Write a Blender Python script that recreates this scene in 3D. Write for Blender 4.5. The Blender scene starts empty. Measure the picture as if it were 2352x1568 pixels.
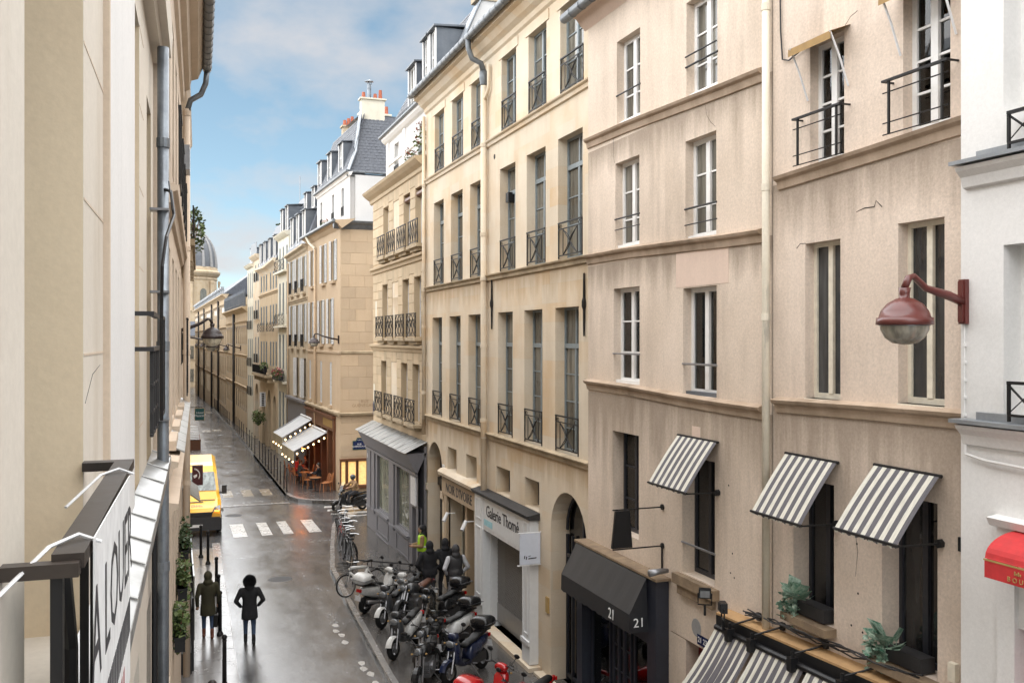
import bpy, math, random
from mathutils import Vector, Matrix
random.seed(7)
S = bpy.context.scene
C = bpy.data.collections.new('street'); S.collection.children.link(C)
# ---------------------------------------------------------------- camera
F_PX, CX, HV, CAMH = 2150., 1176., 777.5, 7.8          # focal length, centre and horizon on a 2352 px wide frame
TH = math.atan((CX - 396) / F_PX)
cd = bpy.data.cameras.new('camera'); cam = bpy.data.objects.new('camera', cd); C.objects.link(cam)
cam.location = (0, 0, CAMH); cam.rotation_euler = (math.radians(90), 0, -TH)
cd.sensor_width = 36; cd.lens = 36 * F_PX / 2352; cd.shift_y = (HV - 784) / 2352
cd.clip_start = 0.05; cd.clip_end = 4000
S.camera = cam
# ---------------------------------------------------------------- sky and sun
SUN_EL, SUN_AZ = math.radians(64), math.radians(-75)      # azimuth from +Y, clockwise
w = bpy.data.worlds.new('World'); S.world = w; w.use_nodes = True
nt = w.node_tree; nt.nodes.clear()
def N(t, **k):
    n = nt.nodes.new(t)
    for a, b in k.items(): setattr(n, a, b)
    return n
sky = N('ShaderNodeTexSky', sky_type='NISHITA', sun_disc=False, sun_elevation=SUN_EL, sun_rotation=SUN_AZ)
sky.air_density = 0.8; sky.dust_density = 0.0; sky.ozone_density = 2.5
SKY_STR = 0.062
tc = N('ShaderNodeTexCoord'); sep = N('ShaderNodeSeparateXYZ'); nt.links.new(tc.outputs['Generated'], sep.inputs[0])
mx = N('ShaderNodeMath', operation='MAXIMUM'); nt.links.new(sep.outputs[2], mx.inputs[0]); mx.inputs[1].default_value = 0.0
ad = N('ShaderNodeMath', operation='ADD'); nt.links.new(mx.outputs[0], ad.inputs[0]); ad.inputs[1].default_value = 0.42
dv = N('ShaderNodeVectorMath', operation='DIVIDE'); nt.links.new(tc.outputs['Generated'], dv.inputs[0])
cb = N('ShaderNodeCombineXYZ')
for i in range(3): nt.links.new(ad.outputs[0], cb.inputs[i])
nt.links.new(cb.outputs[0], dv.inputs[1])
mp = N('ShaderNodeMapping'); mp.inputs['Location'].default_value = (5.2, 2.62, 0.5); nt.links.new(dv.outputs[0], mp.inputs[0])
nz = N('ShaderNodeTexNoise'); nz.inputs['Scale'].default_value = 3.1; nz.inputs['Detail'].default_value = 7; nz.inputs['Roughness'].default_value = 0.52
nt.links.new(mp.outputs[0], nz.inputs['Vector'])
rp = N('ShaderNodeValToRGB'); rp.color_ramp.elements[0].position = 0.46; rp.color_ramp.elements[1].position = 0.67
nt.links.new(nz.outputs[0], rp.inputs[0])
hs = N('ShaderNodeHueSaturation'); hs.inputs['Hue'].default_value = 0.475; hs.inputs['Saturation'].default_value = 0.82; hs.inputs['Value'].default_value = 1.0; nt.links.new(sky.outputs[0], hs.inputs['Color'])
mixc = N('ShaderNodeMixRGB'); nt.links.new(rp.outputs[0], mixc.inputs[0]); nt.links.new(hs.outputs[0], mixc.inputs[1])
mixc.inputs[2].default_value = (5.0, 4.85, 4.9, 1)
bg = N('ShaderNodeBackground'); nt.links.new(mixc.outputs[0], bg.inputs[0]); bg.inputs[1].default_value = SKY_STR
out = N('ShaderNodeOutputWorld'); nt.links.new(bg.outputs[0], out.inputs[0])
sl = bpy.data.lights.new('sun', 'SUN'); sl.energy = 4.4; sl.angle = math.radians(168); sl.color = (1.0, 0.975, 0.95)
so = bpy.data.objects.new('sun', sl); C.objects.link(so)
so.rotation_euler = (math.radians(90) - SUN_EL, 0, -SUN_AZ + math.pi)
so.location = (0, 0, 40)
S.view_settings.view_transform = 'Standard'; S.view_settings.look = 'None'
S.view_settings.exposure = 1.3; S.view_settings.gamma = 1.0; S.view_settings.use_curve_mapping = False
S.render.engine = 'CYCLES'; S.cycles.use_denoising = True; S.cycles.adaptive_threshold = 0.02; S.cycles.max_bounces = 4; S.cycles.diffuse_bounces = 3
S.cycles.glossy_bounces = 2; S.cycles.transparent_max_bounces = 8; S.cycles.transmission_bounces = 3; S.cycles.caustics_reflective = False
# ---------------------------------------------------------------- helpers
def gz(y): return 0. if y < 30 else -0.015 * (y - 30)       # the street falls gently beyond the crossing
class Fac:                                                    # a facade line: s along it, d out towards the street, z up
    def __init__(s, x, y, ang, side=1, z=0):
        a = math.radians(ang); s.o = (x, y); s.d = (math.sin(a), math.cos(a)); s.n = (-s.d[1], s.d[0]) if side > 0 else (s.d[1], -s.d[0])
    def __call__(s, p): return (s.o[0] + s.d[0] * p[0] + s.n[0] * p[1], s.o[1] + s.d[1] * p[0] + s.n[1] * p[1], p[2])
OFF = {}
def root_of(o):
    while o.parent: o = o.parent
    return o
def tag(o, label=None, cat=None, group=None, kind=None):
    if label: o['label'] = label
    if cat: o['category'] = cat
    if group: o['group'] = group
    if kind: o['kind'] = kind
    return o
def empty(name, loc=(0, 0, 0), label=None, cat=None, group=None, rz=0, world=True):
    o = bpy.data.objects.new(name, None); C.objects.link(o); o.location = loc; o.rotation_euler = (0, 0, rz); o.empty_display_size = .2
    if world: OFF[o.name] = loc
    return tag(o, label, cat, group)
def link(name, me, parent=None):
    o = bpy.data.objects.new(name, me); C.objects.link(o)
    if parent is not None: o.parent = parent
    return o
class MB:
    def __init__(s, T=None): s.v = []; s.f = []; s.T = T; s.mi = []; s.cur = 0
    def pt(s, p): s.v.append(s.T(p) if s.T else tuple(p)); return len(s.v) - 1
    def face(s, *ids): s.f.append(ids); s.mi.append(s.cur)
    def poly(s, pts): s.face(*[s.pt(p) for p in pts])
    def box(s, x0, x1, y0, y1, z0, z1):
        i = [s.pt(p) for p in ((x0, y0, z0), (x1, y0, z0), (x1, y1, z0), (x0, y1, z0), (x0, y0, z1), (x1, y0, z1), (x1, y1, z1), (x0, y1, z1))]
        for q in ((0, 3, 2, 1), (4, 5, 6, 7), (0, 1, 5, 4), (1, 2, 6, 5), (2, 3, 7, 6), (3, 0, 4, 7)): s.face(*[i[k] for k in q])
    def slab(s, x0, x1, y0, y1, z0, z1, c=.012):             # box whose y1 face has chamfered edges
        a = [s.pt(p) for p in ((x0, y0, z0), (x1, y0, z0), (x1, y0, z1), (x0, y0, z1))]
        b = [s.pt(p) for p in ((x0, y1 - c, z0), (x1, y1 - c, z0), (x1, y1 - c, z1), (x0, y1 - c, z1))]
        e = [s.pt(p) for p in ((x0 + c, y1, z0 + c), (x1 - c, y1, z0 + c), (x1 - c, y1, z1 - c), (x0 + c, y1, z1 - c))]
        s.face(*e)
        for k in range(4):
            j = (k + 1) % 4; s.face(a[k], a[j], b[j], b[k]); s.face(b[k], b[j], e[j], e[k])
    def prism(s, pts, off):                                   # polygon swept by a vector
        n = len(pts); a = [s.pt(p) for p in pts]; b = [s.pt(tuple(p[k] + off[k] for k in range(3))) for p in pts]
        s.face(*a); s.face(*b[::-1])
        for i in range(n): j = (i + 1) % n; s.face(a[i], a[j], b[j], b[i])
    def tube(s, pts, r, n=8, cap=True, flat=None):
        P = [Vector(s.T(p)) if s.T else Vector(p) for p in pts]; T, s.T = s.T, None
        R = r if isinstance(r, (list, tuple)) else [r] * len(P); rings = []; up = None
        for i, p in enumerate(P):
            t = (P[min(i + 1, len(P) - 1)] - P[max(i - 1, 0)]).normalized()
            if up is None: up = Vector((0, 0, 1)) if abs(t.z) < .9 else Vector((1, 0, 0))
            a = t.cross(up)
            if a.length < 1e-5: a = t.orthogonal()
            a.normalize(); b = a.cross(t).normalized(); up = b
            rings.append([s.pt(p + R[i] * (math.cos(2 * math.pi * k / n + .39) * a + (flat or 1) * math.sin(2 * math.pi * k / n + .39) * b)) for k in range(n)])
        for i in range(len(rings) - 1):
            for k in range(n): s.face(rings[i][k], rings[i][(k + 1) % n], rings[i + 1][(k + 1) % n], rings[i + 1][k])
        if cap: s.face(*rings[0][::-1]); s.face(*rings[-1])
        s.T = T
    def lathe(s, prof, c=(0, 0, 0), n=16, ax='z', a0=0, a1=2 * math.pi):
        full = abs(a1 - a0 - 2 * math.pi) < 1e-6; m = n if full else n + 1; rings = []
        for r, h in prof:
            rg = []
            for k in range(m):
                a = a0 + (a1 - a0) * k / n; x, y = r * math.cos(a), r * math.sin(a)
                p = {'z': (x, y, h), 'x': (h, x, y), 'y': (x, h, y)}[ax]
                rg.append(s.pt((c[0] + p[0], c[1] + p[1], c[2] + p[2])))
            rings.append(rg)
        for i in range(len(rings) - 1):
            for k in range(n):
                j = (k + 1) % m; s.face(rings[i][k], rings[i][j], rings[i + 1][j], rings[i + 1][k])
    def ell(s, c, rx, ry, rz, n=12, m=8):
        P = [[s.pt((c[0] + rx * math.sin(math.pi * i / m) * math.cos(2 * math.pi * k / n), c[1] + ry * math.sin(math.pi * i / m) * math.sin(2 * math.pi * k / n), c[2] + rz * math.cos(math.pi * i / m))) for k in range(n)] for i in range(1, m)]
        t = s.pt((c[0], c[1], c[2] + rz)); b = s.pt((c[0], c[1], c[2] - rz))
        for k in range(n):
            j = (k + 1) % n; s.face(t, P[0][k], P[0][j]); s.face(b, P[-1][j], P[-1][k])
            for i in range(m - 2): s.face(P[i][k], P[i + 1][k], P[i + 1][j], P[i][j])
    def sweep(s, path, prof):                                 # prof (d, dz) swept along path (s, z) on a facade
        rings = [[s.pt((ps, d, pz + h)) for d, h in prof] for ps, pz in path]
        for i in range(len(rings) - 1):
            for k in range(len(prof) - 1): s.face(rings[i][k], rings[i][k + 1], rings[i + 1][k + 1], rings[i + 1][k])
        s.face(*rings[0]); s.face(*rings[-1])
    def obj(s, name, mat, parent=None, smooth=False, kind=None):
        me = bpy.data.meshes.new(name); v = s.v
        if parent is not None:
            o = OFF.get(root_of(parent).name)
            if o: v = [(p[0] - o[0], p[1] - o[1], p[2] - o[2]) for p in v]
        me.from_pydata([tuple(p) for p in v], [], s.f)
        for m in (mat if isinstance(mat, (list, tuple)) else [mat]): me.materials.append(m)
        if isinstance(mat, (list, tuple)): me.polygons.foreach_set('material_index', s.mi)
        if smooth: me.polygons.foreach_set('use_smooth', [True] * len(me.polygons))
        o = link(name, me, parent)
        if kind: o['kind'] = kind
        return o
def islands(mb, name, mat, parent, smooth=False):               # one object for each loose piece of the builder
    par = list(range(len(mb.v)))
    def find(i):
        while par[i] != i: par[i] = par[par[i]]; i = par[i]
        return i
    for f in mb.f:
        for k in f[1:]: par[find(k)] = find(f[0])
    gr = {}
    for f in mb.f: gr.setdefault(find(f[0]), []).append(f)
    res = []
    for fs in gr.values():
        ids = sorted({k for f in fs for k in f}); ix = {k: i for i, k in enumerate(ids)}; q = MB(); q.v = [mb.v[k] for k in ids]; q.f = [tuple(ix[k] for k in f) for f in fs]; q.mi = [0] * len(fs); res.append(q.obj(name, mat, parent, smooth))
    return res
def copy_tree(o, parent=None):
    c = o.copy(); C.objects.link(c); c.parent = parent
    for ch in list(o.children): copy_tree(ch, c)
    return c
# ---------------------------------------------------------------- materials
def mat_base(name):
    m = bpy.data.materials.new(name); m.use_nodes = True; return m, m.node_tree, m.node_tree.nodes['Principled BSDF']
def nd(t, typ, **k):
    n = t.nodes.new(typ)
    for a, b in k.items(): setattr(n, a, b)
    return n
def noise(t, src, scale, detail=4, rough=.55, stretch=None, loc=(0, 0, 0)):
    n = nd(t, 'ShaderNodeTexNoise'); n.inputs['Scale'].default_value = scale; n.inputs['Detail'].default_value = detail; n.inputs['Roughness'].default_value = rough
    m = nd(t, 'ShaderNodeMapping'); m.inputs['Scale'].default_value = stretch or (1, 1, 1); m.inputs['Location'].default_value = loc
    t.links.new(src, m.inputs[0]); t.links.new(m.outputs[0], n.inputs['Vector']); return n.outputs[0]
def ramp(t, src, p0, p1, c0=(0, 0, 0, 1), c1=(1, 1, 1, 1)):
    r = nd(t, 'ShaderNodeValToRGB'); e = r.color_ramp.elements; e[0].position = p0; e[1].position = p1; e[0].color = c0; e[1].color = c1
    t.links.new(src, r.inputs[0]); return r.outputs[0]
def mixn(t, f, a, b, mode='MIX'):
    n = nd(t, 'ShaderNodeMixRGB', blend_type=mode)
    for i, x in enumerate((f, a, b)):
        if isinstance(x, (int, float)): n.inputs[i].default_value = x
        elif isinstance(x, tuple): n.inputs[i].default_value = x if len(x) == 4 else x + (1,)
        else: t.links.new(x, n.inputs[i])
    return n.outputs[0]
def geo(t): return nd(t, 'ShaderNodeNewGeometry').outputs['Position']
def surf(name, c, c2=None, rough=.85, scale=1.5, streak=None, samt=.5, runs=None, blocks=None, slo=.5, shi=.75, speck=.06, bump=.15, bscale=40, metal=0, objvar=0, spec=.35, objtex=False):
    m, t, b = mat_base(name)
    if objtex: pos = nd(t, 'ShaderNodeTexCoord').outputs['Object']
    else: pos = geo(t)
    c2 = c2 or tuple(x * .86 for x in c)
    col = mixn(t, ramp(t, noise(t, pos, scale, 5, .6), .35, .68), c, c2)
    if streak:
        f = ramp(t, noise(t, pos, 2.2, 6, .62, (1, 1, .13)), slo, shi)
        f2 = ramp(t, noise(t, pos, .55, 4, .6, (1, 1, .6), (3, 7, 1)), .38, .66)
        k = mixn(t, 1.0, f, f2, 'MULTIPLY'); k2 = mixn(t, samt, (0, 0, 0), k)
        col = mixn(t, k2, col, streak)
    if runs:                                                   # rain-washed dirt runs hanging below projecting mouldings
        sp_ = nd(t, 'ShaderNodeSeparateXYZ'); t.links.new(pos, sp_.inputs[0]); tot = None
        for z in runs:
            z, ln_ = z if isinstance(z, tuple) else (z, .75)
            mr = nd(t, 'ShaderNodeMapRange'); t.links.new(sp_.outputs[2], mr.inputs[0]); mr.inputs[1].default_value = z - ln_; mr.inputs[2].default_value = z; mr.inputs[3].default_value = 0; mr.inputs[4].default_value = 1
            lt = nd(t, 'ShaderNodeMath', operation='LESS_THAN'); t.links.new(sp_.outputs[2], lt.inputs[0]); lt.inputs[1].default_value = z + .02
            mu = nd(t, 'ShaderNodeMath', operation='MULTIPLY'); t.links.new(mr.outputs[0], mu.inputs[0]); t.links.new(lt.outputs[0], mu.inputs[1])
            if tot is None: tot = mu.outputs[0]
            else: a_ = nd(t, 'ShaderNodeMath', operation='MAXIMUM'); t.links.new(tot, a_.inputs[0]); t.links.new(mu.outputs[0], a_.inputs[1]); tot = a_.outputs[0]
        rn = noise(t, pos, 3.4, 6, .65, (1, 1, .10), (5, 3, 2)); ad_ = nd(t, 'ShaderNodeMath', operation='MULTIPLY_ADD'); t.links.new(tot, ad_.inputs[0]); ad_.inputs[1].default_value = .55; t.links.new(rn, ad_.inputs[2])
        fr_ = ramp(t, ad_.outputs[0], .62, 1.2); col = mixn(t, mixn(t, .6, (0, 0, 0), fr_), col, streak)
    if blocks:                                                 # faint tone change from stone to stone
        sp_ = nd(t, 'ShaderNodeSeparateXYZ'); t.links.new(pos, sp_.inputs[0]); cb2 = nd(t, 'ShaderNodeCombineXYZ'); ax = nd(t, 'ShaderNodeMath', operation='ADD'); t.links.new(sp_.outputs[0], ax.inputs[0]); t.links.new(sp_.outputs[1], ax.inputs[1]); t.links.new(ax.outputs[0], cb2.inputs[0]); t.links.new(sp_.outputs[2], cb2.inputs[1])
        bk_ = nd(t, 'ShaderNodeTexBrick'); t.links.new(cb2.outputs[0], bk_.inputs['Vector']); bk_.inputs['Scale'].default_value = 1.0; bk_.inputs['Brick Width'].default_value = .95; bk_.inputs['Row Height'].default_value = .43; bk_.inputs['Mortar Size'].default_value = .004
        bk_.inputs['Color1'].default_value = (1, 1, 1, 1); bk_.inputs['Color2'].default_value = blocks + (1,); bk_.inputs['Mortar'].default_value = (.9, .87, .82, 1); bk_.inputs['Bias'].default_value = -.25
        col = mixn(t, 1.0, col, mixn(t, ramp(t, noise(t, pos, .8, 3), .3, .7), (1, 1, 1), bk_.outputs[0]), 'MULTIPLY')
    if speck:
        sp = noise(t, pos, 28, 3, .7); col = mixn(t, speck * 2, col, mixn(t, 1.0, col, ramp(t, sp, .3, .7, (.55, .55, .55, 1), (1.35, 1.35, 1.35, 1)), 'MULTIPLY'))
    if objvar:
        r = nd(t, 'ShaderNodeObjectInfo').outputs['Random']; col = mixn(t, 1.0, col, ramp(t, r, 0, 1, (1 - objvar,) * 3 + (1,), (1 + objvar * .7, 1 + objvar * .55, 1 + objvar * .35, 1)), 'MULTIPLY')
    t.links.new(col, b.inputs['Base Color']); b.inputs['Roughness'].default_value = rough; b.inputs['Metallic'].default_value = metal
    b.inputs['Specular IOR Level'].default_value = spec
    if bump:
        bp = nd(t, 'ShaderNodeBump'); bp.inputs['Strength'].default_value = bump; bp.inputs['Distance'].default_value = .01
        t.links.new(noise(t, pos, bscale, 4, .6), bp.inputs['Height']); t.links.new(bp.outputs[0], b.inputs['Normal'])
    return m
def plain(name, c, rough=.5, metal=0, spec=.5, var=.12, emit=None, es=0, coat=0):
    m, t, b = mat_base(name)
    pos = nd(t, 'ShaderNodeTexCoord').outputs['Object']
    n = noise(t, pos, 9, 3, .6); col = mixn(t, 1.0, c + (1,), ramp(t, n, .3, .7, (1 - var,) * 3 + (1,), (1 + var,) * 3 + (1,)), 'MULTIPLY')
    t.links.new(col, b.inputs['Base Color'])
    rr = nd(t, 'ShaderNodeMapRange'); rr.inputs[3].default_value = max(.03, rough - .08); rr.inputs[4].default_value = min(1, rough + .1)
    t.links.new(n, rr.inputs[0]); t.links.new(rr.outputs[0], b.inputs['Roughness'])
    b.inputs['Metallic'].default_value = metal; b.inputs['Specular IOR Level'].default_value = spec; b.inputs['Coat Weight'].default_value = coat; b.inputs['Coat Roughness'].default_value = .08
    if emit: b.inputs['Emission Color'].default_value = emit + (1,); b.inputs['Emission Strength'].default_value = es
    return m
def glassmat(name, tint=(.05, .055, .05), trans=0.0, rough=.03):
    m, t, b = mat_base(name); pos = nd(t, 'ShaderNodeTexCoord').outputs['Object']
    wob = nd(t, 'ShaderNodeBump'); wob.inputs['Strength'].default_value = .05; wob.inputs['Distance'].default_value = .02
    t.links.new(noise(t, geo(t), 2.2, 2, .5), wob.inputs['Height'])
    r = nd(t, 'ShaderNodeObjectInfo').outputs['Random']
    tone = mixn(t, 1.0, tint + (1,), ramp(t, r, 0, 1, (.5, .5, .5, 1), (1.4, 1.38, 1.35, 1)), 'MULTIPLY'); fold = ramp(t, noise(t, geo(t), 7, 3, .6, (1, 1, .12)), .38, .62, (.55, .55, .55, 1), (1.3, 1.3, 1.3, 1))   # dim folds of what hangs behind the glass
    t.links.new(mixn(t, 1.0, tone, fold, 'MULTIPLY'), b.inputs['Base Color'])
    b.inputs['Roughness'].default_value = rough; b.inputs['Specular IOR Level'].default_value = .7; t.links.new(wob.outputs[0], b.inputs['Normal'])
    if trans:
        tr = nd(t, 'ShaderNodeBsdfTransparent'); tr.inputs[0].default_value = (.82, .86, .84, 1); gl = nd(t, 'ShaderNodeBsdfGlossy'); gl.inputs['Roughness'].default_value = .02
        fr = nd(t, 'ShaderNodeFresnel'); fr.inputs[0].default_value = 1.7; mx2 = nd(t, 'ShaderNodeMixShader'); t.links.new(fr.outputs[0], mx2.inputs[0]); t.links.new(tr.outputs[0], mx2.inputs[1]); t.links.new(gl.outputs[0], mx2.inputs[2])
        t.links.new(mx2.outputs[0], t.nodes['Material Output'].inputs[0])
    return m
def stripes(name, ca, cb_, axis, period, off=0, duty=.5):      # woven stripes along one object axis
    m, t, b = mat_base(name); pos = nd(t, 'ShaderNodeTexCoord').outputs['UV'] if axis == 'uv' else nd(t, 'ShaderNodeTexCoord').outputs['Object']
    sp = nd(t, 'ShaderNodeSeparateXYZ'); t.links.new(pos, sp.inputs[0])
    k = {'x': 0, 'y': 1, 'z': 2, 'uv': 0}[axis]
    a = nd(t, 'ShaderNodeMath', operation='MULTIPLY_ADD'); t.links.new(sp.outputs[k], a.inputs[0]); a.inputs[1].default_value = 1 / period; a.inputs[2].default_value = off + 50
    fr = nd(t, 'ShaderNodeMath', operation='FRACT'); t.links.new(a.outputs[0], fr.inputs[0])
    gt = nd(t, 'ShaderNodeMath', operation='GREATER_THAN'); t.links.new(fr.outputs[0], gt.inputs[0]); gt.inputs[1].default_value = duty
    nzv = noise(t, pos, 6, 4, .6)
    col = mixn(t, gt.outputs[0], ca, cb_); col = mixn(t, 1.0, col, ramp(t, nzv, .3, .7, (.8, .8, .8, 1), (1.1, 1.1, 1.1, 1)), 'MULTIPLY')
    t.links.new(col, b.inputs['Base Color']); b.inputs['Roughness'].default_value = .8
    bp = nd(t, 'ShaderNodeBump'); bp.inputs['Strength'].default_value = .8; bp.inputs['Distance'].default_value = .02; t.links.new(noise(t, geo(t), 4, 4, .6, (1, 1, .4)), bp.inputs['Height']); t.links.new(bp.outputs[0], b.inputs['Normal'])
    return m
def wet(name, c, c2, rlo, rhi, scale=1.0, bump=.12, bscale=60, puddle=(.30, .72)):
    m, t, b = mat_base(name); pos = geo(t)
    n1 = noise(t, pos, .55 * scale, 6, .6); n2 = noise(t, pos, 1.7 * scale, 6, .68, (1, .35, 1), (9, 2, 0)); n3 = noise(t, pos, 90, 2, .5)
    col = mixn(t, ramp(t, n2, .2, .82), c, c2); col = mixn(t, .35, col, mixn(t, 1.0, col, ramp(t, n3, .3, .7, (.5, .5, .5, 1), (1.6, 1.6, 1.6, 1)), 'MULTIPLY'))
    t.links.new(col, b.inputs['Base Color'])
    n4 = noise(t, pos, 11, 4, .7, (1, .5, 1), (1, 5, 0)); mm = mixn(t, .28, mixn(t, .5, n1, n2), n4); rr = nd(t, 'ShaderNodeMapRange'); rr.inputs[1].default_value = puddle[0]; rr.inputs[2].default_value = puddle[1]; rr.inputs[3].default_value = rlo; rr.inputs[4].default_value = rhi
    t.links.new(mm, rr.inputs[0]); t.links.new(rr.outputs[0], b.inputs['Roughness']); b.inputs['Specular IOR Level'].default_value = .5; b.inputs['IOR'].default_value = 1.95
    bp = nd(t, 'ShaderNodeBump'); bp.inputs['Distance'].default_value = .012; bs = nd(t, 'ShaderNodeMapRange'); bs.inputs[1].default_value = puddle[0]; bs.inputs[2].default_value = puddle[1]; bs.inputs[3].default_value = bump * .25; bs.inputs[4].default_value = bump
    t.links.new(mm, bs.inputs[0]); t.links.new(bs.outputs[0], bp.inputs['Strength'])
    t.links.new(mixn(t, .5, noise(t, pos, bscale, 3, .6), noise(t, pos, 16, 4, .65)), bp.inputs['Height']); t.links.new(bp.outputs[0], b.inputs['Normal'])
    return m
DIRT = (.16, .115, .075)
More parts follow.
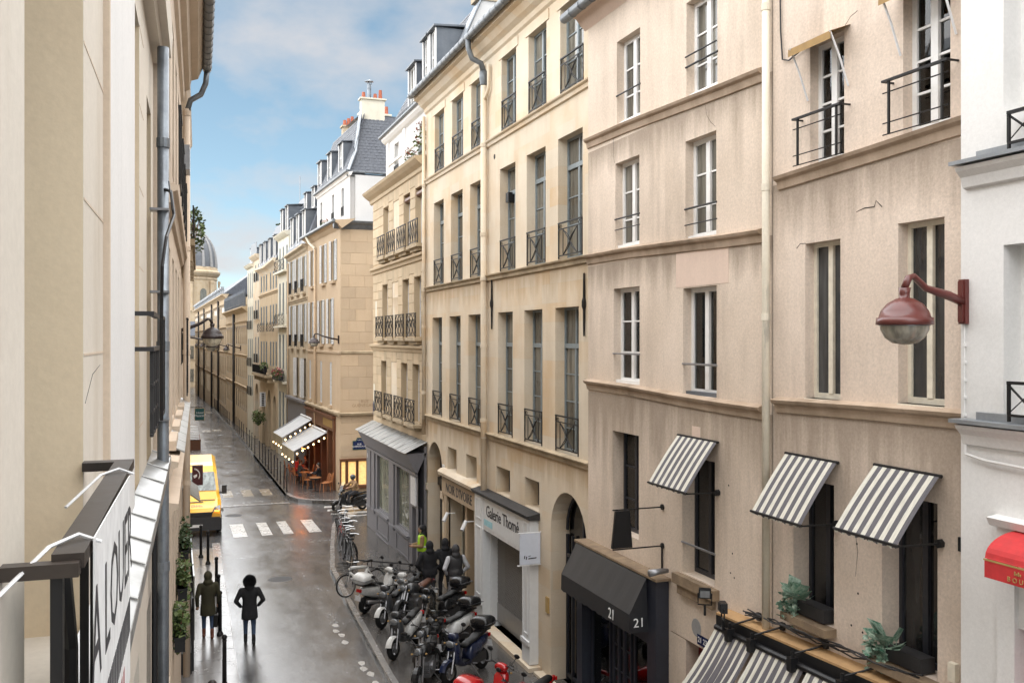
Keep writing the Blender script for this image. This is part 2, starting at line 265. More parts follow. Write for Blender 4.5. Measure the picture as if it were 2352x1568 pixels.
M = dict(
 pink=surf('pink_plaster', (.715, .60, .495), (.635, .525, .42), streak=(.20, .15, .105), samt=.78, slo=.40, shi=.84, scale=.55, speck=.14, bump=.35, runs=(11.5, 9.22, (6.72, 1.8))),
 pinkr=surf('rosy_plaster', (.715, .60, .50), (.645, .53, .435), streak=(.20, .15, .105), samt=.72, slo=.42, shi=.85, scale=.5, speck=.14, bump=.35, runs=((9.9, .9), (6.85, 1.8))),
 pink2=surf('salmon_repair_plaster', (.70, .55, .45), (.66, .51, .42), streak=DIRT, samt=.12, scale=.9),
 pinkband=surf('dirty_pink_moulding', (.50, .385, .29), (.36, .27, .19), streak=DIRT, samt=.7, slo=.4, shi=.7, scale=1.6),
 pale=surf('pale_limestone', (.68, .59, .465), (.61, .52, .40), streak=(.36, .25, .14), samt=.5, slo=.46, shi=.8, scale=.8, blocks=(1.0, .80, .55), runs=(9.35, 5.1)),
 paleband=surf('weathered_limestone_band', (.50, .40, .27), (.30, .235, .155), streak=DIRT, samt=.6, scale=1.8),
 tan=surf('tan_limestone_block', (.54, .43, .295), (.475, .375, .25), streak=DIRT, samt=.25, scale=1.5, objvar=.12),
 tanwall=surf('tan_limestone', (.54, .425, .285), (.47, .365, .24), streak=DIRT, samt=.35, scale=1.2),
 beige=surf('beige_limestone', (.50, .385, .265), (.45, .34, .23), streak=(.3, .2, .11), samt=.3, scale=.6, objvar=.1),
 beige2=surf('grey_beige_limestone', (.50, .415, .30), (.42, .34, .24), streak=DIRT, samt=.4),
 cream=surf('cream_render', (.68, .64, .53), (.62, .58, .47), streak=DIRT, samt=.2),
 white=surf('white_render', (.77, .755, .735), (.72, .71, .69), streak=(.45, .42, .38), samt=.25, scale=.8),
 attic=surf('darkened_white_render', (.61, .60, .585), (.56, .55, .535), streak=(.4, .38, .35), samt=.4, scale=.8),  # white render with its colour darkened to offset full sky light on attics
 lwall=surf('warm_white_render', (.69, .63, .545), (.63, .57, .485), streak=(.40, .31, .20), samt=.5, scale=.7, bscale=9, speck=.05, bump=.3),
 reveal=surf('tan_reveal_plaster', (.82, .68, .49), (.76, .62, .44), streak=(.42, .3, .18), samt=.55, scale=.9, speck=.04, bump=.3, bscale=9),
 lwarm=surf('peach_render', (.66, .545, .43), (.60, .49, .38), streak=(.3, .22, .14), samt=.3),
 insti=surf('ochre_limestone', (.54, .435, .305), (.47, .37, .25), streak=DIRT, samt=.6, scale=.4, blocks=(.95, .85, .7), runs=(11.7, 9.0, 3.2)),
 slate=surf('slate', (.105, .115, .135), (.075, .082, .10), rough=.5, scale=6, speck=.1, bump=.2, objvar=.1),
 zinc=surf('zinc_sheet', (.36, .385, .41), (.28, .30, .325), rough=.42, scale=2.5, metal=.55, bump=.08, bscale=8),
 zincdark=surf('dark_zinc_cladding', (.14, .155, .175), (.10, .112, .13), rough=.5, scale=2, metal=.3, streak=(.3, .31, .32), samt=.3),
 wetzinc=surf('wet_zinc_sheet', (.36, .36, .35), (.23, .225, .21), rough=.3, scale=3, metal=.5, bump=.12, bscale=5),
 gutter=surf('gutter_zinc', (.19, .205, .22), (.13, .14, .15), rough=.45, scale=4, metal=.4, bump=.1),
 galv=surf('galvanised_pipe', (.27, .30, .33), (.17, .185, .205), rough=.38, scale=5, metal=.55, streak=(.10, .10, .09), samt=.5, bump=.12, bscale=14),
 iron=plain('black_wrought_iron', (.012, .0115, .012), .5, var=.3, spec=.3),
 black=plain('black_paint', (.011, .011, .012), .4, spec=.35), rubber=plain('tyre_rubber', (.011, .011, .011), .75, spec=.2),
 chrome=plain('chrome', (.6, .6, .6), .18, 1), steel=plain('grey_steel', (.28, .28, .29), .38, .8), dgrey=plain('dark_grey_plastic', (.032, .031, .032), .5, spec=.3),
 gwood=plain('blue_grey_window_paint', (.21, .245, .26), .45), wwood=plain('white_window_paint', (.80, .79, .77), .4, var=.05), cwood=plain('cream_window_paint', (.72, .66, .54), .5),
 dwood=plain('near_black_window_paint', (.025, .027, .035), .4), shutter=plain('pale_grey_shutter_paint', (.55, .56, .56), .55),
 shop=plain('grey_shopfront_paint', (.165, .16, .17), .5, var=.06), shopw=plain('white_shopfront_paint', (.68, .69, .69), .45, var=.04), navy=plain('blue_black_shopfront_paint', (.022, .025, .036), .4),
 glass=glassmat('dark_window_glass', (.14, .135, .115)), glassd=glassmat('grey_window_glass', (.05, .054, .058)), glassb=glassmat('blackish_shop_glass', (.02, .02, .021)), clear=glassmat('clear_glass', trans=1), haze=glassmat('greenish_shop_glass', (.13, .135, .10)),
 room=plain('dim_interior', (.035, .032, .03), .9), curtain=surf('net_curtain', (.78, .78, .76), (.6, .6, .6), streak=(.3, .3, .3), samt=.4, objtex=True), blind=plain('ochre_blind', (.32, .2, .075), .8),
 wood=plain('brown_cafe_wood', (.13, .05, .022), .45), wood2=plain('varnished_wood', (.30, .13, .045), .4), rattan=plain('orange_rattan', (.38, .15, .055), .55),
 terra=plain('terracotta', (.36, .10, .05), .7), brick=surf('red_brick', (.30, .095, .055), (.22, .07, .045), scale=6),
 lampred=plain('red_brown_lamp_paint', (.115, .025, .02), .35, coat=.3), milk=glassmat('lamp_glass', (.5, .47, .38), rough=.12), red=plain('red_paint', (.42, .012, .014), .3, coat=.4), dred=plain('dark_red_door_paint', (.16, .012, .016), .45),
 redcloth=plain('red_canvas', (.52, .03, .032), .75), gold=plain('gold_print', (.42, .28, .10), .5), ink=plain('dark_print', (.03, .03, .035), .6), inkw=plain('white_print', (.75, .75, .74), .6),
 canvas=plain('black_tarpaulin', (.020, .021, .024), .42, spec=.45), greycloth=surf('grey_awning_canvas', (.42, .42, .42), (.34, .34, .34), rough=.45, bump=.3, bscale=4),
 bluetag=plain('blue_enamel', (.012, .022, .075), .25), greentag=plain('green_enamel', (.014, .06, .045), .35), teal=plain('teal_sign_paint', (.01, .075, .075), .35), maroon=plain('maroon_sign', (.06, .012, .012), .4),
 yellow=plain('yellow_van_paint', (.80, .42, .02), .3, coat=.5, var=.03), bumper=plain('black_bumper', (.03, .03, .032), .5), amber=plain('lit_amber_lens', (.9, .3, .03), .2, emit=(1, .3, .04), es=2.2),
 bulb=plain('glowing_bulb', (1, .8, .5), .3, emit=(1, .66, .30), es=3.5), litbox=plain('lit_menu_paper', (.8, .6, .3), .6, emit=(1, .55, .16), es=.32, var=.2),
 tail=plain('red_lens', (.5, .01, .01), .2), mwhite=plain('white_scooter_paint', (.60, .60, .585), .3, coat=.2), mgrey=plain('grey_scooter_paint', (.04, .041, .044), .3, coat=.2), mblack=plain('black_scooter_paint', (.010, .010, .011), .28, spec=.35, coat=.15), mblue=plain('dark_blue_scooter_paint', (.010, .016, .045), .28, coat=.2), mred=plain('red_scooter_paint', (.45, .01, .012), .22, coat=.7),
 seat=plain('black_vinyl', (.009, .009, .009), .5, spec=.25), seatbrown=plain('brown_leather', (.12, .055, .035), .5), screen=glassmat('smoked_screen', trans=1), lens=plain('headlight_lens', (.20, .21, .22), .08, .4),
 leaf=surf('leaf', (.075, .12, .03), (.12, .15, .05), rough=.5, scale=9, bump=0, speck=.2), leafd=surf('dark_leaf', (.03, .06, .018), (.05, .08, .025), rough=.5, scale=9, bump=0), leafv=surf('variegated_teal_leaf', (.055, .17, .11), (.42, .50, .40), rough=.45, scale=22, bump=0, speck=.1), flower=plain('pink_flowers', (.35, .06, .07), .6), heather=plain('rust_heather', (.26, .09, .06), .7),
 skin=plain('skin', (.42, .24, .16), .5), hair=plain('dark_hair', (.02, .015, .012), .5), coatb=surf('black_coat_cloth', (.014, .014, .016), (.022, .022, .025), objtex=True, scale=6, bump=.8, bscale=14), coatg=surf('olive_coat_cloth', (.05, .046, .024), (.038, .034, .02), objtex=True, scale=5), jeans=surf('blue_denim', (.055, .085, .15), (.035, .055, .10), objtex=True, scale=5), dark=plain('dark_trousers', (.03, .03, .035), .8), sweat=plain('grey_sweatpants', (.42, .42, .45), .85), sleeve=plain('light_grey_sleeves', (.5, .5, .52), .85), vestb=plain('charcoal_quilt', (.035, .034, .036), .6), hivis=plain('fluorescent_yellow_vest', (.40, .72, .03), .6, emit=(.35, .7, .02), es=.0), boot=plain('brown_boots', (.14, .04, .02), .5), shoe=plain('white_trainers', (.7, .7, .7), .5), tanj=plain('tan_jacket', (.26, .16, .08), .8),
 road=wet('wet_asphalt', (.035, .035, .038), (.125, .122, .12), .06, .36, bump=.6), pave=wet('wet_pavement_asphalt', (.07, .066, .064), (.10, .093, .086), .10, .36, 1.3), granite=wet('wet_granite', (.26, .255, .25), (.18, .17, .16), .12, .4, 2.0), slabs=wet('wet_stone_slab', (.22, .21, .205), (.16, .15, .142), .10, .36, 1.6), paint=wet('worn_white_road_paint', (.62, .61, .58), (.24, .23, .215), .14, .45, 3.0, puddle=(.35, .65)), kerbrefl=wet('wet_kerb_with_reflection', (.06, .058, .055), (.10, .095, .09), .1, .35, 2), padp=wet('worn_ochre_pavers', (.34, .29, .21), (.25, .215, .16), .12, .4, 2),
 grille=plain('grille_steel', (.30, .29, .28), .4, .5), concrete=surf('grey_concrete', (.34, .335, .33), (.27, .265, .26)), board=plain('bare_plywood', (.46, .28, .13), .7), led=surf('copper_drip_ledge', (.28, .205, .13), (.17, .12, .08), scale=4), alu=plain('white_lamp_housing', (.7, .7, .7), .35),
)
for k_ in ('bulb', 'amber'): M[k_].cycles.emission_sampling = 'NONE'
M['stripe'] = stripes('grey_and_cream_striped_canvas', (.105, .098, .108), (.60, .575, .50), 'uv', 1.0)
# ---------------------------------------------------------------- lettering as meshes
TXT = {}
def make_text(keys):
    obs = []
    for k, (body, sp) in keys.items():
        cu = bpy.data.curves.new('lettering', 'FONT'); cu.body = body; cu.size = 1; cu.align_x = 'CENTER'; cu.align_y = 'CENTER'; cu.space_character = sp; cu.extrude = .02; cu.resolution_u = 2
        o = bpy.data.objects.new('lettering', cu); S.collection.objects.link(o); obs.append((k, o))
    dg = bpy.context.evaluated_depsgraph_get()
    for k, o in obs: TXT[k] = bpy.data.meshes.new_from_object(o.evaluated_get(dg))
    for k, o in obs: cu = o.data; bpy.data.objects.remove(o); bpy.data.curves.remove(cu)
make_text(dict(noir=("NOIR D'IVOIRE", 1.0), thome=('Galerie Thomé', .95), dans=('DANS\nLES\nBOIS', 1.0), n21=('21', 1.0), n2123=('21 23', 1.0), rue=('RUE\nGUÉNÉGAUD', 1.05), alouer=('A LOUER', .95), bouta=('BOUTARY', 1.6), hotel=('Hotel\nMazarin', 1.0), dhl=('DHL', 1.0), n6=('6', 1), jer=('TEREZA\nLOCHMANN', 1.0), six=('6e Arrt', 1.0)))
def text(key, mat, parent, origin, right, up, size, thick=.006):
    me = TXT[key].copy(); me.materials.clear(); me.materials.append(mat)
    r = Vector(right).normalized(); u = Vector(up).normalized(); n = r.cross(u); o = Vector(OFF.get(root_of(parent).name, (0, 0, 0)))
    A = Matrix(((r.x * size, u.x * size, n.x * thick * 25, origin[0] - o.x), (r.y * size, u.y * size, n.y * thick * 25, origin[1] - o.y), (r.z * size, u.z * size, n.z * thick * 25, origin[2] - o.z), (0, 0, 0, 1)))
    me.transform(A); ob = link('lettering', me, parent); ob['kind'] = 'stuff'; return ob
# ================================================================ ground, roads, pavements
def interp(pl, y):
    if y <= pl[0][1]: return pl[0][0]
    for (x0, y0), (x1, y1) in zip(pl, pl[1:]):
        if y <= y1: return x0 + (x1 - x0) * (y - y0) / (y1 - y0)
    return pl[-1][0]
mb = MB(); mb.poly([(-1500, -1500, -6), (1500, -1500, -6), (1500, 1500, -6), (-1500, 1500, -6)]); tag(mb.obj('ground', M['road']), kind='structure')
mb = MB(); ys = [-20, 0, 10, 20, 30, 40, 50, 60, 80, 100, 130, 160, 190, 240]; xs = [-40, 0, 10, 60]
g = [[mb.pt((x, y, gz(y))) for x in xs] for y in ys]
for i in range(len(ys) - 1):
    for k in range(len(xs) - 1): mb.face(g[i][k], g[i][k + 1], g[i + 1][k + 1], g[i + 1][k])
road = tag(mb.obj('road', M['road']), kind='structure')
def strip(name, inner, outer, y0, y1, h, mat, step=2.0):     # pavement between a kerb line and a wall line
    mb = MB(); n = max(1, int((y1 - y0) / step)); rows = []
    for i in range(n + 1):
        y = y0 + (y1 - y0) * i / n; a, b = interp(outer, y), interp(inner, y); z = gz(y)
        rows.append([mb.pt((b, y, z + h)), mb.pt((a, y, z + h)), mb.pt((a, y, z - .1))])
    for r, q in zip(rows, rows[1:]): mb.face(r[0], r[1], q[1], q[0]); mb.face(r[1], r[2], q[2], q[1])
    mb.face(*rows[0]); mb.face(*rows[-1])
    return tag(mb.obj(name, mat), kind='structure')
def kerbs(parent, pts, h, w, side, ln=1.0, mat=None):        # separate kerb stones along a polyline (side: +1 stone lies to the right of travel)
    tot = 0
    for (x0, y0), (x1, y1) in zip(pts, pts[1:]):
        L = math.hypot(x1 - x0, y1 - y0); n = max(1, round(L / ln)); dx, dy = (x1 - x0) / L, (y1 - y0) / L; nx, ny = dy * side, -dx * side
        for i in range(n):
            a = L * i / n + .006; b = L * (i + 1) / n - .006; mb = MB(); j = random.uniform(-.004, .004)
            P = [(x0 + dx * a, y0 + dy * a), (x0 + dx * b, y0 + dy * b)]
            lo = [(p[0], p[1], gz(p[1]) - .1) for p in P]; c = .02
            t = [(p[0] + nx * c, p[1] + ny * c, gz(p[1]) + h + j) for p in P]; t0 = [(p[0], p[1], gz(p[1]) + h - c + j) for p in P]; bk = [(p[0] + nx * w, p[1] + ny * w, gz(p[1]) + h + j) for p in P]; bb = [(p[0] + nx * w, p[1] + ny * w, gz(p[1]) - .1) for p in P]
            mb.poly([lo[0], lo[1], t0[1], t0[0]]); mb.poly([t0[0], t0[1], t[1], t[0]]); mb.poly([t[0], t[1], bk[1], bk[0]]); mb.poly([lo[0], t0[0], t[0], bk[0], bb[0]]); mb.poly([lo[1], t0[1], t[1], bk[1], bb[1]])
            mb.obj('kerb_stone', mat or M['granite'], parent)
KL = [(1.45, 12), (1.42, 22.3), (1.62, 33), (1.72, 37.5), (2.25, 45), (2.3, 52), (2.4, 70), (2.7, 112), (3.0, 150), (3.2, 215)]
WL = [(-.7, -5), (.3, 45), (.9, 52), (1.0, 70), (1.2, 112), (1.5, 215)]
KR = [(4.45, 8), (4.6, 21.1), (4.8, 27.6), (5.0, 31.8), (5.6, 35.6), (6.3, 39.6)]
WR = [(8.3, 0), (8.3, 60)]
left_walk = strip('pavement_left', WL, KL, -5, 36.6, .11, M['slabs'])
left_far = strip('pavement_left_far', WL, KL, 46, 214, .10, M['slabs'], 6)
right_walk = strip('pavement_right', WR, KR, -5, 39.6, .12, M['pave'])
mb = MB()                                                    # rounded corner of the right pavement, running into the side street
arc = [(6.3, 39.6), (6.55, 40.4), (6.95, 41.0), (7.6, 41.35), (8.4, 41.5), (40, 41.5)]
top = [(p[0], p[1], gz(p[1]) + .12) for p in [(8.3, 39.6)] + arc[:-1] + [(40, 41.5), (40, 39.6)]]
mb.poly(top); [mb.poly([(a[0], a[1], gz(a[1]) + .12), (b[0], b[1], gz(b[1]) + .12), (b[0], b[1], gz(b[1]) - .1), (a[0], a[1], gz(a[1]) - .1)]) for a, b in zip(arc, arc[1:])]
right_corner = tag(mb.obj('pavement_corner', M['pave']), kind='structure')
KF = [(5.45, 48.9), (5.45, 70), (5.5, 90), (5.25, 100), (5.1, 130), (5.0, 160), (4.8, 218)]
WF = [(9.0, 48), (8.2, 87), (7.9, 102), (7.2, 170), (6.5, 218)]
far_walk = strip('pavement_far', WF, KF, 48.9, 216, .19, M['pave'], 4)
mb = MB(); arc2 = [(5.45, 48.9), (5.5, 47.9), (5.8, 46.9), (6.4, 46.2), (7.3, 45.7), (9, 45.6), (40, 45.6)]
mb.poly([(p[0], p[1], gz(p[1]) + .19) for p in [(9.2, 48.9)] + arc2 + [(40, 48.9)]])
[mb.poly([(a[0], a[1], gz(a[1]) + .19), (b[0], b[1], gz(b[1]) + .19), (b[0], b[1], gz(b[1]) - .1), (a[0], a[1], gz(a[1]) - .1)]) for a, b in zip(arc2, arc2[1:])]
far_corner = tag(mb.obj('pavement_far_corner', M['pave']), kind='structure')
kerbs(left_walk, KL[:4], .118, .30, -1); kerbs(right_walk, KR, .128, .16, 1); kerbs(right_corner, arc[:-1], .128, .16, 1, .7)
kerbs(far_walk, KF[:3], .198, .22, 1, 1.1, M['kerbrefl']); kerbs(far_corner, arc2[:-1], .198, .22, -1, .7)  # far kerb's dark tone and height stand in for posts' wet-road reflection
for i in range(26):                                          # large stone slabs of the left pavement
    y = 13.0 + i * .92
    for k, (a, b) in enumerate(((.0, .52), (.52, 1.0))):
        xl = interp(WL, y) + .12; xr = interp(KL, y) - .34; x0 = xl + (xr - xl) * a + .006; x1 = xl + (xr - xl) * b - .006; yy = y + (.4 if k else 0)
        mb = MB(); z = .114 + random.uniform(-.002, .003); zz = [gz(yy) + z, gz(yy + .9) + z]
        mb.poly([(x0, yy, zz[0]), (x1, yy, zz[0]), (x1, yy + .908, zz[1]), (x0, yy + .908, zz[1])]); mb.poly([(x0, yy, zz[0]), (x1, yy, zz[0]), (x1, yy, zz[0] - .02), (x0, yy, zz[0] - .02)])
        if yy + .91 < 36.5: mb.obj('stone_slab', M['slabs'], left_walk)
def patch(name, mat, pts, h=.004, parent=road):
    mb = MB(); mb.poly([(x, y, gz(y) + h) for x, y in pts]); return mb.obj(name, mat, parent)
for i, x in enumerate((2.3, 3.4, 4.25, 5.28)):               # zebra crossing over the near arm
    ww = (.54, .42, .40, .5)[i]; patch('crossing_stripe', M['paint'], [(x, 38.9), (x + ww, 38.9), (x + ww, 41.9), (x, 41.9)])
for y in (41.75, 42.75, 43.75, 44.75): patch('crossing_stripe', M['paint'], [(6.75 + (y < 42) * .2, y), (10.5, y), (10.5, y + .5), (6.85, y + .5)] if y > 42 else [(7.3, y), (10.5, y), (10.5, y + .5), (6.95, y + .5)])
for x in (2.43, 3.42, 4.38): patch('ochre_paver_patch', M['padp'], [(x, 49.8), (x + .52, 49.8), (x + .52, 52.2), (x, 52.2)])
for x, y in ((2.6, 92), (3.6, 92.4), (3.0, 118), (3.8, 121)): patch('ochre_paver_patch', M['padp'], [(x, y), (x + .8, y), (x + .8, y + 2.4), (x, y + 2.4)])
for i in range(9): patch('paver_row', M['granite'], [(2.0 + i * .38, 46.75), (2.36 + i * .38, 46.75), (2.36 + i * .38, 47.15), (2.0 + i * .38, 47.15)], .012)
for (cx, cy) in ((4.18, 25.6), (4.1, 25.1), (4.19, 24.7), (4.17, 24.1), (4.28, 22.4), (4.25, 22.0), (4.34, 21.6), (4.33, 21.0), (4.4, 20.6), (4.42, 20.1), (4.48, 19.5)):  # painted parking symbols along the kerb
    mb = MB(); a0 = random.random() * 6
    mb.poly([(cx + .075 * (1 + .35 * (k % 2)) * math.cos(a0 + k * .9), cy + .15 * (1 + .3 * (k % 3 == 0)) * math.sin(a0 + k * .9), .004) for k in range(7)]); mb.obj('painted_mark', M['paint'], road)
tar = wet('asphalt_repair', (.035, .034, .035), (.06, .057, .055), .10, .3, 2.0)
for cx, cy in ((3.3, 31.2), (2.6, 44.2), (3.7, 66)):
    mb = MB(); mb.lathe([(0, .006), (.36, .006), (.38, .002)], (cx, cy, gz(cy)), 24); mb.obj('manhole_cover', M['dgrey'], road)
for k in range(20): patch('gutter_sett', M['granite'], [(KL[0][0] + .03, 13 + k * .9), (KL[0][0] + .25, 13 + k * .9), (KL[0][0] + .25, 13.86 + k * .9), (KL[0][0] + .03, 13.86 + k * .9)], .004) if k < 10 else None
# ================================================================ facade tools
def wall(mb, s0, s1, z0, z1, ops, thick, zf=None):
    ss = sorted({s0, s1, *[o[0] for o in ops], *[o[1] for o in ops]}); zz = sorted({z0, z1, *[o[2] for o in ops], *[o[3] for o in ops]})
    for a, b in zip(ss, ss[1:]):
        run = None
        for c, d in zip(zz, zz[1:]):
            m, k = (a + b) / 2, (c + d) / 2
            hole = any(o[0] < m < o[1] and o[2] < k < o[3] for o in ops)
            if hole:
                if run is not None: mb.poly([(a, 0, run), (b, 0, run), (b, 0, c), (a, 0, c)]); run = None
            elif run is None: run = c
        if run is not None: mb.poly([(a, 0, run), (b, 0, run), (b, 0, z1), (a, 0, z1)])
    for o in ops:
        a, b, c, d = o[:4]; t = -thick
        if len(o) > 4 and o[4] == 'arch':
            r = (b - a) / 2; zc = d - r * 1.0; n = 14; P = [(a + r - r * math.cos(math.pi * i / n), zc + r * math.sin(math.pi * i / n)) for i in range(n + 1)]
            for (p, q), (p2, q2) in zip(P, P[1:]): mb.poly([(p, 0, q), (p2, 0, q2), (p2, 0, d), (p, 0, d)]); mb.poly([(p, 0, q), (p2, 0, q2), (p2, t, q2), (p, t, q)])
            mb.poly([(a, 0, c), (a, 0, zc), (a, t, zc), (a, t, c)]); mb.poly([(b, 0, c), (b, 0, zc), (b, t, zc), (b, t, c)])
        else:
            mb.poly([(a, 0, c), (a, 0, d), (a, t, d), (a, t, c)]); mb.poly([(b, 0, c), (b, 0, d), (b, t, d), (b, t, c)]); mb.poly([(a, 0, d), (b, 0, d), (b, t, d), (a, t, d)]); mb.poly([(a, 0, c), (b, 0, c), (b, t, c), (a, t, c)])
def building(name, label, F, s0, s1, z0, z1, ops, mat, thick=.5, deep=8, cat='building', zroof=None):
    r = empty(name, F((s0, 0, z0)), label, cat); mb = MB(F); wall(mb, s0, s1, z0, z1, ops, thick); mb.obj('wall', mat, r)
    mb = MB(F); mb.box(s0 + .02, s1 - .02, -deep, -thick - .02, z0, z1 - .02); mb.obj('interior_core', M['room'], r)
    for a, b in ((s0 + .002, s0 + .012), (s1 - .012, s1 - .002)): mb = MB(F); mb.box(a, b, -deep - .02, -.012, z0, z1); mb.obj('party_wall', mat, r)
    return r
def window(F, r, s0, s1, z0, z1, d=-.3, fw=.055, cols=2, rows=(.34, .67), mat='gwood', glass='glass', trans=None, tw=.10, depth=.05, name='window', tm=None):
    mb = MB(F); mb.box(s0, s0 + fw, d, d + depth, z0, z1); mb.box(s1 - fw, s1, d, d + depth, z0, z1); mb.box(s0 + fw, s1 - fw, d, d + depth, z0, z0 + fw * 1.3); mb.box(s0 + fw, s1 - fw, d, d + depth, z1 - fw, z1)
    zt = z1 - fw
    if trans: zt = z0 + (z1 - z0) * trans; mb.box(s0 + fw, s1 - fw, d, d + depth + .02, zt, zt + tw)
    ca = [s0 + fw + (s1 - s0 - 2 * fw) * i / cols for i in range(cols + 1)]; cells = []; mw = fw * .75
    for c in ca[1:-1]: mb.box(c - mw, c + mw, d, d + depth + .012, z0 + fw * 1.3, zt)
    za, zb = z0 + fw * 1.3, zt; zr = [za] + [za + (zb - za) * q for q in rows] + [zb]
    for q in zr[1:-1]:
        for i in range(cols): mb.box(ca[i] + (mw if i else 0), ca[i + 1] - (mw if i < cols - 1 else 0), d + .004, d + depth - .01, q - .014, q + .014)
    for i in range(cols):
        for p, q in zip(zr, zr[1:]): cells.append((ca[i] + (mw if i else 0), ca[i + 1] - (mw if i < cols - 1 else 0), p, q))
    if trans:
        for i in range(cols): cells.append((ca[i], ca[i + 1], zt + tw, z1 - fw))
        for c in ca[1:-1]: mb.box(c - mw * .6, c + mw * .6, d, d + depth, zt + tw, z1 - fw)
    o = mb.obj(name, M[mat], r)
    for (a, b, c, e) in cells:
        mb = MB(F); mb.box(a, b, d + .012, d + .02, c, e); mb.obj('pane', M[glass], o)
    return o
def bars(mb, s0, s1, z0, z1, d, n, r=.009):
    for i in range(n): s = s0 + (s1 - s0) * (i + .5) / n; mb.tube([(s, d, z0), (s, d, z1)], r, 5)
def railing(F, r, s0, s1, z0, z1, d=.02, style='cross', mat='iron', th=.014):
    mb = MB(F); mb.box(s0, s1, d - .02, d + .02, z1 - .03, z1); mb.box(s0, s1, d - .012, d + .012, z0 + .05, z0 + .075); mb.box(s0, s0 + .025, d - .0125, d + .0125, z0, z1 - .03); mb.box(s1 - .025, s1, d - .0125, d + .0125, z0, z1 - .03)
    w, h, m = s1 - s0, z1 - z0, (s0 + s1) / 2
    if style == 'cross':
        mb.box(s0 + .025, s1 - .025, d - .01, d + .01, z1 - .16, z1 - .14)
        for k in (.2, .8): s = s0 + w * k; mb.box(s - th / 2, s + th / 2, d - .008, d + .008, z0 + .075, z1 - .16)
        for a in (-1, 1):
            mb.tube([(m + a * w * (.28 - .28 * math.sin(math.pi * t / 8)), d, z0 + .08 + (h - .26) * t / 8) for t in range(9)], .011, 5)
            mb.tube([(m + a * w * .28 * (1 - t / 4), d + .004, z0 + .08 + (h - .26) * t / 8) for t in range(9)], .009, 5)
        for a in (-1, 1): mb.tube([(m + a * w * .39 + .05 * math.cos(t * .9), d, z1 - .10 + .045 * math.sin(t * .9)) for t in range(8)], .007, 4)
    elif style == 'bars': bars(mb, s0 + .02, s1 - .02, z0 + .06, z1 - .02, d, max(4, int(w / .1)))
    elif style == 'slant':
        for i in range(4):
            a = s0 + w * i / 4; b = s0 + w * (i + 1) / 4; mb.tube([(a, d, z0 + .07), (b, d, z1 - .03)], .012, 5); mb.tube([(b, d + .005, z0 + .07), (a, d + .005, z1 - .03)], .007, 4)
            mb.tube([(b, d, z0 + .07), (b, d, z1 - .03)], .011, 5)
    elif style == 'scroll':
        for i in range(3):
            c = s0 + w * (i + .5) / 3; q = w / 6.5
            for a in (-1, 1):
                mb.tube([(c + a * q * math.sin(t * .7) * .9, d, z0 + .08 + (h - .12) * t / 9) for t in range(10)], .012, 5); mb.tube([(c + a * q * .5 * math.cos(t * .8), d + .006, z0 + h * .6 + q * .6 * math.sin(t * .8)) for t in range(9)], .010, 4)
        bars(mb, s0, s1, z0 + .07, z1 - .03, d, 4)
    elif style == 'rails':
        for k in (.30, .62): mb.tube([(s0, d, z0 + h * k), (s1, d, z0 + h * k)], .007, 5)
    return mb.obj('railing', M[mat], r)
def pipe(F, r, s, z0, z1, d, rad, mat, collars=(), name='downpipe'):
    mb = MB(F); mb.tube([(s, d, z0), (s, d, z1)], rad, 12); o = mb.obj(name, mat, r, True)
    for z in collars:
        mb = MB(F); mb.tube([(s, d, z - .05), (s, d, z + .05)], rad * 1.16, 12); mb.obj('pipe_collar', mat, o, False)
    return o
def shutter(F, r, s0, s1, z0, z1, d=.03, n=None, hinge=0, mat='shutter'):
    mb = MB(F); e = .035; dd = lambda s: d + hinge * (s - s0)
    mb.box(s0, s0 + e, d, d + .03, z0, z1); mb.box(s1 - e, s1, d, d + .03, z0, z1)
    for z in (z0, (z0 + z1) / 2 - .02, z1 - .05): mb.box(s0 + e, s1 - e, d, d + .03, z, z + .05)
    n = n or int((z1 - z0) / .07)
    for i in range(n):
        z = z0 + .05 + (z1 - z0 - .1) * i / n; mb.poly([(s0 + e, d + .004, z + .045), (s1 - e, d + .004, z + .045), (s1 - e, d + .028, z), (s0 + e, d + .028, z)])
    return mb.obj('shutter', M[mat], r)
def band(F, r, path, prof, mat, name='string_course'):
    mb = MB(F); mb.sweep(path, prof); return mb.obj(name, mat, r)
STR = [(0, -.16), (.05, -.14), (.06, -.06), (.11, -.03), (.12, 0), (0, .03)]
# ================================================================ R2: pale limestone house with two shops
F2 = Fac(8.0, 0, 0); ZG = .12
cols = [(28.28, 29.4), (26.25, 27.4), (24.3, 25.45), (21.75, 22.85), (19.75, 20.9), (17.7, 18.95)]
ops = []
for a, b in cols: ops += [(a, b, 13.12, 15.02), (a + .05, b + .12, 9.53, 12.19), (a + .25, b + .28, 5.31, 8.48)]
small = [(26.93, 27.9), (24.95, 25.95), (22.2, 23.25), (20.2, 21.15)]
for a, b in small: ops.append((a, b, 3.78, 4.47))
ops += [(28.5, 30.25, ZG, 4.45, 'arch'), (17.55, 19.5, ZG, 4.48, 'arch'), (24.95, 27.75, ZG, 2.95), (20.75, 23.75, ZG, 2.9)]
R2 = building('limestone_house', 'pale limestone house with six tall narrow windows per floor and two gallery shopfronts', F2, 17.3, 30.5, 0.0, 15.34, ops, M['pale'], .55)
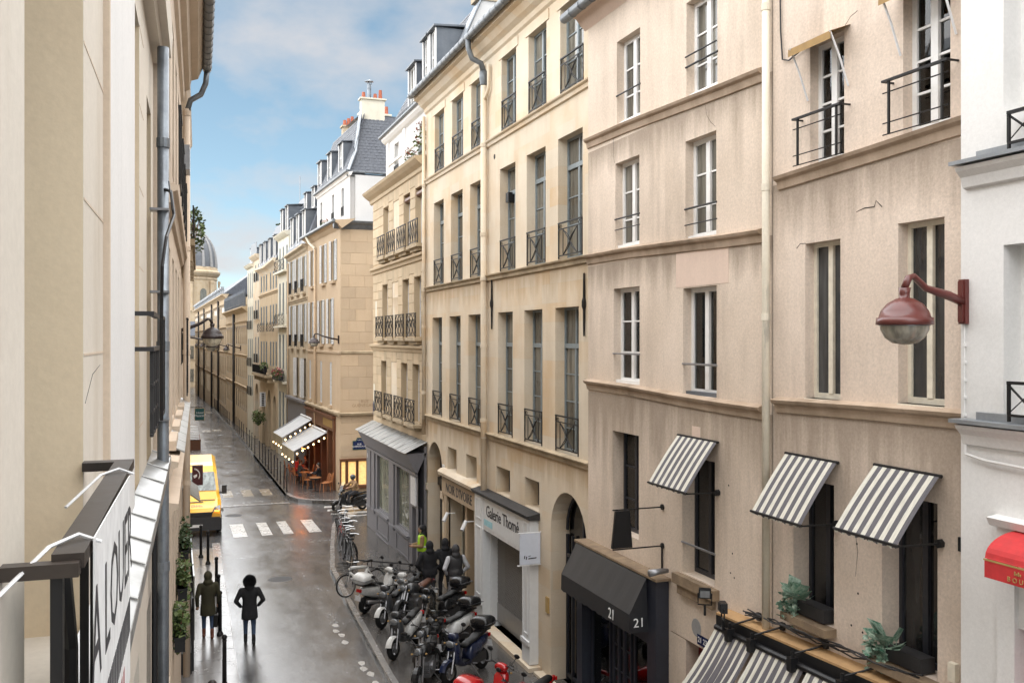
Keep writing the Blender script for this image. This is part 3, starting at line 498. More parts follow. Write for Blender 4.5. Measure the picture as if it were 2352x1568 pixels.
for i, (a, b) in enumerate(cols):
    window(F2, R2, a, b, 13.12, 15.02, -.2, rows=(.36, .68), mat='gwood'); railing(F2, R2, a + .02, b - .02, 13.14, 13.92, .0)
    window(F2, R2, a + .05, b + .12, 9.53, 12.19, -.27, rows=(.36, .68), trans=.74); railing(F2, R2, a + .07, b + .1, 9.55, 10.34, .0)
    window(F2, R2, a + .25, b + .28, 5.31, 8.48, -.27, rows=(.2, .47, .74), trans=.72); railing(F2, R2, a + .27, b + .26, 5.33, 6.12, .0)
    for z0, z1, o1, o2 in ((15.02, 15.26, 0, 0),):
        mb = MB(F2); mb.box(a - .16, b + .16, 0, .025, z0 + .0, z1); mb.obj('window_lintel', M['pale'], R2)
for a, b in small: window(F2, R2, a, b, 3.78, 4.47, -.4, cols=2, rows=(), mat='dwood', glass='glassb')
for z in (13.08, 9.5, 5.27):
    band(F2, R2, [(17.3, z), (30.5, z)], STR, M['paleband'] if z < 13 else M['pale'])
band(F2, R2, [(17.2, 15.34), (30.5, 15.34)], [(0, -.05), (.06, 0), (.08, .12), (.2, .2), (.3, .34), (.42, .38), (.44, .5), (-.3, .5)], M['pale'], 'cornice')
mb = MB(F2); P = [(s, .56, 15.86) for s in [17.2 + 1.02 * i for i in range(14)]]; mb.tube(P, .1, 10); gt = mb.obj('gutter', M['gutter'], R2, True)
for i in range(30): mb = MB(F2); s = 17.5 + .44 * i; mb.tube([(s, .56, 15.86), (s + .03, .56, 15.86)], .108, 10); mb.obj('gutter_joint', M['gutter'], gt)
mb = MB(F2); mb.poly([(17.3, .5, 15.84), (30.5, .5, 15.84), (30.5, -4.2, 18.4), (17.3, -4.2, 18.4)]); mb.poly([(17.3, -4.2, 18.4), (30.5, -4.2, 18.4), (30.5, -8, 16), (17.3, -8, 16)]); mb.obj('roof', M['zinc'], R2)
# downpipe with its swan neck, in the middle of the facade
dp = pipe(F2, R2, 23.95, .3, 14.6, .12, .085, M['pale'], (13.0, 10.6, 9.4, 7.6, 5.6, 2.6))
mb = MB(F2); mb.tube([(23.95, .56, 15.82), (23.95, .55, 15.55), (23.95, .45, 15.3), (23.95, .2, 15.2), (23.95, .12, 14.95)], [.08, .075, .075, .075, .085], 10); mb.lathe([(.0, 14.98), (.12, 14.98), (.12, 14.8), (.085, 14.62)], (23.95, .12, 0), 10); mb.obj('swan_neck', M['gutter'], dp, True)
mb = MB(F2); mb.tube([(23.65, .08, 15.1), (23.65, .08, 14.5), (23.8, .1, 14.3), (23.95, .12, 14.2)], .045, 8); mb.obj('branch_pipe', M['pale'], dp, True)
pipe(F2, R2, 30.42, 4.6, 15.2, .1, .06, M['pale'], (12.9, 10.1, 8.2, 6.0))
for s, z0 in ((23.55, 8.05), (17.62, 7.85)):                  # iron wall ties
    mb = MB(F2); mb.tube([(s, .03, z0), (s, .03, z0 + .55), (s, .035, z0 + .62), (s, .035, z0 + .72), (s, .03, z0 + .8), (s, .03, z0 + 1.3)], [.022, .03, .05, .05, .03, .022], 6); mb.obj('wall_tie', M['iron'], R2)
mb = MB(F2); mb.box(22.55, 22.75, -.3, -.08, 11.3, 11.55); mb.obj('vent_box', M['iron'], R2)
for s, z in ((24.25, 12.55), (23.4, 12.6)): mb = MB(F2); mb.lathe([(0, .004), (.07, .004), (.075, -.01)], (s, 0, z), 10, 'y'); mb.obj('vent_hole', M['room'], R2)
# carriage door under the far arch
mb = MB(F2); mb.box(28.5, 30.25, -.5, -.42, ZG, 4.45)
for s in (28.62, 29.5):
    for z, h in ((.3, .9), (1.35, .75), (2.2, .55)): mb.box(s, s + .66, -.42, -.39, z, z + h)
mb.box(28.5, 30.25, -.42, -.33, 2.95, 3.2); dr = mb.obj('carriage_door', M['black'], R2)
mb = MB(F2)
for k in range(7): a = math.pi * (k + .5) / 7; mb.tube([(29.375, -.38, 3.25), (29.375 + .8 * math.cos(a), -.38, 3.25 + .95 * math.sin(a))], .02, 5)
mb.obj('fanlight_bars', M['steel'], dr)
for a, b in ((28.33, 28.55), (30.2, 30.42)): mb = MB(F2); mb.box(a, b, 0, .06, 2.78, 3.0); mb.obj('impost_block', M['pale'], R2)
# shop one: stone fascia with engraved dark letters
mb = MB(F2); mb.box(24.6, 28.2, .0, .10, 3.0, 3.5); mb.obj('shop_fascia', M['beige'], R2)
mb = MB(F2); mb.sweep([(24.5, 3.52), (28.3, 3.52)], [(0, 0), (.1, .02), (.2, .06), (.22, .16), (.12, .24), (0, .26)]); mb.obj('shop_cornice', M['pale'], R2)
text('noir', M['ink'], R2, F2((26.4, .107, 3.24)), (0, -1, 0), (0, 0, 1), .4)
mb = MB(F2); mb.box(24.75, 24.95, -.05, .08, ZG, 2.98); mb.box(27.75, 28.0, -.05, .08, ZG, 2.98); mb.box(26.2, 26.38, -.5, -.1, ZG, 2.95); islands(mb, 'shop_pier', M['beige'], R2)
window(F2, R2, 24.95, 26.2, ZG, 2.95, -.45, cols=1, rows=(), mat='cwood', glass='haze', name='shop_window'); window(F2, R2, 26.38, 27.75, ZG, 2.95, -.45, cols=1, rows=(), mat='cwood', glass='haze', name='shop_window')
for s, z in ((27.1, 2.45), (25.2, 2.55)):
    mb = MB(F2); mb.tube([(s, 0.0, z + .1), (s, .25, z + .1)], .015, 6); mb.tube([(s + .05, .22, z + .12), (s - .03, .36, z - .12)], [.05, .065], 8); mb.obj('spot_lamp', M['alu'], R2)
mb = MB(F2); mb.box(24.6, 24.85, .085, .1, 1.2, 2.3); mb.obj('notice_board', M['dgrey'], R2)
mb = MB(F2); mb.box(28.2, 28.45, .0, .02, 3.55, 3.85); mb.obj('number_plate', M['alu'], R2)
# shop two: white timber front with roller grille
mb = MB(F2); mb.box(23.75, 24.45, 0, .22, ZG + .12, 3.6); mb.box(20.25, 20.75, 0, .22, ZG + .12, 3.6); mb.box(20.75, 23.75, 0, .2, 2.8, 3.6); mb.box(20.7, 20.8, -.45, 0, ZG, 2.9); mb.box(23.7, 23.8, -.45, 0, ZG, 2.9); shop2 = mb.obj('white_shopfront', M['shopw'], R2)
mb = MB(F2)
for a, b in ((23.88, 24.32), (20.35, 20.65)):
    for c, d in ((.9, 2.75), (2.95, 3.5)):
        for q in ((a, a + .04, c, d), (b - .04, b, c, d), (a + .04, b - .04, c, c + .04), (a + .04, b - .04, d - .04, d)): mb.box(q[0], q[1], .22, .235, q[2], q[3])
    mb.box(a - .12, b + .12, .22, .26, .68, .78)
islands(mb, 'panel_moulding', M['shopw'], shop2)
mb = MB(F2); mb.sweep([(20.15, 3.6), (24.5, 3.6)], [(0, 0), (.26, 0), (.3, .05), (.32, .1), (0, .16)]); mb.obj('shop_cornice', M['dgrey'], R2)
mb = MB(F2); mb.box(20.75, 23.75, -.1, .19, 2.72, 2.8); mb.obj('roller_housing', M['alu'], R2)
text('thome', M['ink'], R2, F2((22.25, .207, 3.25)), (0, -1, 0), (0, 0, 1), .43)
mb = MB(F2); mb.box(23.0, 23.68, .2, .204, 2.86, 3.02); mb.obj('blue_print', plain('pale_blue_print', (.35, .62, .68), .6), R2)
mb = MB(F2); mb.box(20.8, 23.7, -.42, -.4, ZG, 2.75); mb.obj('shop_window', M['haze'], R2)
mb = MB(F2); n = 30
for k in range(-18, n):
    for sg in (1, -1):
        a = 20.8 + k * .1; b = a + 1.8
        lo, hi = max(a, 20.8), min(b, 23.7)
        if hi > lo: za = .75 + (lo - a) / 1.8 * 2.0; zb = .75 + (hi - a) / 1.8 * 2.0; d = -.2 + .006 * sg; P = [(lo, d, za), (hi, d, zb)] if sg > 0 else [(44.5 - lo, d, za), (44.5 - hi, d, zb)]; mb.tube(P, .011, 4, False)
mb.box(20.8, 23.7, -.22, -.18, .25, .75); mb.obj('roller_grille', M['grille'], R2)
mb = MB(F2); mb.box(20.1, 24.6, 0, .3, 0.0, ZG + .1); mb.obj('door_step', M['pale'], R2)
mb = MB(F2); mb.box(17.4, 20.0, 0, .22, 0.0, ZG + .06); mb.obj('plinth', M['pale'], R2)
# glazed doors under the near arch
mb = MB(F2); r0 = .975
for s in (17.58, 18.1, 18.62, 19.14, 19.44): mb.box(s - .03, s + .03, -.42, -.36, ZG, 3.4)
for z in (.2, 2.35, 2.9): mb.box(17.58, 19.47, -.415, -.365, z, z + .08)
mb.tube([(18.525 + .93 * math.cos(math.pi * k / 12), -.39, 3.5 + .93 * math.sin(math.pi * k / 12)) for k in range(13)], .04, 6); mb.box(18.5, 18.56, -.42, -.36, 2.98, 4.4)
gd = mb.obj('arched_glazed_door', M['dwood'], R2)
mb = MB(F2); mb.poly([(17.58, -.45, ZG), (19.47, -.45, ZG)] + [(18.525 + .95 * math.cos(math.pi * k / 12), -.45, 3.5 + .95 * math.sin(math.pi * k / 12)) for k in range(13)]); mb.obj('pane', M['glassb'], gd)
mb = MB(F2); mb.box(18.05, 18.28, -.355, -.345, .35, 2.3); mb.box(17.7, 17.95, -.355, -.345, .35, 2.3); mb.obj('white_window_print', M['haze'], gd)
mb = MB(F2); mb.box(19.58, 19.75, .0, .03, 1.6, 1.95); mb.obj('brass_plate', M['gold'], R2)
mb = MB(F2); mb.box(19.62, 19.72, .01, .2, .5, .9); mb.obj('notice', M['cwood'], R2) if False else None
# hanging banner sign of the gallery
sg = empty('hanging_sign', F2((20.35, .15, 2.9)), 'white rectangular projecting sign on rods beside the white gallery shopfront', 'sign')
mb = MB(F2); mb.box(20.08, 20.11, .02, .52, 2.62, 3.32); mb.obj('sign_panel', plain('pale_blue_white_panel', (.60, .64, .72), .6, var=.03), sg)
mb = MB(F2)
for z in (2.60, 3.34): mb.tube([(20.095, .0, z), (20.095, .58, z)], .014, 6)
islands(mb, 'bracket_rod', M['alu'], sg)
mb = MB(F2); mb.lathe([(.0, -.004), (.045, -.004), (.048, 0)], (0, 0, 0), 14, 'y'); mb.v = []; mb.f = []; mb.mi = []
mb.T = F2
for k, (d0, d1, z0, z1) in enumerate(((.40, .425, 2.75, 2.83), (.355, .38, 2.73, 2.81), (.26, .32, 2.80, 2.825), (.12, .32, 2.74, 2.775))): mb.prism([(20.078, d1, z0), (20.078, d0, z0 + .01), (20.078, d0 - .008, z1), (20.078, d1 - .008, z1 - .01)], (-.003, 0, 0))
islands(mb, 'printed_mark', M['ink'], sg)
# ================================================================ R1: two sagging pink-rendered houses
F1 = Fac(7.85, 0, 0)
bw = [(14.93, 15.86, 11.80, 13.36), (12.41, 13.33, 11.70, 13.24), (14.96, 15.92, 9.49, 11.09), (12.44, 13.36, 9.40, 11.00), (14.95, 16.0, 6.97, 8.74), (12.43, 13.43, 6.89, 8.62), (14.98, 16.04, 4.2, 6.06), (12.48, 13.46, 3.98, 5.9)]
ops = bw + [(12.2, 13.85, ZG, 2.92), (14.2, 16.9, ZG, 3.1)]
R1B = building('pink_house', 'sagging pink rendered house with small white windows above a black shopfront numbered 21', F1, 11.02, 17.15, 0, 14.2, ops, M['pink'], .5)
for i, o in enumerate(bw):
    m = 'dwood' if i > 5 else 'wwood'
    if i == 6:
        window(F1, R1B, *o, -.28, rows=(.3, .65), mat='dwood', glass='clear'); mb = MB(F1); mb.box(o[0], o[1], -.42, -.4, 5.35, 6.06); mb.obj('roller_blind', M['blind'], R1B); mb = MB(F1); mb.box(o[0], o[1], -.42, -.4, 4.2, 4.9); mb.obj('half_curtain', M['curtain'], R1B)
    elif i == 7: window(F1, R1B, *o, -.28, rows=(), mat='dwood', glass='glassb')
    else:
        window(F1, R1B, *o, -.2, fw=.075, rows=((.3, .66) if i < 5 else ()), mat='wwood', glass='clear' if i in (4, 5) else 'glass')
        mb = MB(F1); mb.box(o[0] - .01, o[1] - .0, -.24, -.05, o[2] + .001, o[2] + .06); mb.obj('sill', M['wwood'] if i != 5 else M['zincdark'], R1B)
    if i in (4, 5): mb = MB(F1); mb.box(o[0] + .3, o[0] + .55, -.45, -.42, o[2], o[3]); mb.obj('curtain', M['curtain'], R1B)
for i in (0, 2, 4): o = bw[i]; mb = MB(F1); mb.tube([(o[0] - .02, .0, o[2] + .55), (o[1] + .02, .0, o[2] + .55)], .016, 6); (mb.tube([(o[0] - .02, .0, o[2] + .35), (o[1] + .02, .0, o[2] + .35)], .01, 6) if i == 2 else None); mb.obj('guard_bar', M['iron'] if i < 4 else M['steel'], R1B)
for i in (1, 3, 5, 7): o = bw[i]; mb = MB(F1); mb.tube([(o[0] - .02, .0, o[2] + .5), (o[1] + .02, .0, o[2] + .5)], .018, 6); (mb.tube([(o[0] - .02, .0, o[2] + .24), (o[1] + .02, .0, o[2] + .24)], .011, 6) if i == 3 else None); (mb.tube([(o[0], .02, o[2] + .66), (o[1], .02, o[2] + .66)], .014, 6) if i == 1 else None); mb.obj('guard_bar', M['iron'] if i in (1, 3) else M['steel'], R1B)
SG = [(0, -.16), (.03, -.15), (.05, -.05), (.10, -.02), (.12, .02), (0, .06)]
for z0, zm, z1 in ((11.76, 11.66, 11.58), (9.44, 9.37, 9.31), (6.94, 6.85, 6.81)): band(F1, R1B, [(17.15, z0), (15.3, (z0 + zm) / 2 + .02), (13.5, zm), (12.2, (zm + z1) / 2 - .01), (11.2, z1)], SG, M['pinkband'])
for a, b, c, d, e in ((12.1, 13.66, 8.64, 9.2, 'x'), (12.9, 13.15, 6.2, 6.4, 'x')):
    mb = MB(F1); mb.box(a, b, 0, .004, c, d); mb.obj('plaster_patch', M['pink2'], R1B)
mb = MB(F1); mb.box(12.35, 13.6, 0, .12, 3.8, 3.96); mb.box(12.45, 13.5, 0, .08, 3.64, 3.8); mb.obj('sill', M['led'], R1B)
band(F1, R1B, [(11.02, 14.1), (17.3, 14.1)], [(0, -.1), (.1, 0), (.2, .12), (.3, .15), (-.2, .15)], M['pink2'], 'cornice')
mb = MB(F1); mb.tube([(11.02, .38, 14.28), (17.5, .38, 14.28)], .1, 10); gt = mb.obj('gutter', M['gutter'], R1B, True)
for i in range(14): mb = MB(F1); s = 11.2 + .45 * i; mb.tube([(s, .38, 14.28), (s + .03, .38, 14.28)], .108, 10); mb.obj('gutter_joint', M['gutter'], gt)
mb = MB(F1); mb.poly([(11.0, .3, 14.28), (17.2, .3, 14.28), (17.2, -4, 16.6), (11.0, -4, 16.6)]); mb.obj('roof', M['slate'], R1B)
# number 21: black tarpaulin canopy over a blue-black shopfront
mb = MB(F1); mb.box(13.9, 14.2, 0, .25, ZG, 3.75); mb.box(16.9, 17.15, 0, .25, ZG, 3.75); mb.box(14.2, 16.9, 0, .22, 2.6, 3.7); shop3 = mb.obj('black_shopfront', M['navy'], R1B)
mb = MB(F1); mb.box(13.82, 17.2, 0, .29, 3.75, 3.79); mb.obj('shop_ledge', M['led'], R1B)
for a, b, g in ((14.25, 15.05, 'clear'), (15.15, 15.9, 'glassb'), (16.0, 16.85, 'clear')):
    window(F1, R1B, a, b, ZG + .1, 2.6, .02, cols=1 if g == 'clear' else 3, rows=() if g == 'clear' else (.2, .4, .6, .8), mat='navy', glass=g, fw=.05, name='shop_window')
    if g == 'clear': mb = MB(F1); [mb.tube([(a + .1 + .08 * k, -.1, .3), (a + .1 + .08 * k + .02, -.1, 2.0)], .035, 5) for k in range(int((b - a - .1) / .08))]; mb.obj('curtain', surf('cream_curtain', (.40, .36, .25), (.28, .25, .17), objtex=True), R1B)
cn = empty('tarpaulin_canopy', F1((15.5, 0, 3.1)), 'black tarpaulin canopy over the dark shopfront numbered 21', 'awning')
def canopy(F, root, s0, s1, zt, zb, dt, db, drop, mat, sag=.05, ns=24, nd_=8, name='canopy_cloth'):
    mb = MB(F); g = []; uvs = []
    for i in range(ns + 1):
        s = s0 + (s1 - s0) * i / ns; row = []
        for k in range(nd_ + 1):
            t = k / nd_; row.append(mb.pt((s, dt + (db - dt) * t, zt + (zb - zt) * t - sag * math.sin(math.pi * t) * (1 + .4 * math.sin(i * 1.7)))))
        row.append(mb.pt((s, db + .005, zb - drop + .012 * math.sin(i * 2.4)))); g.append(row)
    for i in range(ns):
        for k in range(nd_ + 1): mb.face(g[i][k], g[i + 1][k], g[i + 1][k + 1], g[i][k + 1])
    o = mb.obj(name, mat, root); uv = o.data.uv_layers.new(name='UVMap')
    m = nd_ + 2
    for p in o.data.polygons:
        for li in p.loop_indices: vi = o.data.loops[li].vertex_index; uv.data[li].uv = ((vi // m) / ns, (vi % m) / (m - 1))
    return o
co = canopy(F1, cn, 14.14, 17.07, 3.74, 3.16, .3, .62, .32, M['canvas'], .01)
mb = MB(F1)
for s in (14.14, 17.07): mb.poly([(s, .3, 3.74), (s, .62, 3.16), (s, .62, 2.84), (s, .26, 2.84)])
islands(mb, 'canopy_side', M['canvas'], cn)
text('n21', M['inkw'], cn, F1((14.8, .634, 2.98)), (0, -1, 0), (0, 0, 1), .26); text('n21', M['inkw'], cn, F1((14.13, .44, 3.0)), (1, 0, 0), (0, 0, 1), .22)
text('dans', M['inkw'], R2, F2((17.85, -.34, 1.75)), (0, -1, 0), (0, 0, 1), .2); text('jer', M['inkw'], R2, F2((17.85, -.34, 1.2)), (0, -1, 0), (0, 0, 1), .1)
# red house door 21-23
mb = MB(F1); mb.box(12.2, 13.35, -.3, -.24, ZG, 2.9)
for z, h in ((.3, .8), (1.25, .5), (1.9, .8)):
    for s in (12.28, 12.83): mb.box(s, s + .45, -.24, -.21, z, z + h)
mb.obj('red_door', M['dred'], R1B); mb = MB(F1); mb.box(13.35, 13.85, -.3, -.002, ZG, 2.9); mb.obj('door_jamb', M['pink'], R1B)
mb = MB(F1); mb.box(12.66, 12.98, 0, .012, 2.96, 3.12); pl = mb.obj('number_plaque', M['bluetag'], R1B); text('n2123', M['inkw'], R1B, F1((12.82, .014, 3.04)), (0, -1, 0), (0, 0, 1), .12)
mb = MB(F1); mb.lathe([(0, .006), (.14, .006), (.145, 0)], (13.02, 0, 3.2), 14, 'y'); mb.obj('cement_patch', M['concrete'], R1B)
# black lamp-shade shaped sign
sg = empty('projecting_sign', F1((14.1, 0, 4.3)), 'black tapered projecting sign on two iron rods above the black canopy', 'sign')
mb = MB(F1); mb.prism([(14.08, .64, 4.92), (14.08, .90, 4.92), (14.08, .97, 4.30), (14.08, .59, 4.30)], (.05, 0, 0)); mb.obj('sign_panel', M['black'], sg)
mb = MB(F1)
for z in (4.94, 4.28): mb.tube([(14.1, 0, z), (14.1, .95, z)], .012, 6); mb.tube([(14.1, .0, z), (14.1, .03, z)], .05, 8)
mb.tube([(14.1, .02, 4.28), (14.1, .02, 3.85)], .018, 6); islands(mb, 'bracket_rod', M['iron'], sg)
mb = MB(F1); mb.tube([(13.85, .4, 3.9), (13.85, .2, 3.92), (13.85, .05, 3.92)], [.06, .05, .04], 8); sp = mb.obj('spotlight', M['steel'], None, True); tag(sp, 'small silver spotlight at the end of the black canopy ledge', 'spotlight')
# right-hand pink house
def crack(F, r, pts, w=.006):
    mb = MB(F); P = [(s + random.uniform(-.02, .02), .0, z + random.uniform(-.015, .015)) for s, z in pts]; mb.tube(P, [w * (.4 + .6 * random.random()) for _ in P], 4); mb.obj('crack', M['room'], r)
crack(F1, R1B, [(13.0, 9.2), (13.1, 9.05), (13.25, 8.95), (13.35, 8.8), (13.45, 8.7)]); crack(F1, R1B, [(15.95, 11.1), (16.0, 11.25), (15.98, 11.45), (16.02, 11.6)]); crack(F1, R1B, [(12.45, 11.05), (12.6, 11.15), (12.7, 11.3), (12.75, 11.45)], .004)
aw = [(9.53, 10.19, 10.05, 11.63), (7.84, 8.53, 10.12, 11.75), (9.6, 10.29, 7.02, 9.05), (7.92, 8.61, 7.06, 9.12), (9.72, 10.54, 4.15, 5.95), (8.02, 8.87, 4.06, 6.0)]
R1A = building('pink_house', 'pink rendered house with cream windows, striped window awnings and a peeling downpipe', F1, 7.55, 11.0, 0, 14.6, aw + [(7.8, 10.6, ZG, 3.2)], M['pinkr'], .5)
for i, o in enumerate(aw):
    if i < 2:
        window(F1, R1A, *o, -.18, fw=.07, rows=(.25, .5, .75), mat='wwood', glass='clear'); mb = MB(F1)
        for k in range(12): s = o[0] + .06 + (o[1] - o[0] - .12) * k / 11; mb.tube([(s, -.27 + .02 * (k % 2), o[2] + .05), (s + .01, -.27 + .02 * (k % 2), o[3] - .05)], .03, 5)
        mb.obj('net_curtain', M['curtain'], R1A)
        mb = MB(F1); z0, z1 = o[2] + .02, o[2] + .62; a, b = o[0] - .12, o[1] + .16
        for s in (a + .08, b - .1): mb.box(s - .012, s + .012, .14, .165, z0, z1)
        mb.box(a, b, .13, .175, z1, z1 + .025); mb.box(a, a + .02, 0, .13, z1, z1 + .02); mb.box(b - .02, b, 0, .13, z1, z1 + .02)
        for k in (.0, .22, .8): mb.tube([(a, .15, z0 + (z1 - z0) * k), (b, .15, z0 + (z1 - z0) * k)], .008, 5)
        mb.obj('railing', M['iron'], R1A)
        aw_ = empty('drop_arm_blind', F1((o[0], 0, o[3])), ('ochre canvas blind with white folding arms over the smaller upper window', 'ochre canvas blind with white arms over the taller upper window beside the white house')[i], 'awning')
        mb = MB(F1); mb.poly([(a - .0, .0, o[3] + .04), (b - .1, .0, o[3] + .04), (b - .1, .30, o[3] - .07), (a, .30, o[3] - .07)]); mb.poly([(b - .1, .30, o[3] - .07), (a, .30, o[3] - .07), (a, .305, o[3] - .17), (b - .1, .305, o[3] - .17)]); mb.obj('blind_cloth', M['blind'], aw_)
        mb = MB(F1)
        for s in (a + .02, b - .14): mb.tube([(s, .30, o[3] - .06), (s, .16, o[3] - .35), (s, .02, o[3] - .72)], .014, 6)
        islands(mb, 'folding_arm', M['alu'], aw_)
    elif i < 4: window(F1, R1A, *o, -.19, fw=.055, rows=(), mat='cwood', glass='glassd'); mb = MB(F1); mb.box(o[0], o[1], -.24, .02, o[2] - .05, o[2]); mb.obj('sill', M['cwood'], R1A)
    else: window(F1, R1A, *o, -.3, rows=(), mat='dwood', glass='glassb'); mb = MB(F1); mb.box(o[0] - .05, o[1] + .05, 0, .18, o[2] - .1, o[2]); mb.obj('sill', M['led'], R1A)
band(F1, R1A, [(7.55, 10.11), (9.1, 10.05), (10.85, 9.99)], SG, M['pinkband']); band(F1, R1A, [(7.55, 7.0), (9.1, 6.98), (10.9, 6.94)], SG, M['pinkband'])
pipe(F1, R1A, 11.02, 3.7, 14.4, .1, .055, surf('peeling_cream_pipe_paint', (.74, .68, .56), (.66, .60, .48), streak=(.07, .075, .085), samt=1.0, slo=.60, shi=.63, rough=.6), (12.4, 9.9, 8.1, 5.55))
mb = MB(F1); mb.tube([(10.8, .03, 12.9), (10.78, .03, 12.0), (10.74, .03, 11.6), (10.6, .03, 11.55), (10.3, .03, 11.62), (9.95, .02, 11.68)], .012, 5); mb.obj('cable', M['dgrey'], R1A)
mb = MB(F1); mb.poly([(7.5, .1, 14.6), (11.0, .1, 14.6), (11.0, -4, 16.6), (7.5, -4, 16.6)]); mb.obj('roof', M['slate'], R1A)
def hinged_awning(label, s0, s1, zt, zb, d, n):
    r = empty('striped_window_awning', F1(((s0 + s1) / 2, 0, zb)), label, 'awning', 'striped window awnings')
    o = canopy(F1, r, s0, s1, zt, zb, .04, d, .03, M['stripe'], -.02, 24, 8, 'awning_cloth')
    uv = o.data.uv_layers[0]
    for l in uv.data: l.uv = (l.uv[0] * n, l.uv[1])
    mb = MB(F1); mb.tube([(s0 - .02, d, zb), (s1 + .02, d, zb)], .018, 6); mb.tube([(s0 - .02, .03, zt), (s1 + .02, .03, zt)], .02, 6)
    for s in (s0 + .01, s1 - .01): mb.tube([(s, d, zb - .01), (s, .03, zb - .02)], .012, 6); mb.tube([(s, .06, zb - .02), (s, .0, zb - .02)], .05, 6)
    islands(mb, 'awning_arm', M['iron'], r); return r
crack(F1, R1A, [(9.3, 9.35), (9.15, 9.36), (9.0, 9.37), (8.95, 9.43), (8.88, 9.36)], .008); crack(F1, R1A, [(10.45, 9.0), (10.4, 9.06), (10.3, 9.07)]); crack(F1, R1A, [(9.5, 11.68), (9.4, 11.75), (9.3, 11.8)]); crack(F1, R1A, [(9.35, 5.5), (9.3, 5.2), (9.33, 4.9)], .004)
for s_, z_ in ((9.28, 4.7), (9.3, 5.3), (9.2, 4.25), (9.4, 4.28), (9.1, 4.3), (12.0, 4.6), (12.05, 4.3), (11.95, 4.25), (12.1, 5.6)): mb = MB(F1); mb.lathe([(0, .003), (.014, .003), (.016, 0)], (s_, 0, z_), 7, 'y'); mb.obj('anchor_hole', M['room'], R1A if s_ < 11 else R1B)
hinged_awning('grey striped awning over the dark window left of the peeling downpipe', 12.36, 13.54, 6.22, 5.47, .58, 7)
hinged_awning('grey striped awning over the window just right of the peeling downpipe', 9.62, 10.66, 6.25, 5.5, .58, 7)
hinged_awning('widest grey striped window awning, nearest to the white house', 7.95, 8.95, 6.31, 5.6, .62, 7)
mb = MB(F1); mb.box(7.62, 7.72, -.02, .02, 5.55, 5.7); mb.obj('vent_box', M['iron'], R1A); mb = MB(F1); mb.box(7.72, 7.82, 0, .06, 4.15, 4.35); mb.obj('junction_box', M['cwood'], R1A)
# long shop ledge, black fascia, the big striped awning and its spotlights
mb = MB(F1); mb.prism([(7.6, 0, 3.9), (12.1, 0, 3.72), (12.1, .22, 3.69), (7.6, .22, 3.87)], (0, 0, .03)); mb.obj('shop_ledge', M['board'], R1A)
mb = MB(F1); mb.prism([(7.6, .02, 3.88), (12.1, .02, 3.7), (12.1, .02, 3.42), (7.6, .02, 3.6)], (0, .2, -.015)); mb.obj('shop_fascia', M['black'], R1A)
mb = MB(F1)
for q in range(5):
    z0 = 3.9; P = [(11.6 - .33 * k - .05 * q, .05 + .03 * q + .04 * math.sin(k * 1.3 + q), 3.80 + .017 * k + abs(.07 * math.sin(k * .9 + q * 2)) + .02 * q) for k in range(11)]; mb.tube(P, .010, 5)
mb.obj('loose_cables', M['dgrey'], R1A)
ba = empty('striped_shop_awning', F1((9.6, .4, 3.3)), 'large grey and cream striped awning below the pair of potted plants', 'awning')
for s0, s1, n in ((11.05, 12.0, 7), (9.95, 10.95, 7), (8.6, 9.85, 8), (7.3, 8.5, 8)):
    z = 3.72 - (s0 - 9) * .035; o = canopy(F1, ba, s0, s1, z - .10, z - 1.15, .28, 1.15, .25, M['stripe'], .10, 28, 8, 'awning_cloth')
    for l in o.data.uv_layers[0].data: l.uv = (l.uv[0] * n, l.uv[1])
mb = MB(F1); mb.tube([(7.3, .28, 3.70), (12.0, .28, 3.54)], .045, 8); mb.obj('roller_tube', M['black'], ba)
def floodlight(s, d, z, rz, label, lit=False):
    r = empty('floodlight', F1((s, d, z)), label, 'floodlight', 'floodlights on the shop ledge'); r.rotation_euler = (0, 0, rz); OFF[r.name] = (0, 0, 0)
    mb = MB(); mb.box(-.09, .09, -.05, .04, .1, .24); mb.box(-.075, .075, .04, .055, .115, .225); mb.obj('housing', M['black'], r); mb = MB(); mb.box(-.07, .07, .056, .06, .12, .22); mb.obj('lens', M['lens'] if lit else M['black'], r); mb = MB(); mb.tube([(-.1, 0, .17), (-.1, 0, .0), (.1, 0, 0), (.1, 0, .17)], .012, 5); mb.tube([(0, 0, 0), (0, 0, -.16)], .02, 6); mb.obj('bracket', M['black'], r); return r
floodlight(12.2, .35, 3.82, 2.6, 'floodlight with a pale glass at the far end of the striped awning', True); floodlight(11.6, .42, 3.78, 1.2, 'all black floodlight tilted up, second from the far end of the striped awning')
for i, s in enumerate((11.55, 11.0, 10.1, 9.15, 8.2)):
    z = 3.72 - (s - 9) * .035; o = empty('arm_lamp', F1((s, 0, z)), 'black arm lamp %s' % ('beside the tilted floodlight', 'first along the ledge below the nearer downpipe base', 'under the far potted plant sill', 'between the two potted plants on the ledge', 'under the near potted plant sill')[i], 'lamp', 'arm lamps over the striped awning')
    mb = MB(F1); mb.tube([(s - .25, .03, z + .22), (s, .34, z + .06)], .014, 5); mb.tube([(s - .25, .02, z + .18), (s - .25, .02, z + .28)], .045, 6); mb.obj('lamp_arm', M['iron'], o)
    mb = MB(F1); mb.box(s - .04, s + .05, .28, .40, z - .16, z + .02); mb.tube([(s, .34, z + .02), (s, .34, z + .10)], .025, 6); mb.obj('lamp_head', M['black'], o)
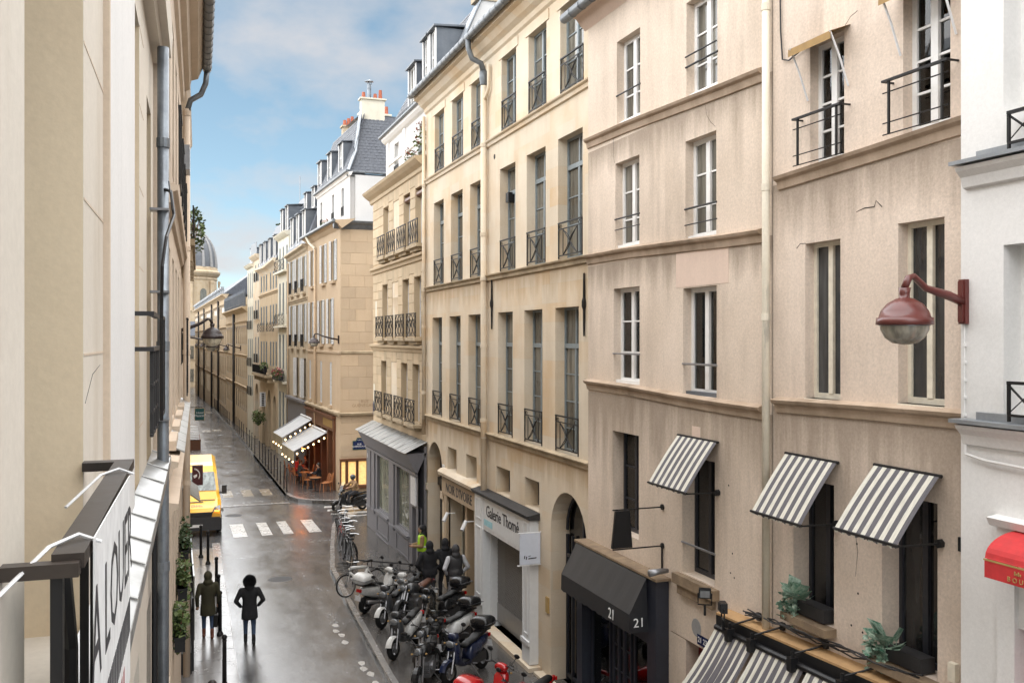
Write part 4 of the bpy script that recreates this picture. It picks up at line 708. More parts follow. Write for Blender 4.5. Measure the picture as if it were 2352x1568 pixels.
# ================================================================ R0: white house at the right edge
F0 = Fac(7.7, 0, 0)
R0 = building('white_house', 'white rendered house at the right edge with zinc topped sills and a red boutique', F0, 1.2, 7.55, 0, 15, [(5.75, 7.02, 10.0, 12.2), (5.75, 7.02, 7.0, 8.72), (4.6, 6.85, ZG, 5.0)], M['white'], .45)
for z0, z1 in ((10.0, 12.2), (7.0, 8.72)):
    window(F0, R0, 5.75, 7.02, z0, z1, -.28, fw=.07, rows=(.33, .66), mat='wwood'); railing(F0, R0, 5.5, 6.86, *((9.62, 9.99) if z0 > 9 else (7.0, 7.39)), .12, 'slant', th=.012)
for z in (9.55, 6.92):
    band(F0, R0, [(3.5, z), (7.48, z)], [(0, -.22), (.05, -.2), (.08, -.1), (.14, -.04), (.16, 0), (0, .02)], M['white']); mb = MB(F0); mb.box(3.5, 7.52, -.02, .2, z + .02, z + .06); mb.box(3.5, 7.3, -.02, .06, z + .06, z + .14); mb.obj('zinc_flashing', M['zinc'], R0)
mb = MB(F0); mb.tube([(7.46, .03, 6.75), (7.44, .05, 6.62), (7.2, .05, 6.58), (5, .05, 6.5)], .016, 6); mb.obj('conduit', M['white'], R0)
mb = MB(F0); mb.tube([(7.49, .015, 8.0), (7.49, .015, 6.8)], .008, 5); [mb.box(7.475, 7.505, 0, .03, 7.0 + .18 * k, 7.03 + .18 * k) for k in range(5)]; mb.obj('cable', M['white'], R0)
mb = MB(F0); mb.sweep([(4.3, 6.0), (7.1, 6.0)], [(0, -.06), (.1, -.04), (.14, .04), (0, .06)]); mb.box(6.85, 7.05, 0, .05, ZG, 5.95); mb.obj('door_surround', M['white'], R0)
mb = MB(F0); mb.box(4.6, 6.85, -.3, -.2, ZG, 5.0); mb.obj('red_shopfront', M['red'], R0); mb = MB(F0); mb.tube([(6.6, .2, 4.3), (6.75, .25, 4.32), (6.9, .26, 4.3), (6.9, .26, 3.4)], .035, 8); mb.obj('red_rail', M['red'], R0, True)
ra = empty('red_boutique_awning', F0((6.5, 0, 5.3)), 'red rounded canvas awning with gold lettering on the white house', 'awning')
mb = MB(F0); A = [(.02 + .42 * math.sin(t * math.pi / 16), 5.73 + .22 * math.cos(t * math.pi / 16)) for t in range(9)]; mb.sweep([(4.0, 0), (6.83, 0)], A + [(.445, 5.72)]); mb.obj('awning_cloth', M['redcloth'], ra); mb = MB(F0); mb.box(4.0, 6.83, .44, .448, 5.54, 5.70); mb.poly([(6.83, .02, 5.7)] + [(6.83, d, z) for d, z in A]); mb.poly([(6.83, .02, 5.71), (6.83, .44, 5.71), (6.83, .44, 5.54), (6.83, .02, 5.56)]); mb.obj('valance', M['redcloth'], ra)
mb = MB(F0); mb.box(4.0, 6.84, .443, .452, 5.70, 5.715); mb.obj('gold_piping', M['gold'], ra)
text('bouta', M['gold'], ra, F0((6.36, .454, 5.585)), (0, -1, 0), (0, 0, 1), .065)
mb = MB(F0); [mb.box(6.42 + .02 * k, 6.43 + .02 * k, .448, .456, 5.635, 5.655 + .015 * (k % 2)) for k in range(4)]; mb.obj('crown_emblem', M['gold'], ra)
# ================================================================ R3: rusticated house with grey corner shop
F3 = Fac(8.0, 0, 0); B0, B1 = 30.52, 39.25
wc = [(36.2, 37.2), (34.4, 35.4), (32.68, 33.68), (30.92, 31.92)]
rows3 = [(11.05, 13.02, 0), (7.86, 9.95, .18), (4.88, 6.9, .4)]
ops = [(a + dx, b + dx, z0, z1) for z0, z1, dx in rows3 for i, (a, b) in enumerate(wc) if i != 1]
R3 = building('rusticated_house', 'tan house of banded limestone blocks above the grey corner shop', F3, B0, B1, gz(38), 13.5, ops, M['tanwall'], .5)
BL = {}
def stone(F, r, s0, s1, z0, z1, d0=0, d1=.022, mat='tan', name='stone_block'):
    mb = MB(F); mb.slab(s0, s1, d0, d1, z0, z1, .01); return mb.obj(name, M[mat], r)
for z0, z1, dx in rows3:
    zt = z1 + .48; zb = z0 - (.2 if z0 > 5 else 0); n = round((zt - zb) / .36); h = (zt - zb) / n
    sp = sorted([(a + dx, b + dx) for a, b in wc]); edges = [B0 + .02] + [x for p in sp for x in p] + [B1 - .01]
    for k in range(0, len(edges), 2):
        a, b = edges[k], edges[k + 1]
        if b - a < .15: continue
        for i in range(n):
            za, zb_ = zb + i * h, zb + (i + 1) * h
            if b - a > 1.3:
                m = a + (b - a) * (.42 if i % 2 else .58); stone(F3, R3, a, m - .008, za + .008, zb_ - .008); stone(F3, R3, m + .008, b, za + .008, zb_ - .008)
            else: stone(F3, R3, a + .004, b - .004, za + .008, zb_ - .008)
    for i, (a, b) in enumerate(wc):
        for k in range(5): w5 = 1.0 / 5; stone(F3, R3, a + dx + w5 * k + .006, a + dx + w5 * (k + 1) - .006, z1 + .004, z1 + .47, 0, .026, 'tan', 'voussoir')
        if i == 1: mb = MB(F3); mb.box(a + dx, b + dx, -.0, .004, z0, z1); mb.obj('blind_window', M['pale'], R3)
        else: window(F3, R3, a + dx, b + dx, z0, z1, -.24, rows=(.34, .67), mat='wwood')
for i, (z0, z1, dx) in enumerate(rows3):
    for a, b in wc:
        st = ('slant', 'scroll', 'scroll')[i]; railing(F3, R3, a + dx - .2, b + dx + .15, z0 - .02, z0 + .82, .26 if i else .24, st)
        mb = MB(F3); mb.box(a + dx - .26, b + dx + .2, .0, .3, z0 - .14, z0 - .03); mb.box(a + dx - .1, b + dx + .05, .0, .2, z0 - .26, z0 - .14); mb.obj('balcony_sill', M['paleband'], R3)
for z in (10.62, 7.45): band(F3, R3, [(B0, z), (B1 + .1, z)], [(0, -.15), (.06, -.13), (.08, -.02), (.16, .02), (.17, .1), (0, .13)], M['tanwall'])
band(F3, R3, [(B0, 13.5), (B1 + .35, 13.5)], [(0, -.05), (.08, 0), (.1, .12), (.25, .22), (.38, .34), (.42, .42), (-.2, .5)], M['tanwall'], 'cornice')
for z0, z1, s in ((8.15, 9.35, 38.45), (4.8, 5.9, 38.85)): mb = MB(F3); mb.box(s, s + .25, .022, .028, z0, z1); mb.obj('slot_window', M['cream'], R3)
mb = MB(F3); mb.prism([(38.98, .03, 4.62), (39.2, .03, 4.62), (39.2, .03, 5.05), (39.09, .03, 5.2), (38.98, .03, 5.05)], (0, .01, 0)); mb.obj('street_plaque', M['bluetag'], R3)
for s in (32.0 + .68, 30.92): mb = MB(F3); mb.tube([(s + .02, -.1, 12.85), (s + .98, -.1, 12.85)], .1, 8); mb.obj('roller_blind', M['wood'], R3)
# white attic storey, slate mansard and dormers
A0 = [(35.85, 36.6, 14.02, 15.5), (31.85, 32.6, 14.02, 15.45)]; FA = Fac(8.3, 0, 0)
mb = MB(FA); wall(mb, B0, 37.9, 13.6, 15.9, A0, .3); mb.box(B0, 37.9, -6, -.32, 13.6, 15.85); at = mb.obj('attic_wall', M['attic'], R3)
for o in A0: window(FA, R3, *o, -.2, rows=(.5,), mat='wwood'); railing(FA, R3, o[0], o[1], o[2], o[2] + .6, .02, 'bars')
for z in (14.85,): band(FA, R3, [(B0, z), (37.92, z)], [(0, -.05), (.05, -.04), (.05, .04), (0, .05)], M['white'])
for s in (34.6, 37.5): mb = MB(FA); mb.box(s, s + .35, .0, .06, 13.9, 15.75); mb.obj('pilaster', M['white'], R3)
band(FA, R3, [(B0, 15.8), (38.1, 15.8)], [(0, -.05), (.1, 0), (.2, .1), (.22, .2), (-.2, .24)], M['white'], 'cornice')
mb = MB(FA); mb.tube([(B0, .25, 16.05), (38.2, .25, 16.05)], .07, 8); mb.obj('gutter', M['gutter'], R3)
mb = MB(FA); [mb.tube([(s, .25, 16.1), (s, .2, 16.25), (s + .25, .2, 16.25), (s + .25, .25, 16.1)], .015, 4) for s in [30.7 + .34 * k for k in range(22)]]; mb.obj('snow_guard', M['gutter'], R3)
def slates(F, r, P00, P10, P01, P11, rows, cols, name='slates', seed=1):   # a field of overlapping slates between four (s,d,z) corners, one mesh
    rnd = random.Random(seed); mb = MB(F); L = lambda a, b, t: tuple(a[i] + (b[i] - a[i]) * t for i in range(3))
    mb.poly([P00, P10, P11, P01])
    e1 = Vector(P10) - Vector(P00); e2 = Vector(P01) - Vector(P00); nn = e1.cross(e2).normalized()
    if nn.z < 0: nn = -nn
    for j in range(rows):
        for i in range(cols):
            o = .5 * (j % 2); a, b = (i + o) / cols, min(1, (i + 1 + o) / cols)
            if a >= 1: continue
            t0, t1 = j / rows, min(1, (j + 1.25) / rows); k = .012 + rnd.random() * .012
            q = [L(L(P00, P10, a + .004), L(P01, P11, a + .004), t0), L(L(P00, P10, b - .004), L(P01, P11, b - .004), t0), L(L(P00, P10, b - .004), L(P01, P11, b - .004), t1), L(L(P00, P10, a + .004), L(P01, P11, a + .004), t1)]
            up = [nn * k, nn * k, nn * .003, nn * .003]; q = [tuple(Vector(p) + u) for p, u in zip(q, up)]
            mb.poly(q); mb.poly([q[0], q[1], tuple(Vector(q[1]) - nn * k), tuple(Vector(q[0]) - nn * k)])
    return mb.obj(name, M['slate'], r, kind='stuff')
slates(FA, R3, (B0, .1, 16.0), (38.1, .1, 16.0), (B0, -1.5, 19.2), (36.8, -1.5, 19.2), 16, 30, seed=3)
mb = MB(FA); mb.poly([(38.1, .1, 16.0), (38.1, -6, 16), (36.8, -6, 19.2), (36.8, -1.5, 19.2)]); mb.poly([(B0, -1.5, 19.2), (36.8, -1.5, 19.2), (36.8, -6, 19.8), (B0, -6, 19.8)]); mb.obj('roof', M['slate'], R3)
def dormer(F, r, s0, s1, z0, z1, d, back, mat='zincdark', win='wwood', rows=(.5,)):
    mb = MB(F); mb.box(s0 - .1, s0, d - back, d, z0, z1); mb.box(s1, s1 + .1, d - back, d, z0, z1); mb.box(s0, s1, d - back, d - .12, z0, z1)
    mb.prism([(s0 - .2, d + .12, z1), (s1 + .2, d + .12, z1), (s1 + .2, d - back, z1 + .12), (s0 - .2, d - back, z1 + .12)], (0, 0, .06)); o = mb.obj('dormer', M[mat], r)
    mb = MB(F); mb.box(s0 - .11, s0 - .005, d, d + .03, z0, z1 - .02); mb.box(s1 + .005, s1 + .11, d, d + .03, z0, z1 - .02); mb.box(s0 - .11, s1 + .11, d + .003, d + .05, z0 - .1, z0); mb.obj('dormer_frame', M['white'], o)
    mb = MB(F); m = (s0 + s1) / 2
    for a, b in ((s0, s0 + .06), (m - .04, m + .04), (s1 - .06, s1)): mb.box(a, b, d - .1, d - .04, z0, z1)
    for z in (z0, z0 + (z1 - z0) * .5, z1 - .06): mb.box(s0, s1, d - .095, d - .045, z, z + .05)
    mb.obj('window_frame', M[win], o); mb = MB(F); mb.box(s0, s1, d - .09, d - .08, z0, z1); mb.obj('pane', M['glass'], o); return o
dormer(FA, R3, 33.3, 34.3, 16.2, 17.85, -.05, 1.6); dormer(FA, R3, 31.7, 32.35, 16.5, 18.35, -.1, 1.7); dormer(FA, R3, 30.75, 31.4, 16.5, 18.35, -.1, 1.7)
# gable end and chimney stack above the pale house
mb = MB(); mb.prism([(8.45, 30.45, 15.2), (8.45, 30.45, 16.1), (9.85, 30.45, 19.3), (10.25, 30.45, 19.5), (14.3, 30.45, 21.5), (14.3, 30.45, 15.2)], (0, -.45, 0)); mb.obj('gable_wall', M['attic'], R3)
mb = MB(); [mb.prism([a, b, (b[0], b[1], b[2] + .12), (a[0], a[1], a[2] + .12)], (0, -.6, 0)) for a, b in (((8.4, 30.52, 16.1), (9.83, 30.52, 19.32)), ((9.83, 30.52, 19.32), (10.3, 30.52, 19.52)))]; mb.obj('zinc_capping', M['zinc'], R3)
mb = MB(); mb.box(9.6, 11.6, 29.95, 30.6, 19.2, 21.3); mb.box(9.5, 11.7, 29.85, 30.7, 21.3, 21.42); ch = mb.obj('chimney', M['beige2'], R3)
mb = MB(); [mb.tube([(9.9 + .4 * k, 30.27, 21.42), (9.9 + .4 * k, 30.27, 21.95)], [.13, .1], 8) for k in range(4)]; mb.obj('chimney_pot', M['terra'], ch)
# grey corner shop under R3, with zinc roof strip
FS = Fac(7.68, 0, 0); z0 = gz(39) + .0
G = empty('grey_shopfront', FS((35, 0, z0)), 'grey painted corner shopfront with tall display windows and a wet zinc canopy', 'shopfront')
so_ = [(34.85, 36.95, 1.02, 3.2), (31.6, 33.5, 1.02, 3.24), (30.6, 31.15, .1, 2.1)]
mb = MB(FS); wall(mb, 30.35, 39.05, z0, 3.35, so_, .2); mb.box(30.35, 39.05, -.3, -.22, z0, 4.2)
mb.box(38.95, 39.05, -5, 0, z0, 3.35); mb.obj('shop_wall', M['shop'], G)
mb = MB(FS)
for a, b in ((37.3, 37.9), (38.1, 38.85), (33.8, 34.5)):
    mb.box(a, b, 0, .05, z0 + .9, 3.3); mb.box(a - .05, b + .05, 0, .09, z0, z0 + .12); mb.box(a - .04, b + .04, 0, .08, .82, .92)
for a, b in ((34.85, 36.95), (31.6, 33.5)):
    mb.box(a - .08, b + .08, 0, .1, .92, 1.0)
    for q in ((a, a + .05, .15, .8), (b - .05, b, .15, .8), (a + .05, b - .05, .15, .2), (a + .05, b - .05, .75, .8)): mb.box(q[0], q[1], 0, .025, q[2], q[3])
    mb.box(a - .1, b + .1, .0, .06, -.1, .06)
mb.box(30.4, 39.0, 0, .08, 3.22, 3.32); mb.obj('shop_moulding', M['shop'], G)
mb = MB(FS); mb.sweep([(30.35, 0), (39.0, 0)], [(0, 3.35), (.1, 3.36), (.38, 3.92), (.38, 3.98), (-.3, 3.98)]); mb.obj('shop_fascia', M['shop'], G)
for a, b, c, d in so_[:2]: window(FS, G, a, b, c, d, -.12, fw=.06, cols=1, rows=(), mat='shop', glass='haze', name='display_window')
window(FS, G, 30.6, 31.15, .1, 2.1, -.15, fw=.06, cols=1, rows=(.45,), mat='shop', glass='glassb', name='shop_door')
mb = MB(FS); mb.box(30.55, 31.2, .0, .05, 2.2, 3.15); mb.obj('sign_panel', M['alu'], G)
text('n6', M['alu'], G, FS((38.6, .06, 2.95)), (0, -1, 0), (0, 0, 1), .3)
for i in range(13):
    s = 30.3 + i * .69; mb = MB(FS); e = .0 if i % 2 else .006
    mb.prism([(s + .01, .46, 3.98 + e), (s + .68, .46, 3.98 + e), (s + .68, -.3, 4.34 + e), (s + .01, -.3, 4.34 + e)], (0, 0, .012)); mb.tube([(s + .005, .46, 4.0), (s + .005, -.3, 4.36)], .018, 5); mb.obj('zinc_sheet', M['wetzinc'], G)
# ================================================================ R4: corner house with cafe
F4 = Fac(7.96 + .05, 49.13, -2.6)
zb4 = gz(49)
w4 = []
for a in (.1, 2.7, 6.0): w4.append((a, a + .72, 10.86, 12.95))
for a in (.85, 3.35, 6.2): w4.append((a, a + .75, 7.52, 9.92))
lo4 = [(.95, 1.5), (3.6, 4.15), (6.9, 7.45)]
R4 = building('corner_house', 'beige corner house with pale louvred shutters, white top storey and slate mansard above the cafe', F4, -1.2, 8.0, zb4, 13.5, w4 + [(a, b, 4.25, 6.55) for a, b in lo4] + [(.3, 7.7, zb4 + .1, 3.7)], M['beige'], .4, deep=6)
for i, (a, b, c, d) in enumerate(w4):
    window(F4, R4, a, b, c, d, -.12, rows=(.33, .66), mat='gwood')
    for s0, s1 in ((a - .5, a - .04), (b + .04, b + .5)): shutter(F4, R4, s0, s1, c, d + .02, .02 if s0 < a else .05)
    mb = MB(F4); mb.box(a - .15, b + .15, 0, .14, c - .16, c); mb.obj('sill', M['beige'], R4)
for a, b in lo4: shutter(F4, R4, a, b, 4.25, 6.55, -.05); mb = MB(F4); mb.box(a - .1, b + .1, 0, .1, 4.1, 4.25); mb.obj('sill', M['beige'], R4)
band(F4, R4, [(-1.3, 7.1), (8.0, 7.1)], [(0, -.1), (.06, -.08), (.07, .02), (0, .05)], M['beige']); band(F4, R4, [(-1.3, 3.95), (8.0, 3.95)], [(0, -.2), (.12, -.1), (.2, 0), (.2, .08), (0, .12)], M['paleband'])
band(F4, R4, [(-1.65, 13.5), (8.0, 13.5)], [(0, -.1), (.1, 0), (.2, .12), (.35, .2), (.4, .3), (-.7, .42)], M['beige'], 'cornice')
mb = MB(F4); mb.tube([(-1.65, .42, 13.78), (8, .42, 13.78)], .09, 8); mb.obj('gutter', M['gutter'], R4)
pipe(F4, R4, 5.15, .6, 12.9, .1, .07, M['beige'], (9.6, 6.6)); mb = MB(F4); mb.tube([(6.3, .42, 13.75), (5.8, .3, 13.3), (5.15, .1, 12.95)], .07, 8); mb.obj('swan_neck', M['cream'], R4)
# side wall on the cross street, laid in separate ashlar blocks
Fx = F4((-1.2, 0, 0)); FX = Fac(Fx[0], Fx[1], 90, 1)
FX.n = (0, -1); FX.d = (1, 0)
mb = MB(FX); mb.box(0.0, 12, -.3, .0, zb4 - .1, 13.5); mb.obj('side_wall', M['beige'], R4)
rr = random.Random(5); z = 1.75; k = 0
while z < 13.3:
    h = .58; s = .01 - (.4 if k % 2 else 0)
    while s < 3.6:
        L = rr.uniform(.75, .95); a, b = max(s, .012), min(s + L, 3.7)
        if b - a > .12 and not (6.98 < z + h / 2 < 7.2): stone(FX, R4, a + .003, b - .003, z + .003, min(z + h, 13.35) - .003, 0, .012 + rr.random() * .003, 'beige', 'ashlar_block')
        s += L
    z += h; k += 1
mb = MB(FX)
for zz, pr in ((7.1, .07), (3.95, .2)): mb.sweep([(-.07, zz), (12, zz)], [(0, -.1), (pr * .8, -.06), (pr, .04), (0, .08)])
mb.obj('string_course', M['paleband'], R4); mb = MB(FX); mb.sweep([(-.35, 13.5), (12, 13.5)], [(0, -.1), (.1, 0), (.2, .12), (.35, .2), (.4, .3), (-.7, .42)]); mb.obj('cornice', M['gutter'], R4)
# lit menu cases on the side wall
mb = MB(FX); mb.box(-.05, 2.6, .0, .10, zb4 + .42, zb4 + .55); mb.box(-.05, 2.6, .0, .14, zb4 + 1.85, zb4 + 1.95)
for s in (-.03, .26, .32, .80, .85, 1.34, 1.5, 2.0, 2.5): mb.box(s, s + .07, .0, .09, zb4 + .55, zb4 + 1.85)
mb.obj('menu_case_frame', M['wood'], R4)
for a, b in ((.05, .24), (.40, .78), (.92, 1.32)): mb = MB(FX); mb.box(a, b, .016, .03, zb4 + .6, zb4 + 1.78); mb.obj('lit_menu', M['litbox'], R4)
tg = empty('street_name_plaque', FX((.95, .03, zb4 + 2.4)), 'blue enamel street name plaque with green border on the cafe corner', 'sign')
mb = MB(FX); mb.prism([(.62, .015, zb4 + 2.38), (1.32, .015, zb4 + 2.38), (1.32, .015, zb4 + 2.84), (1.14, .015, zb4 + 2.86), (1.1, .015, zb4 + 3.0), (.84, .015, zb4 + 3.0), (.8, .015, zb4 + 2.86), (.62, .015, zb4 + 2.84)], (0, .012, 0)); mb.obj('plate_border', M['greentag'], tg)
mb = MB(FX); mb.prism([(.66, .028, zb4 + 2.42), (1.28, .028, zb4 + 2.42), (1.28, .028, zb4 + 2.80), (1.1, .028, zb4 + 2.83), (1.06, .028, zb4 + 2.96), (.88, .028, zb4 + 2.96), (.84, .028, zb4 + 2.83), (.66, .028, zb4 + 2.80)], (0, .006, 0)); mb.obj('plate_field', M['bluetag'], tg)
o = FX((.97, .036, zb4 + 2.61)); text('rue', M['inkw'], tg, o, (1, 0, 0), (0, 0, 1), .115, .002); o = FX((.97, .036, zb4 + 2.89)); text('six', M['inkw'], tg, o, (1, 0, 0), (0, 0, 1), .07, .002)
text('rue', plain('engraved_letters', (.27, .18, .10), .8), R4, FX((1.25, .016, zb4 + 4.75)), (1, 0, 0), (0, 0, 1), .21, .002)
# white set-back storey and mansard
FW = Fac(F4((0, -.55, 0))[0], F4((0, -.55, 0))[1], -2.6)
wo = [(.5, 1.1, 14.3, 15.8), (3.0, 3.6, 14.3, 15.8), (6.3, 6.9, 14.3, 15.8)]
mb = MB(FW); wall(mb, -1.0, 7.9, 13.6, 16.3, wo, .25); mb.box(-1.0, 7.9, -5.5, -.27, 13.6, 16.25); mb.obj('attic_wall', M['attic'], R4)
mb = MB(FX); mb.box(.55, 12, -.55, -.45, 13.6, 16.3); mb.obj('attic_side_wall', M['attic'], R4)
for i, q in enumerate(wo): window(FW, R4, *q, -.15, rows=(.5,), mat='gwood'); railing(FW, R4, q[0], q[1], q[2], q[2] + .5, .03, 'bars')
band(FW, R4, [(-1.2, 16.3), (7.9, 16.3)], [(0, -.12), (.06, -.1), (.1, 0), (.18, .04), (-.1, .08)], M['white'], 'cornice'); mb = MB(FW); mb.tube([(-1.2, .2, 16.42), (7.9, .2, 16.42)], .07, 8); mb.obj('gutter', M['gutter'], R4)
mb = MB(FX); mb.tube([(.3, -.33, 16.42), (12, -.33, 16.42)], .07, 8); mb.sweep([(.4, 16.3), (12, 16.3)], [(-.45, -.12), (-.4, -.1), (-.36, 0), (-.6, .08)]); [mb.box(.5 + .42 * k, .53 + .42 * k, -.3, -.25, 16.34, 16.5) for k in range(9)]; mb.obj('gutter', M['gutter'], R4)
slates(FX, R4, (.45, -.4, 16.42), (5.5, -.4, 16.42), (1.35, -1.5, 19.7), (5.5, -1.5, 19.7), 20, 20, seed=8)
slates(FW, R4, (-1.05, .1, 16.42), (8.0, .1, 16.42), (-.1, -1.0, 19.7), (8.0, -1.0, 19.7), 18, 26, seed=9)
mb = MB(); c0 = Vector(FW((-1.05, .1, 16.45))); c1 = Vector(FX((1.32, -1.48, 19.75))); mb.tube([c0, c0.lerp(c1, .35) + Vector((.15, 0, -.05)), c1], .09, 6); mb.obj('hip_flashing', M['zinc'], R4)
mb = MB(FX); mb.poly([(1.3, -1.45, 19.68), (8, -1.45, 19.68), (8, -6, 20), (1.3, -6, 20)]); mb.obj('roof_top', M['zinc'], R4)
for s in (1.0, 4.0, 6.9): dormer(FW, R4, s, s + .85, 16.75, 18.3, -.05, 1.3)
mb = MB(FX); mb.box(1.35, 2.6, -1.9, -1.4, 19.3, 20.5); mb.box(1.27, 2.68, -1.98, -1.32, 20.5, 20.58); ch = mb.obj('chimney', M['cream'], R4)
for s, h in ((1.5, .32), (2.12, .28), (2.4, .5)): mb = MB(FX); mb.tube([(s, -1.6, 20.58), (s, -1.6, 20.58 + h)], [.11, .085], 8); mb.obj('chimney_pot', M['terra'], ch)
mb = MB(FX); mb.tube([(1.8, -1.6, 20.55), (1.8, -1.6, 21.35)], .11, 10); mb.lathe([(.0, 21.6), (.24, 21.5), (.24, 21.48), (.08, 21.48)], (1.8, -1.6, 0), 12); [mb.tube([(1.8 + .1 * math.cos(a), -1.6 + .1 * math.sin(a), 21.3), (1.8 + .13 * math.cos(a), -1.6 + .13 * math.sin(a), 21.5)], .015, 4) for a in (0, 1.57, 3.14, 4.71)]; mb.obj('metal_flue', M['galv'], ch)
for (s, d, z, w, hh, mt) in ((3.4, -1.6, 19.4, 1.7, 1.1, 'cream'), (6.6, -1.3, 19.2, 1.2, 1.2, 'beige2')):
    mb = MB(FW); mb.box(s, s + .5, d - w, d, z - 1.5, z + hh); mb.box(s - .08, s + .58, d - w - .08, d + .08, z + hh, z + hh + .1); ch = mb.obj('chimney', M[mt], R4)
    for k in range(5): mb = MB(FW); q = d - .15 - k * (w - .3) / 4; mb.tube([(s + .25, q, z + hh + .1), (s + .25, q, z + hh + .45 + .25 * ((k * 7) % 3) / 2)], [.12, .095], 7); mb.obj('chimney_pot', M['terra'], ch)
# cafe front of dark wood
mb = MB(F4); mb.box(.3, 7.7, -.3, -.2, zb4 + .1, 3.7)
for s in (-.05, 1.5, 3.2, 5.0, 6.8, 7.7): mb.box(s, s + .28, -.2, .1, zb4, 3.7)
mb.box(-.1, 8.0, -.2, .12, 2.95, 3.7); mb.box(-.15, 8.0, -.1, .22, 3.62, 3.75); cf = mb.obj('cafe_front', M['wood'], R4)
for a, b in ((.25, 1.48), (1.8, 3.18), (3.5, 4.98), (5.3, 6.78)): mb = MB(F4); mb.box(a, b, -.19, -.17, zb4 + .6, 2.9); mb.obj('pane', M['glassb'], cf)
mb = MB(F4); [mb.box(.3 + .25 * k, .38 + .25 * k, .12, .14, 3.1, 3.5) for k in range(10)]; mb.obj('gilt_letters', M['gold'], cf)
def cafe_awning(label, s0, s1, zt, zb, dt, db):
    r = empty('cafe_awning', F4(((s0 + s1) / 2, db, zb)), label, 'awning', 'awnings of the cafe')
    o = canopy(F4, r, s0, s1, zt, zb, dt, db, .0, M['greycloth'], .03, 20, 8, 'awning_cloth')
    mb = MB(F4); mb.box(s0, s1, db, db + .03, zb - .5, zb); mb.obj('valance', surf('cream_valance_cloth', (.42, .36, .24), (.35, .29, .19)), r)
    mb = MB(F4); mb.tube([(s0, dt, zt + .03), (s1, dt, zt + .03)], .07, 8); mb.obj('roller', M['alu'], r)
    mb = MB(F4); mb.tube([(s0, dt, zt), (s0, db, zb)], .025, 5); mb.tube([(s1, dt, zt), (s1, db, zb)], .025, 5); islands(mb, 'awning_arm', M['steel'], r)
    for i in range(6):
        s = s0 - .02; t = (i + .4) / 6; mb = MB(F4); p = (s, dt + (db - dt) * t, zt + (zb - zt) * t - .22); mb.ell(p, .045, .045, .055, 8, 6); mb.obj('light_bulb', M['bulb'], r)
    for i in range(4):
        t = i / 3.4; mb = MB(F4); p = (s0 + (s1 - s0) * t, db + .06, zb - .55); mb.ell(p, .04, .04, .05, 8, 6); mb.obj('light_bulb', M['bulb'], r)
    mb = MB(F4); mb.tube([(s0 - .02, dt + (db - dt) * i / 6, zt + (zb - zt) * i / 6 - .13 - .03 * (i % 2)) for i in range(7)], .008, 4); mb.obj('light_cable', M['iron'], r)
    return r
cafe_awning('grey canvas cafe awning nearest the crossing with a string of bulbs', 1.8, 5.8, 2.72, 1.8, .12, 1.85); cafe_awning('grey canvas cafe awning farther from the crossing', 6.0, 9.5, 3.1, 2.12, .12, 1.8)
# ================================================================ houses farther down on the right
def simple_windows(F, r, cols, rows, d=-.1, mat='gwood', glass='glass', rail=None, sh=False, gap=0):
    for (z0, z1, rl) in rows:
        for a, b in cols:
            window(F, r, a, b, z0, z1, d, fw=.06, rows=(.5,), mat=mat, glass=glass)
            if rl: railing(F, r, a - .05, b + .05, z0 - .02, z0 + .75, .12, rl)
            if sh: shutter(F, r, a - .42, a - .02, z0, z1, .03, 14); shutter(F, r, b + .02, b + .42, z0, z1, .05, 14)
def mansard(F, r, s0, s1, z0, z1, d0, d1, dorm, dz=(.3, 1.6), deep=6):
    mb = MB(F); mb.poly([(s0, d0, z0), (s1, d0, z0), (s1, d1, z1), (s0, d1, z1)]); mb.poly([(s0, d1, z1), (s1, d1, z1), (s1, -deep, z1 + .5), (s0, -deep, z1 + .5)])
    for s in (s0, s1): mb.poly([(s, d0, z0), (s, d1, z1), (s, -deep, z1 + .5), (s, -deep, z0)])
    mb.obj('roof', M['slate'], r)
    for s in dorm: dormer(F, r, s, s + .8, z0 + dz[0], z0 + dz[1], d0 - .15, 1.2)
zf = lambda s: gz(49.13 + s)
c5 = [(8.75, 9.5), (11.0, 11.75), (13.2, 13.9)]
R5 = building('shuttered_house', 'narrow grey beige house with louvred shutters and mansard next to the cafe house', F4, 8.02, 14.88, zf(11), 13.2, [(a, b, z0, z1) for a, b in c5 for z0, z1 in ((11.0, 12.85), (7.62, 9.92))] + [(8.6, 9.8, 4.2, 6.6), (11.2, 12.2, 4.2, 6.6)], M['beige2'], .35, deep=6)
for a, b in c5:
    for z0, z1 in ((11.0, 12.85), (7.62, 9.92)):
        window(F4, R5, a, b, z0, z1, -.1, rows=(.5,), mat='gwood'); railing(F4, R5, a - .1, b + .1, z0 - .35, z0 + .45, .15, 'bars'); shutter(F4, R5, a - .5, a - .05, z0, z1 + .02, .02); shutter(F4, R5, b + .05, b + .5, z0, z1 + .02, .05); mb = MB(F4); mb.box(a - .15, b + .15, 0, .2, z0 - .48, z0 - .36); mb.obj('sill', M['beige2'], R5)
for a, b in ((8.6, 9.8), (11.2, 12.2)): shutter(F4, R5, a, (a + b) / 2 - .02, 4.2, 6.6, .12); shutter(F4, R5, (a + b) / 2 + .02, b, 4.2, 6.6, .14)
band(F4, R5, [(8.0, 10.3), (14.9, 10.2)], STR, M['beige2']); band(F4, R5, [(8.0, 13.2), (14.95, 13.0)], [(0, -.1), (.1, 0), (.15, .1), (.35, .2), (.35, .3), (-.3, .35)], M['beige2'], 'cornice')
mb = MB(F4); mb.box(8.2, 14.8, 0, .12, zf(11), 3.9); mb.box(8.1, 14.85, 0, .3, 3.9, 4.05); mb.obj('dark_shopfront', M['shop'], R5)
